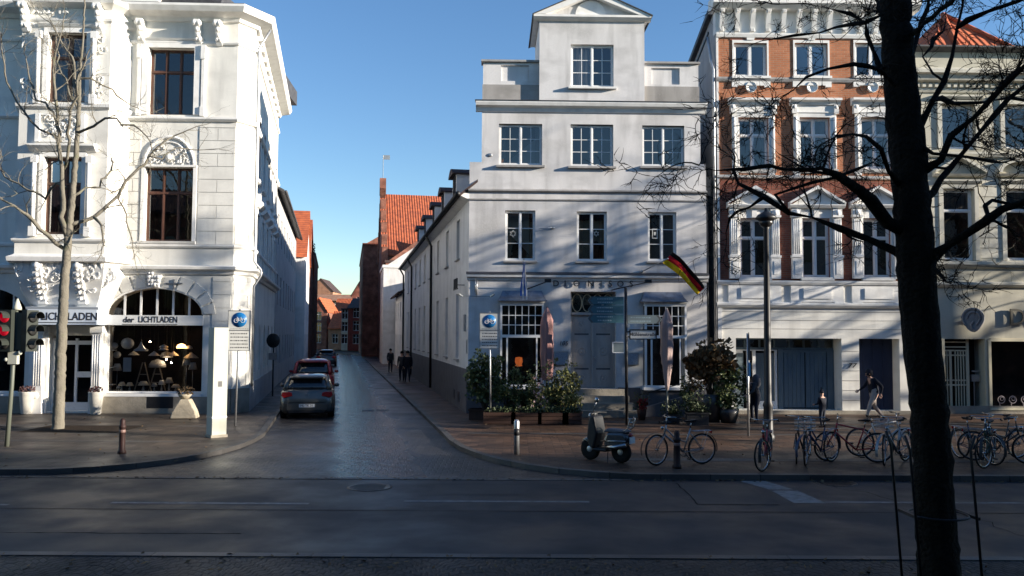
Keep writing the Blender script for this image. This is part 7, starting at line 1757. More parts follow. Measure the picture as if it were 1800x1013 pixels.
# ================================================================ cars
M_CARG = mat('grey_metallic_car_paint', (.075,.075,.07), .38, .5, .5, coat=.8); M_CARR = mat('red_car_paint', (.30,.015,.02), .35, .5, .1, coat=.8); M_CARB = mat('black_car_paint', (.015,.016,.02), .3, .5, .2, coat=.8); M_CARS = mat('silver_car_paint', (.30,.31,.33), .35, .5, .6, coat=.8)
M_CARGL = mat('car_glass', (.012,.014,.016), .05, .9); M_TYRE = mat('tyre_rubber', (.012,.012,.012), .8, .2); M_TAIL = mat('red_tail_lamp', (.34,.01,.012), .15, .6, coat=.6); M_PLATE = mat('number_plate', (.62,.62,.60), .5, .4)
def rring(z, y0, y1, hw, r, n=6):
    pts = []; r = min(r, hw*.95, (y1-y0)/2*.95)
    for cx_, cy_, a0 in ((hw-r, y1-r, 0), (-hw+r, y1-r, 90), (-hw+r, y0+r, 180), (hw-r, y0+r, 270)):
        for k in range(n+1): a = R(a0+90*k/n); pts.append(Vector((cx_+r*math.cos(a), cy_+r*math.sin(a), z)))
    return pts
def loft(m, rings, cap0=True, cap1=True):
    n = len(rings[0]); vs = [p for r_ in rings for p in r_]; fs = [(i*n+k, i*n+(k+1)%n, (i+1)*n+(k+1)%n, (i+1)*n+k) for i in range(len(rings)-1) for k in range(n)]
    if cap0: fs.append(tuple(range(n-1,-1,-1)))
    if cap1: fs.append(tuple(range((len(rings)-1)*n, len(rings)*n)))
    m.sm = True; m.add(vs, fs); m.sm = False
def car(px, py, rz, paint, label, plate=None, L_=4.2, hs=1.0, badge=True):
    g = G(px, py, zR); root = thing('parked_car', (g.x, g.y, zR), R(rz), label, 'car', 'cars parked along the left kerb')
    k = L_/4.2
    m = MB(); loft(m, [rring(.18,.14*k,4.05*k,.78,.18), rring(.26,.05,4.15*k,.85,.22), rring(.40,.0,4.2*k,.885,.26), rring(.58,-.01,4.2*k,.895,.28), rring(.72,.03,4.15*k,.895,.30), rring(.84*hs,.05,4.0*k,.885,.34), rring(.93*hs,.08,3.55*k,.865,.36), rring(.985*hs,.13,3.1*k,.83,.36)])
    m.build('body', paint, root)
    m = MB(); gl = [(.98,.15,3.0,.80,.30), (1.12,.24,2.72,.755,.30), (1.26,.36,2.42,.70,.30), (1.36,.50,2.2,.655,.30)]
    loft(m, [rring(z*hs,a*k,b_*k,w_,r_) for z,a,b_,w_,r_ in gl]); m.build('windows', M_CARGL, root)
    m = MB(); loft(m, [rring(1.345*hs,.40*k,2.30*k,.675,.32), rring(1.40*hs,.44*k,2.2*k,.645,.32), rring(1.45*hs,.62*k,2.0*k,.56,.30), rring(1.475*hs,.95*k,1.7*k,.38,.25)])
    m.box(-.52,.52,.26*k,.50*k,1.375*hs,1.40*hs)
    m.build('roof', paint, root)
    m = MB()
    for s in (-1, 1):
        m.tube([(s*.72,.25,.98*hs),(s*.67,.42*k,1.20*hs),(s*.61,.55*k,1.36*hs)], [.10,.075,.06], 6); m.tube([(s*.80,1.0*k,.98*hs),(s*.70,1.0*k,1.30*hs),(s*.655,1.02*k,1.37*hs)], [.05,.04,.04], 6); m.tube([(s*.81,1.75*k,.97*hs),(s*.67,1.75*k,1.37*hs)], .03, 6); m.tube([(s*.76,2.95*k,.97*hs),(s*.66,2.2*k,1.36*hs)], .035, 6)
    m.build('pillars', paint, root)
    for s in (-1, 1):
        m = MB(); m.ball((s*.97,2.55*k,1.0*hs), .10, 10, (.9,.6,.7)); m.bar((s*.85,2.6*k,.95*hs),(s*.95,2.56*k,.97*hs),.05,.04); m.build('wing_mirror', paint, root)
        m = MB(); z0, z1 = .72*hs, .93*hs; m.prism([(s*.48,z0+.06),(s*.78,z0),(s*.845,z0+.08),(s*.82,z1-.02),(s*.60,z1-.01),(s*.50,z1-.05)], .005, .22); tl = m.build('tail_lamp', M_TAIL, root, bevel=.01)
    m = MB(); m.box(-.66,.66,-.035,.04,.30,.52); m.box(-.80,.80,-.01,.04,.52,.545); m.build('bumper', paint, root, bevel=.02)
    m = MB(); m.box(-.60,.60,-.02,.04,.22,.30); m.box(-.62,.62,-.038,-.0,.56,.575); m.build('lower_trim', M_BLACK, root)
    m = MB(); m.box(-.26,.26,-.045,-.035,.40,.51) if plate else m.box(-.26,.26,-.04,-.03,.40,.51); pl = m.build('number_plate', M_PLATE, root)
    if plate: text_mesh('plate_text', plate, .105, M_TXT, pl, (0,-.047,.455), FRONT, .001, bold=.002)
    if badge: m = MB(); m.torus((0,.045,.80*hs), .055, .009, 16, 5); m.bar((-.03,.04,.83*hs),(0,.04,.77*hs),.01); m.bar((.03,.04,.83*hs),(0,.04,.77*hs),.01); m.build('badge', M_CHROME, root)
    m = MB(); m.bar((-.30,.17,1.02*hs),(.18,.20,1.06*hs),.02); m.build('wiper', M_BLACK, root)
    for s in (-1, 1):
        for yy in (.75*k, 3.35*k):
            m = MB(); m.lathe([(.20,-.10),(.29,-.11),(.315,-.08),(.315,.08),(.29,.11),(.20,.10)], (s*.80,yy,.315), 22, 'x'); w_ = m.build('wheel', M_TYRE, root)
            m = MB(); m.lathe([(.02,.115*s),(.05,.115*s),(.20,.10*s),(.21,.06*s)], (s*.80,yy,.315), 18, 'x')
            m.build('rim', M_GALV, w_)
    return root
car(539, 737, 11.3, M_CARG, 'grey hatchback parked nearest, its red tail lamps towards us', 'HL·TK 31')
car(548, 711, 11.6, M_CARR, 'tall red car parked in front of the grey hatchback', 'HL·AM 82', hs=1.24)
car(573, 645, 11.6, M_CARB, 'dark hatchback, third and farthest in the row of parked cars')

# ================================================================ scooter
M_SCO = mat('dark_scooter_paint', (.022,.024,.03), .25, .6, .2, coat=.6); M_SEAT = mat('grey_vinyl_seat', (.10,.10,.12), .5, .4)
g = G(1066, 811); root = thing('motor_scooter', (g.x, g.y, 0), R(-38), 'dark motor scooter with a bright round mirror and chrome rack, facing left', 'scooter')
def wheel_disc(x, r, t, par, y=0, rim=M_GALV, nm='wheel'):
    w_ = MB().lathe([(r*.55,-t*.45),(r*.9,-t*.5),(r,-t*.25),(r,t*.25),(r*.9,t*.5),(r*.55,t*.45)], (x,y,r), 24, 'y').build(nm, M_TYRE, par)
    MB().lathe([(.03,-t*.5),(r*.56,-t*.36),(r*.56,t*.36),(.03,t*.5)], (x,y,r), 18, 'y').build('rim', rim, w_); return w_
wheel_disc(-.42,.24,.10,root); wheel_disc(.38,.24,.11,root)
m = MB(); m.prism([(-.30,.28),(-.22,.28),(-.12,.62),(-.20,.98),(-.28,1.02),(-.36,.90),(-.40,.55),(-.36,.36)], -.20, .20); m.prism([(-.30,.22),(.10,.22),(.12,.30),(-.28,.30)], -.17, .17); m.build('leg_shield', M_BLACK, root, bevel=.05)
m = MB(); m.prism([(.02,.26),(.30,.30),(.60,.42),(.64,.58),(.52,.68),(.10,.66),(.02,.50)], -.17, .17); m.build('rear_body', M_SCO, root, bevel=.06)
m = MB(); m.prism([(-.52,.42),(-.36,.50),(-.28,.44),(-.34,.36)], -.08, .08); m.tube([(-.42,0,.48),(-.56,0,.42),(-.64,0,.32)], [.07,.06,.03], 8); m.build('front_mudguard', M_SCO, root, bevel=.02)
m = MB(); m.prism([(-.02,.66),(.10,.74),(.50,.73),(.56,.68),(.30,.64)], -.14, .14); m.build('seat', M_SEAT, root, bevel=.04)
m = MB(); m.tube([(-.42,0,.24),(-.30,0,.80),(-.26,0,1.02)], .03, 8); m.tube([(-.20,-.32,1.04),(-.26,-.1,1.06),(-.26,.1,1.06),(-.20,.32,1.04)], .018, 8); m.ball((-.32,0,1.02), .09, 10, (.8,1.3,.8)); m.build('handlebar', M_DARKM, root)
m = MB(); m.ball((-.40,0,.98), .07, 10); m.build('headlamp', M_GALV, root)
m = MB(); m.tube([(-.24,-.18,1.06),(-.17,-.22,1.20),(-.12,-.24,1.30)], .010, 6); mi = m.build('mirror_arm', M_CHROME, root); MB().lathe([(.01,-.015),(.06,-.012),(.062,.0),(.045,.02),(.01,.025)], (-.10,-.25,1.36), 18, 'y').build('mirror', M_CHROME, mi)
m = MB()
for y in (-.12,.12): m.tube([(.46,y,.66),(.62,y,.78),(.66,y,.98),(.62,y,1.0)], .012, 6)
for (x,z) in ((.62,.78),(.66,.90),(.66,.98)): m.tube([(x,-.12,z),(x,.12,z)], .010, 6)
for y in (-.06,0,.06): m.tube([(.62,y,.78),(.66,y,.98)], .007, 5)
m.tube([(.46,-.12,.70),(.60,-.12,.74),(.68,-.10,.72)], .012, 6); m.build('rack', M_CHROME, root)
m = MB(); m.tube([(.0,-.20,.34),(.35,-.22,.36),(.62,-.22,.42)], [.03,.045,.05], 10); m.tube([(-.02,-.21,.46),(.34,-.21,.49),(.60,-.20,.50)], .014, 6); m.build('exhaust', M_CHROME, root)
m = MB(); m.box(.64,.67,-.10,.10,.44,.58); m.build('number_plate', M_PLATE, root); m = MB(); m.ball((.62,0,.62), .05, 8); m.build('tail_lamp', M_TAIL, root)
m = MB(); m.tube([(.1,-.1,.22),(.16,-.22,.0)], .012, 5); m.build('stand', M_DARKM, root)

# ================================================================ bicycles
def bicycle(px, py, rz, frame_m, label, kind='city', steer=0, lean=0, basket=False, rack=True, scale=1.0, bag=None):
    g = G(px, py); root = thing('bicycle', (g.x, g.y, 0), R(rz), label, 'bicycle', 'bicycles parked in a row on the far pavement'); root.rotation_euler = (R(lean), 0, R(rz)); root.scale = (scale,)*3
    r = .335; WB = 1.06
    def wh(x, y=0, ang=0):
        m = MB(); m.torus((0,0,0), r-.018, .018, 30, 6, 'y'); w_ = m.build('wheel', M_TYRE, root); w_.location = (x, y, r); w_.rotation_euler = (0,0,ang)
        m = MB(); m.torus((0,0,0), r-.042, .011, 30, 5, 'y'); m.tube([(0,-.045,0),(0,.045,0)], .02, 8)
        for k in range(18): a = 2*math.pi*k/18; m.tube([(0,.03*(-1)**k,0),((r-.045)*math.cos(a),0,(r-.045)*math.sin(a))], .0018, 3, cap=False)
        m.build('spokes', M_CHROME, w_)
    wh(0); wh(-WB, 0, R(steer))
    BB = Vector((-.44,0,.27)); ST = Vector((-.27,0,.78)); HT = Vector((-.84,0,.86)); HB = Vector((-.88,0,.66))
    m = MB(); t = .017
    if kind == 'city': m.tube([HB, BB+Vector((-.1,0,.12)), BB], t*1.2, 8); m.tube([HT+Vector((0,0,-.08)), Vector((-.62,0,.56)), BB+(ST-BB)*.42], t, 8)
    else: m.tube([HB, BB], t*1.25, 8); m.tube([HT+Vector((.0,0,-.03)), BB+(ST-BB)*.88], t*1.1, 8)
    m.tube([BB, ST], t, 8); m.tube([HB, HT], t*1.2, 8)
    for s in (-.06,.06): m.tube([BB+Vector((0,s*.5,0)), Vector((0,s,r))], .010, 6); m.tube([BB+(ST-BB)*.85, Vector((0,s,r))], .009, 6)
    m.build('frame', frame_m, root)
    m = MB()
    for s in (-.05,.05): m.tube([Vector((HB.x,s*.6,HB.z-.0)), Vector((-WB+.05,s,r+.12)), Vector((-WB,s,r))], .011, 6)
    m.build('fork', frame_m, root)
    m = MB(); H = HT+Vector((.01,0,.16)); m.tube([HT,H], .012, 6)
    if kind == 'city': m.tube([H+Vector((.20,-.29,-.02)),H+Vector((.08,-.27,.03)),H+Vector((-.03,-.12,.02)),H+Vector((-.03,.12,.02)),H+Vector((.08,.27,.03)),H+Vector((.20,.29,-.02))], .011, 6)
    else: m.tube([H+Vector((.03,-.30,.0)),H,H+Vector((.03,.30,.0))], .011, 6)
    hb = m.build('handlebar', M_CHROME, root); m = MB()
    for s in (-1,1): m.tube([H+Vector((.22 if kind=='city' else .03,s*.29,-.02 if kind=='city' else 0)),H+Vector((.10 if kind=='city' else .03,s*(.275 if kind=='city' else .2),.02 if kind=='city' else 0))], .017, 6)
    m.build('grip', M_BLACK, hb)
    m = MB(); S = ST+Vector((.02,0,.14)); m.tube([ST,S], .013, 6); m.build('seat_post', M_CHROME, root)
    m = MB(); m.add([S+Vector(v) for v in ((-.17,-.02,.02),(-.17,.02,.02),(0,.05,.04),(.10,.085,.05),(.12,0,.05),(.10,-.085,.05),(0,-.05,.04),(-.15,0,-.01),(.08,.05,-.01),(.08,-.05,-.01))], [(0,1,2,3,4,5,6),(0,7,1),(1,7,8,3,2),(0,6,5,9,7),(7,9,8),(3,8,9,5,4)]); m.build('saddle', M_BLACK, root, bevel=.01)
    m = MB(); m.torus(BB, .085, .006, 20, 4); m.tube([BB+Vector((0,-.07,0)),BB+Vector((.10,-.08,-.13))], .010, 5); m.tube([BB+Vector((0,.07,0)),BB+Vector((-.10,.08,.13))], .010, 5); m.box(BB.x+.05,BB.x+.15,-.16,-.07,BB.z-.145,BB.z-.12); m.box(BB.x-.15,BB.x-.05,.07,.16,BB.z+.12,BB.z+.145); m.tube([BB+Vector((0,-.05,.085)),Vector((0,-.05,r+.03))], .005, 4); m.tube([BB+Vector((0,-.05,-.085)),Vector((0,-.05,r-.03))], .005, 4); m.build('crank', M_DARKM, root)
    if kind == 'city':
        m = MB()
        for x0, a0, a1 in ((0,-.2,math.pi*.85),(-WB,.5,math.pi*1.1)):
            n = 14; vs=[]; fs=[]
            for i in range(n+1):
                a = a0+(a1-a0)*i/n; R_ = r+.025
                for y in (-.03,.03): vs.append((x0+R_*math.cos(a), y, r+R_*math.sin(a)))
            for i in range(n): fs.append((2*i,2*i+1,2*i+3,2*i+2))
            m.add(vs, fs)
        o = m.build('mudguards', frame_m if basket else M_DARKM, root, fix=False)
        m = MB(); m.ball((-.93,0,.80), .04, 8); m.build('front_light', M_CHROME, root)
    if rack:
        m = MB()
        for s in (-.06,.06): m.tube([(-.22,s,.72),(.20,s,.73)], .006, 5); m.tube([(.0,s,r),(.12,s,.73)], .005, 5)
        for x in (-.1,.05,.18): m.tube([(x,-.06,.73),(x,.06,.73)], .005, 4)
        rk = m.build('rack', M_GALV, root); m = MB(); m.box(.20,.225,-.04,.04,.66,.72); m.build('rear_reflector', M_TAIL, rk)
    if basket:
        m = MB(); 
        for z in (.78,.86,.94,1.0):
            q = [(-1.22,-.16,z),(-.92,-.16,z),(-.92,.16,z),(-1.22,.16,z),(-1.22,-.16,z)]; m.tube(q, .005, 4)
        for k in range(7):
            x = -1.22+.3*k/6; m.tube([(x,-.16,.78),(x,-.16,1.0)], .003, 3); m.tube([(x,.16,.78),(x,.16,1.0)], .003, 3)
        for k in range(5): y = -.16+.32*k/4; m.tube([(-1.22,y,.78),(-1.22,y,1.0)], .003, 3)
        m.build('basket', M_GALV, root)
    if bag: m = MB(); m.box(-.02,.26,-.20,-.07,.42,.74); m.build('pannier', bag, root, bevel=.03)
    return root
M_BSIL = mat('silver_bike_paint', (.25,.26,.27), .35, .5, .5); M_BRED = mat('red_bike_paint', (.36,.03,.035), .35, .5, .1); M_BBLK = mat('black_bike_paint', (.02,.02,.022), .35, .5, .1); M_BBLU = mat('dark_blue_bike_paint', (.02,.035,.08), .35, .5, .1); M_BWHT = mat('white_bike_paint', (.36,.36,.35), .35, .5); M_BGRN = mat('dark_green_bike_paint', (.02,.05,.035), .35, .5, .1)
bicycle(1234, 816, 14, M_BSIL, 'silver city bicycle pointing left with a slanted frame, beside the dark red bollard', steer=20)
bicycle(1352, 817, 66, M_BRED, 'red bicycle seen nearly end on behind the street lamp foot', steer=-20, basket=False)
bicycle(1420, 806, 58, M_BBLK, 'black bicycle turned away, the leftmost of the tangle right of the lamp', kind='sport', steer=15, rack=False)
bicycle(1462, 812, 40, M_BBLU, 'dark blue bicycle with a front basket in the tangle', steer=25, basket=True)
bicycle(1512, 803, 176, M_BWHT, 'white bicycle with one big pale wheel facing us, behind the red framed one', kind='sport', steer=-32, rack=False)
bicycle(1543, 814, -14, M_BRED, 'red and white sports bicycle leaning towards the near tree', kind='sport', steer=28, rack=False, lean=3)
bicycle(1592, 811, 42, M_BSIL, 'silver bicycle half hidden just left of the thick near trunk', steer=20, basket=True)
bicycle(1712, 810, 150, M_BBLK, 'black bicycle just right of the thick near trunk', steer=15, lean=-3)
bicycle(1745, 814, 52, M_BGRN, 'dark green bicycle turned towards us with a wide handlebar', steer=-20)
bicycle(1790, 806, 18, M_BBLK, 'black bicycle pointing left at the right edge', steer=25, kind='city')
bicycle(1688, 806, 100, M_BBLU, 'dark bicycle seen end on against the right side of the near trunk', steer=5, rack=True)

# worn road: repair patches, bitumen seams, a crack; fallen leaves along the gutter and pavement
M_PATCH = ground_mat('asphalt_repair', (.020,.021,.023), (.014,.015,.016), .62, .08)
M_BITU = mat('bitumen_seam', (.008,.008,.009), .85, .1)
for (x0, x1, y0, y1) in ((-7.5,-3.9,11.4,12.5),(3.2,4.6,14.8,16.9),(-1.5,.3,15.6,16.6),(7.5,12.5,11.6,12.3)):
    o = MB().add([(x0,y0,zR+.003),(x1,y0+.05,zR+.003),(x1-.04,y1,zR+.003),(x0+.05,y1-.03,zR+.003)], [(0,1,2,3)]).build('road_repair', M_PATCH, fix=False); o['kind'] = 'structure'
rr = random.Random(77)
def seam(p0, p1, w, jit=.05, n=26):
    m = MB(); vs = []; fs = []; p0 = Vector(p0); p1 = Vector(p1); d = (p1-p0); nn = Vector((-d.y, d.x)).normalized(); off = 0
    for i in range(n+1):
        off = off*.8 + rr.gauss(0, jit); c = p0+d*i/n+nn*off; ww = w*rr.uniform(.5,1.3); vs += [(c.x+nn.x*ww, c.y+nn.y*ww, zR+.0055), (c.x-nn.x*ww, c.y-nn.y*ww, zR+.0055)]
    for i in range(n): fs.append((2*i,2*i+1,2*i+3,2*i+2))
    o = m.add(vs, fs).build('road_seam', M_BITU, fix=False); o['kind'] = 'structure'
seam((-40,14.15), (40,14.2), .012, .008, 60); seam((-7.5,11.4), (-7.45,12.5), .015, .01); seam((-7.5,12.5), (-3.9,12.5), .015, .01); seam((3.2,14.8),(4.6,14.8),.014,.01); seam((3.2,14.8),(3.25,16.9),.014,.01); seam((8,11.1),(6.2,17.2),.010,.08); seam((-12,13),(-9.5,17.2),.010,.08)
lm = MB()
for k in range(900):
    t = rr.random()
    if t < .35: c = Vector((rr.uniform(-14,16), YF-.02-abs(rr.gauss(0,.10)), zR+.012))
    elif t < .8: c = Vector((rr.uniform(-14,18), rr.uniform(17.8,29.5), .014));
    else: c = Vector((rr.uniform(-9,9), rr.uniform(10.2,10.95), .014))
    if t >= .35 and t < .8 and Lk(c.y)-.5 < c.x < Rk(c.y)+1.5+max(0,(24-c.y))*.9: continue
    a = rr.random()*6.28; s_ = rr.uniform(.025,.055); d = Vector((math.cos(a)*s_, math.sin(a)*s_, rr.uniform(0,.02))); e = Vector((-math.sin(a)*s_*.5, math.cos(a)*s_*.5, rr.uniform(0,.015)))
    lm.add([c-d, c+e, c+d, c-e], [(0,1,2,3)])
o = lm.build('fallen_leaves', M_LEAFB, fix=False); o['kind'] = 'stuff'; o['label'] = 'dry fallen leaves scattered along the gutter and pavement'
# ================================================================ people
M_SKIN = mat('skin', (.45,.27,.20), .6, .3); M_HOOD = mat('dark_navy_jacket', (.012,.014,.022), .85, .2, noise=[(9,(.02,.022,.032),.4,.8,(1,1,1))]); M_TROU = mat('pale_beige_trousers', (.40,.34,.30), .85, .2, noise=[(7,(.30,.25,.22),.4,.8,(1,1,1))]); M_SHOE = mat('dark_shoes', (.03,.018,.018), .6, .3)
M_JEAN = mat('dark_jeans', (.018,.022,.035), .85, .2); M_HAIR = mat('dark_hair', (.02,.014,.01), .7, .3); M_GREYJ = mat('grey_jacket', (.05,.05,.055), .85, .2); M_PACK = mat('grey_rucksack', (.09,.09,.10), .7, .3)
def person(loc, rz, J, H, mats_, label, hair='short', hat=None, pack=False):
    """J: joint name -> (x,y,z) for a 1.75 m figure facing -y; body is one skinned mesh"""
    k = H/1.75; root = thing('person', loc, R(rz), label, 'person'); V = {}; verts = []; edges = []; rad = []
    def v(n, p, r): V[n] = len(verts); verts.append(Vector(p)*k); rad.append(r*k*(1.28 if r > .04 and not n.startswith(('head','crown','neck')) else 1.05)); return V[n]
    def e(a, b_): edges.append((V[a], V[b_]))
    g_ = lambda n: Vector(J[n])
    pel, chest, neck, head = g_('pelvis'), g_('chest'), g_('neck'), g_('head')
    v('pelvis', pel, (.15)); v('waist', pel.lerp(chest, .45), .125); v('chest', chest, .155); v('neck', neck, .058); v('head0', neck.lerp(head, .55), .062); v('head', head, .098); v('crown', head+(head-neck).normalized()*.085, .075)
    for a, b_ in (('pelvis','waist'),('waist','chest'),('chest','neck'),('neck','head0'),('head0','head'),('head','crown')): e(a, b_)
    for s in 'LR':
        v('hip'+s, g_('hip'+s), .098); v('thigh'+s, g_('hip'+s).lerp(g_('knee'+s), .45), .082); v('knee'+s, g_('knee'+s), .058); v('calf'+s, g_('knee'+s).lerp(g_('ankle'+s), .35), .056); v('ankle'+s, g_('ankle'+s), .040); v('heel'+s, g_('ankle'+s)+Vector((0,.03,-.05)), .038); v('toe'+s, g_('toe'+s), .034)
        for a, b_ in (('pelvis','hip'+s),('hip'+s,'thigh'+s),('thigh'+s,'knee'+s),('knee'+s,'calf'+s),('calf'+s,'ankle'+s),('ankle'+s,'heel'+s),('heel'+s,'toe'+s)): e(a, b_)
        v('sh'+s, g_('sh'+s), .070); v('uarm'+s, g_('sh'+s).lerp(g_('el'+s), .5), .054); v('el'+s, g_('el'+s), .044); v('wr'+s, g_('wr'+s), .027)
        d = (g_('wr'+s)-g_('el'+s)).normalized(); side = d.cross(Vector((1,0,0))).normalized(); palm = g_('wr'+s)+d*.06; v('palm'+s, palm, .030)
        for a, b_ in (('chest','sh'+s),('sh'+s,'uarm'+s),('uarm'+s,'el'+s),('el'+s,'wr'+s),('wr'+s,'palm'+s)): e(a, b_)
        inw = Vector((-1 if s == 'R' else 1, 0, 0)); inw = (inw - d*inw.dot(d)).normalized(); side = d.cross(inw).normalized()
        for fi, (o_, ln) in enumerate(((-.033,.070),(-.011,.080),(.011,.075),(.033,.058))):
            p0 = palm+d*.022+side*o_; p1 = p0+d*ln*.55+inw*.012; p2 = p1+d*ln*.35+inw*.028
            v('f%d%sa' % (fi,s), p0, .010); v('f%d%sb' % (fi,s), p1, .009); v('f%d%sc' % (fi,s), p2, .0075)
            edges.append((V['palm'+s], V['f%d%sa' % (fi,s)])); e('f%d%sa' % (fi,s), 'f%d%sb' % (fi,s)); e('f%d%sb' % (fi,s), 'f%d%sc' % (fi,s))
        v('t%sa' % s, palm-side*.042-d*.01+inw*.01, .011); v('t%sb' % s, palm-side*.055+d*.03+inw*.025, .009); edges.append((V['palm'+s], V['t%sa' % s])); e('t%sa' % s, 't%sb' % s)
    me = bpy.data.meshes.new('body'); me.from_pydata(verts, edges, []); o = bpy.data.objects.new('body', me); col.objects.link(o)
    sk = o.modifiers.new('skin', 'SKIN'); sk.use_smooth_shade = True
    for i, sv in enumerate(me.skin_vertices[0].data): sv.radius = (rad[i], rad[i]); sv.use_root = (i == 0)
    ss = o.modifiers.new('sub', 'SUBSURF'); ss.levels = 1; ss.render_levels = 1
    dg = bpy.context.evaluated_depsgraph_get(); dg.update(); me2 = bpy.data.meshes.new_from_object(o.evaluated_get(dg)); bpy.data.objects.remove(o); 
    top, bot, skin_, shoe = mats_
    me2.materials.clear()
    for mm in (top, bot, skin_, shoe): me2.materials.append(mm)
    names = list(V); inv = {i: n for n, i in V.items()}
    def cls(n):
        if n in ('neck','head0','head','crown') or n[:2] == 'pa' or n[0] in 'ft' and n[1] in '0123LR' : return 2
        if n[:4] in ('heel','toeL','toeR'): return 3
        if n[:3] in ('hip','thi','kne','cal','ank') or n == 'pelvis': return 1
        return 0
    segs = [(verts[a], verts[b_], cls(inv[b_]) if not inv[b_].startswith('hip') else 1) for a, b_ in edges]
    for p in me2.polygons:
        c = p.center; best = None
        for a, b_, ci in segs:
            ab = b_-a; t = max(0, min(1, (c-a).dot(ab)/max(ab.length_squared, 1e-9))); dd = (c-(a+ab*t)).length
            if best is None or dd < best[0]: best = (dd, ci)
        p.material_index = best[1]; p.use_smooth = True
    ob = bpy.data.objects.new('body', me2); col.objects.link(ob); ob.parent = root
    hd = head*k; up = (head-neck).normalized(); f = Vector((J.get('face', (0,-1,0)))).normalized(); f = (f-up*f.dot(up)).normalized(); rt_ = f.cross(up)
    m = MB(); m.ball(hd+f*.10*k-up*.012*k, .019*k, 8, (1,1.2,1.3)); m.build('nose', skin_, root)
    m = MB()
    for s in (-1,1): m.ball(hd+rt_*.098*k*s, .024*k, 8, (.5,1,1.3))
    m.build('ears', skin_, root)
    m = MB()
    for s in (-1,1): m.ball(hd+f*.088*k+rt_*.032*k*s+up*.015*k, .011*k, 6)
    m.ball(hd+f*.088*k-up*.052*k, .016*k, 6, (1.4,.5,.4)); m.build('eyes_and_mouth', M_HAIR, root)
    if hair: m = MB(); m.ball(hd+up*.045*k-f*.020*k, .112*k, 12, (1,1.02,.95)); m.build('hair', M_HAIR, root)
    if hat == 'bobble': m = MB(); m.ball(hd+up*.07*k, .120*k, 12, (1,1,.8)); m.tube([hd+up*.13*k, hd+up*.20*k, hd+up*.26*k], [.08*k,.05*k,.02*k], 8); m.ball(hd+up*.27*k, .035*k, 8); m.build('woolly_hat', M_HOOD, root)
    if hat == 'hood': m = MB(); m.ball(hd+up*.02*k-f*.045*k, .125*k, 12, (1,1,1.1)); m.build('hood', top, root)
    if pack: c = (chest*.6+pel*.4)*k - f*.24*k; m = MB(); m.ball(c+Vector((0,0,.08)), .20*k, 12, (.9,.62,1.25)); m.build('rucksack', M_PACK, root)
    return root
stand = dict(pelvis=(0,0,.95), chest=(0,.01,1.30), neck=(0,.0,1.47), head=(0,-.02,1.63), hipL=(.09,0,.90), hipR=(-.09,0,.90), kneeL=(.10,-.02,.50), kneeR=(-.10,-.02,.50), ankleL=(.10,.02,.09), ankleR=(-.10,.02,.09), toeL=(.11,-.13,.035), toeR=(-.11,-.13,.035), shL=(.19,.0,1.40), shR=(-.19,.0,1.40), elL=(.24,.03,1.12), elR=(-.24,.03,1.12), wrL=(.24,-.04,.88), wrR=(-.24,-.04,.88))
walk = dict(stand, pelvis=(0,0,.93), chest=(0,-.06,1.27), neck=(0,-.12,1.43), head=(0,-.19,1.57), kneeL=(.09,-.20,.54), ankleL=(.09,-.30,.13), toeL=(.09,-.45,.06), kneeR=(-.09,.06,.50), ankleR=(-.09,.36,.14), toeR=(-.09,.24,.035), shL=(.18,-.06,1.37), shR=(-.18,-.06,1.37), elL=(.24,.16,1.15), wrL=(.22,.12,.92), elR=(-.24,-.20,1.14), wrR=(-.20,-.40,1.02))
g = G(1537, 741); person((g.x, g.y, 0), -84, walk, 1.74, (M_HOOD, M_TROU, M_SKIN, M_SHOE), 'man in a dark hooded jacket and pale trousers striding left past the navy door', hair=None, hat='hood')
bend = dict(stand, pelvis=(0,.10,.90), chest=(0,-.12,1.18), neck=(0,-.26,1.28), head=(0,-.38,1.36), hipL=(.09,.10,.86), hipR=(-.09,.10,.86), shL=(.18,-.14,1.26), shR=(-.18,-.14,1.26), elL=(.22,-.30,1.02), elR=(-.22,-.30,1.02), wrL=(.14,-.48,.92), wrR=(-.14,-.48,.92), face=(0,-1,-.5))
g = G(1326, 742); person((g.x, g.y, 0), -60, bend, 1.70, (M_GREYJ, M_JEAN, M_SKIN, M_SHOE), 'person in a dark jacket with a grey rucksack bending down beside the white pole', pack=True)
kid = dict(stand, head=(0,-.02,1.64), elL=(.24,-.06,1.14), wrL=(.20,-.28,1.10), elR=(-.24,-.06,1.14), wrR=(-.20,-.28,1.10))
g = G(1448, 752); person((g.x, g.y+.1, 0), -150, kid, 1.10, (M_HOOD, M_JEAN, M_SKIN, M_SHOE), 'small child in a pointed woolly hat standing behind the bicycles', hair=None, hat='bobble')
st2 = dict(stand, kneeL=(.10,-.12,.51), ankleL=(.10,-.10,.10), toeL=(.11,-.25,.05), ankleR=(-.10,.16,.10), toeR=(-.11,.02,.035))
g = G(716, 672); person((g.x, g.y, 0), 10, st2, 1.80, (M_HOOD, M_JEAN, M_SKIN, M_SHOE), 'dark dressed person walking towards us on the right pavement of the side street')
g = G(705, 671); person((g.x, g.y+.3, 0), -5, stand, 1.76, (M_GREYJ, M_JEAN, M_SKIN, M_SHOE), 'grey jacketed person beside the dark dressed walker in the side street', pack=True)
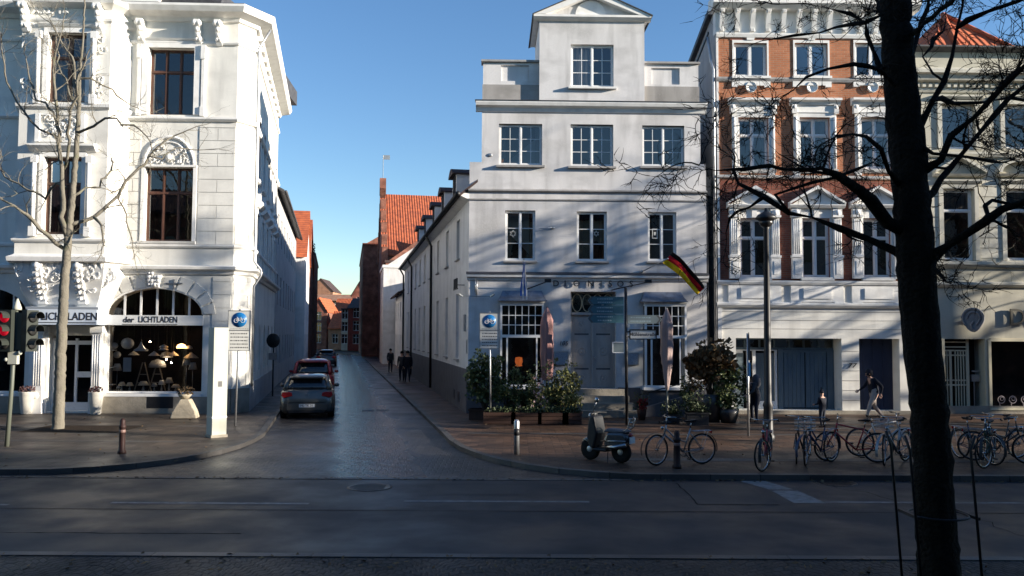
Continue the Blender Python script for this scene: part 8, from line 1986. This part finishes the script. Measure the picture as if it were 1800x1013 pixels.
g = G(686, 655); person((g.x, g.y, 0), 30, dict(stand), 1.70, (M_GREYJ, M_JEAN, M_SKIN, M_SHOE), 'distant person standing by the wall further up the side street')

# ---------------- pieces standing apart in one mesh become parts of their own
def split_clusters(o, gap):
    me = o.data; n = len(me.vertices); par = list(range(n))
    def find(a):
        while par[a] != a: par[a] = par[par[a]]; a = par[a]
        return a
    for p in me.polygons:
        vs_ = p.vertices; r0 = find(vs_[0])
        for v_ in vs_[1:]: par[find(v_)] = r0
    isl = {}
    for i in range(n): isl.setdefault(find(i), []).append(i)
    B_ = [([min(me.vertices[i].co[k] for i in v_) for k in range(3)], [max(me.vertices[i].co[k] for i in v_) for k in range(3)], set(v_)) for v_ in isl.values()]
    done = False
    while not done:
        done = True
        for i in range(len(B_)):
            for j in range(i+1, len(B_)):
                if all(B_[i][0][k]-gap <= B_[j][1][k] and B_[j][0][k]-gap <= B_[i][1][k] for k in range(3)):
                    B_[i] = ([min(a, b_) for a, b_ in zip(B_[i][0], B_[j][0])], [max(a, b_) for a, b_ in zip(B_[i][1], B_[j][1])], B_[i][2] | B_[j][2]); B_.pop(j); done = False; break
            if not done: break
    if len(B_) < 2: return
    nm = o.name.split('.')[0]
    for _, _, vset in B_:
        vs_ = sorted(vset); ix = {v_: k for k, v_ in enumerate(vs_)}; fs = [p for p in me.polygons if p.vertices[0] in vset]
        m2 = bpy.data.meshes.new(nm); m2.from_pydata([tuple(me.vertices[i].co) for i in vs_], [], [[ix[v_] for v_ in p.vertices] for p in fs])
        for mm in me.materials: m2.materials.append(mm)
        m2.polygons.foreach_set('use_smooth', [p.use_smooth for p in fs]); m2.update()
        c = bpy.data.objects.new(nm, m2); col.objects.link(c); c.parent = o.parent; c.location = o.location; c.rotation_euler = o.rotation_euler
    bpy.data.objects.remove(o)
for o in list(bpy.data.objects):
    if o.type == 'MESH' and o.name.split('.')[0] in ('plinth', 'base_course', 'pilaster', 'rustication', 'corner_rustication', 'cellar_grille', 'wall_case', 'cornice_bracket', 'voussoir_ring', 'ring', 'mudguards', 'relief_ornament') and not o.children: split_clusters(o, .12)
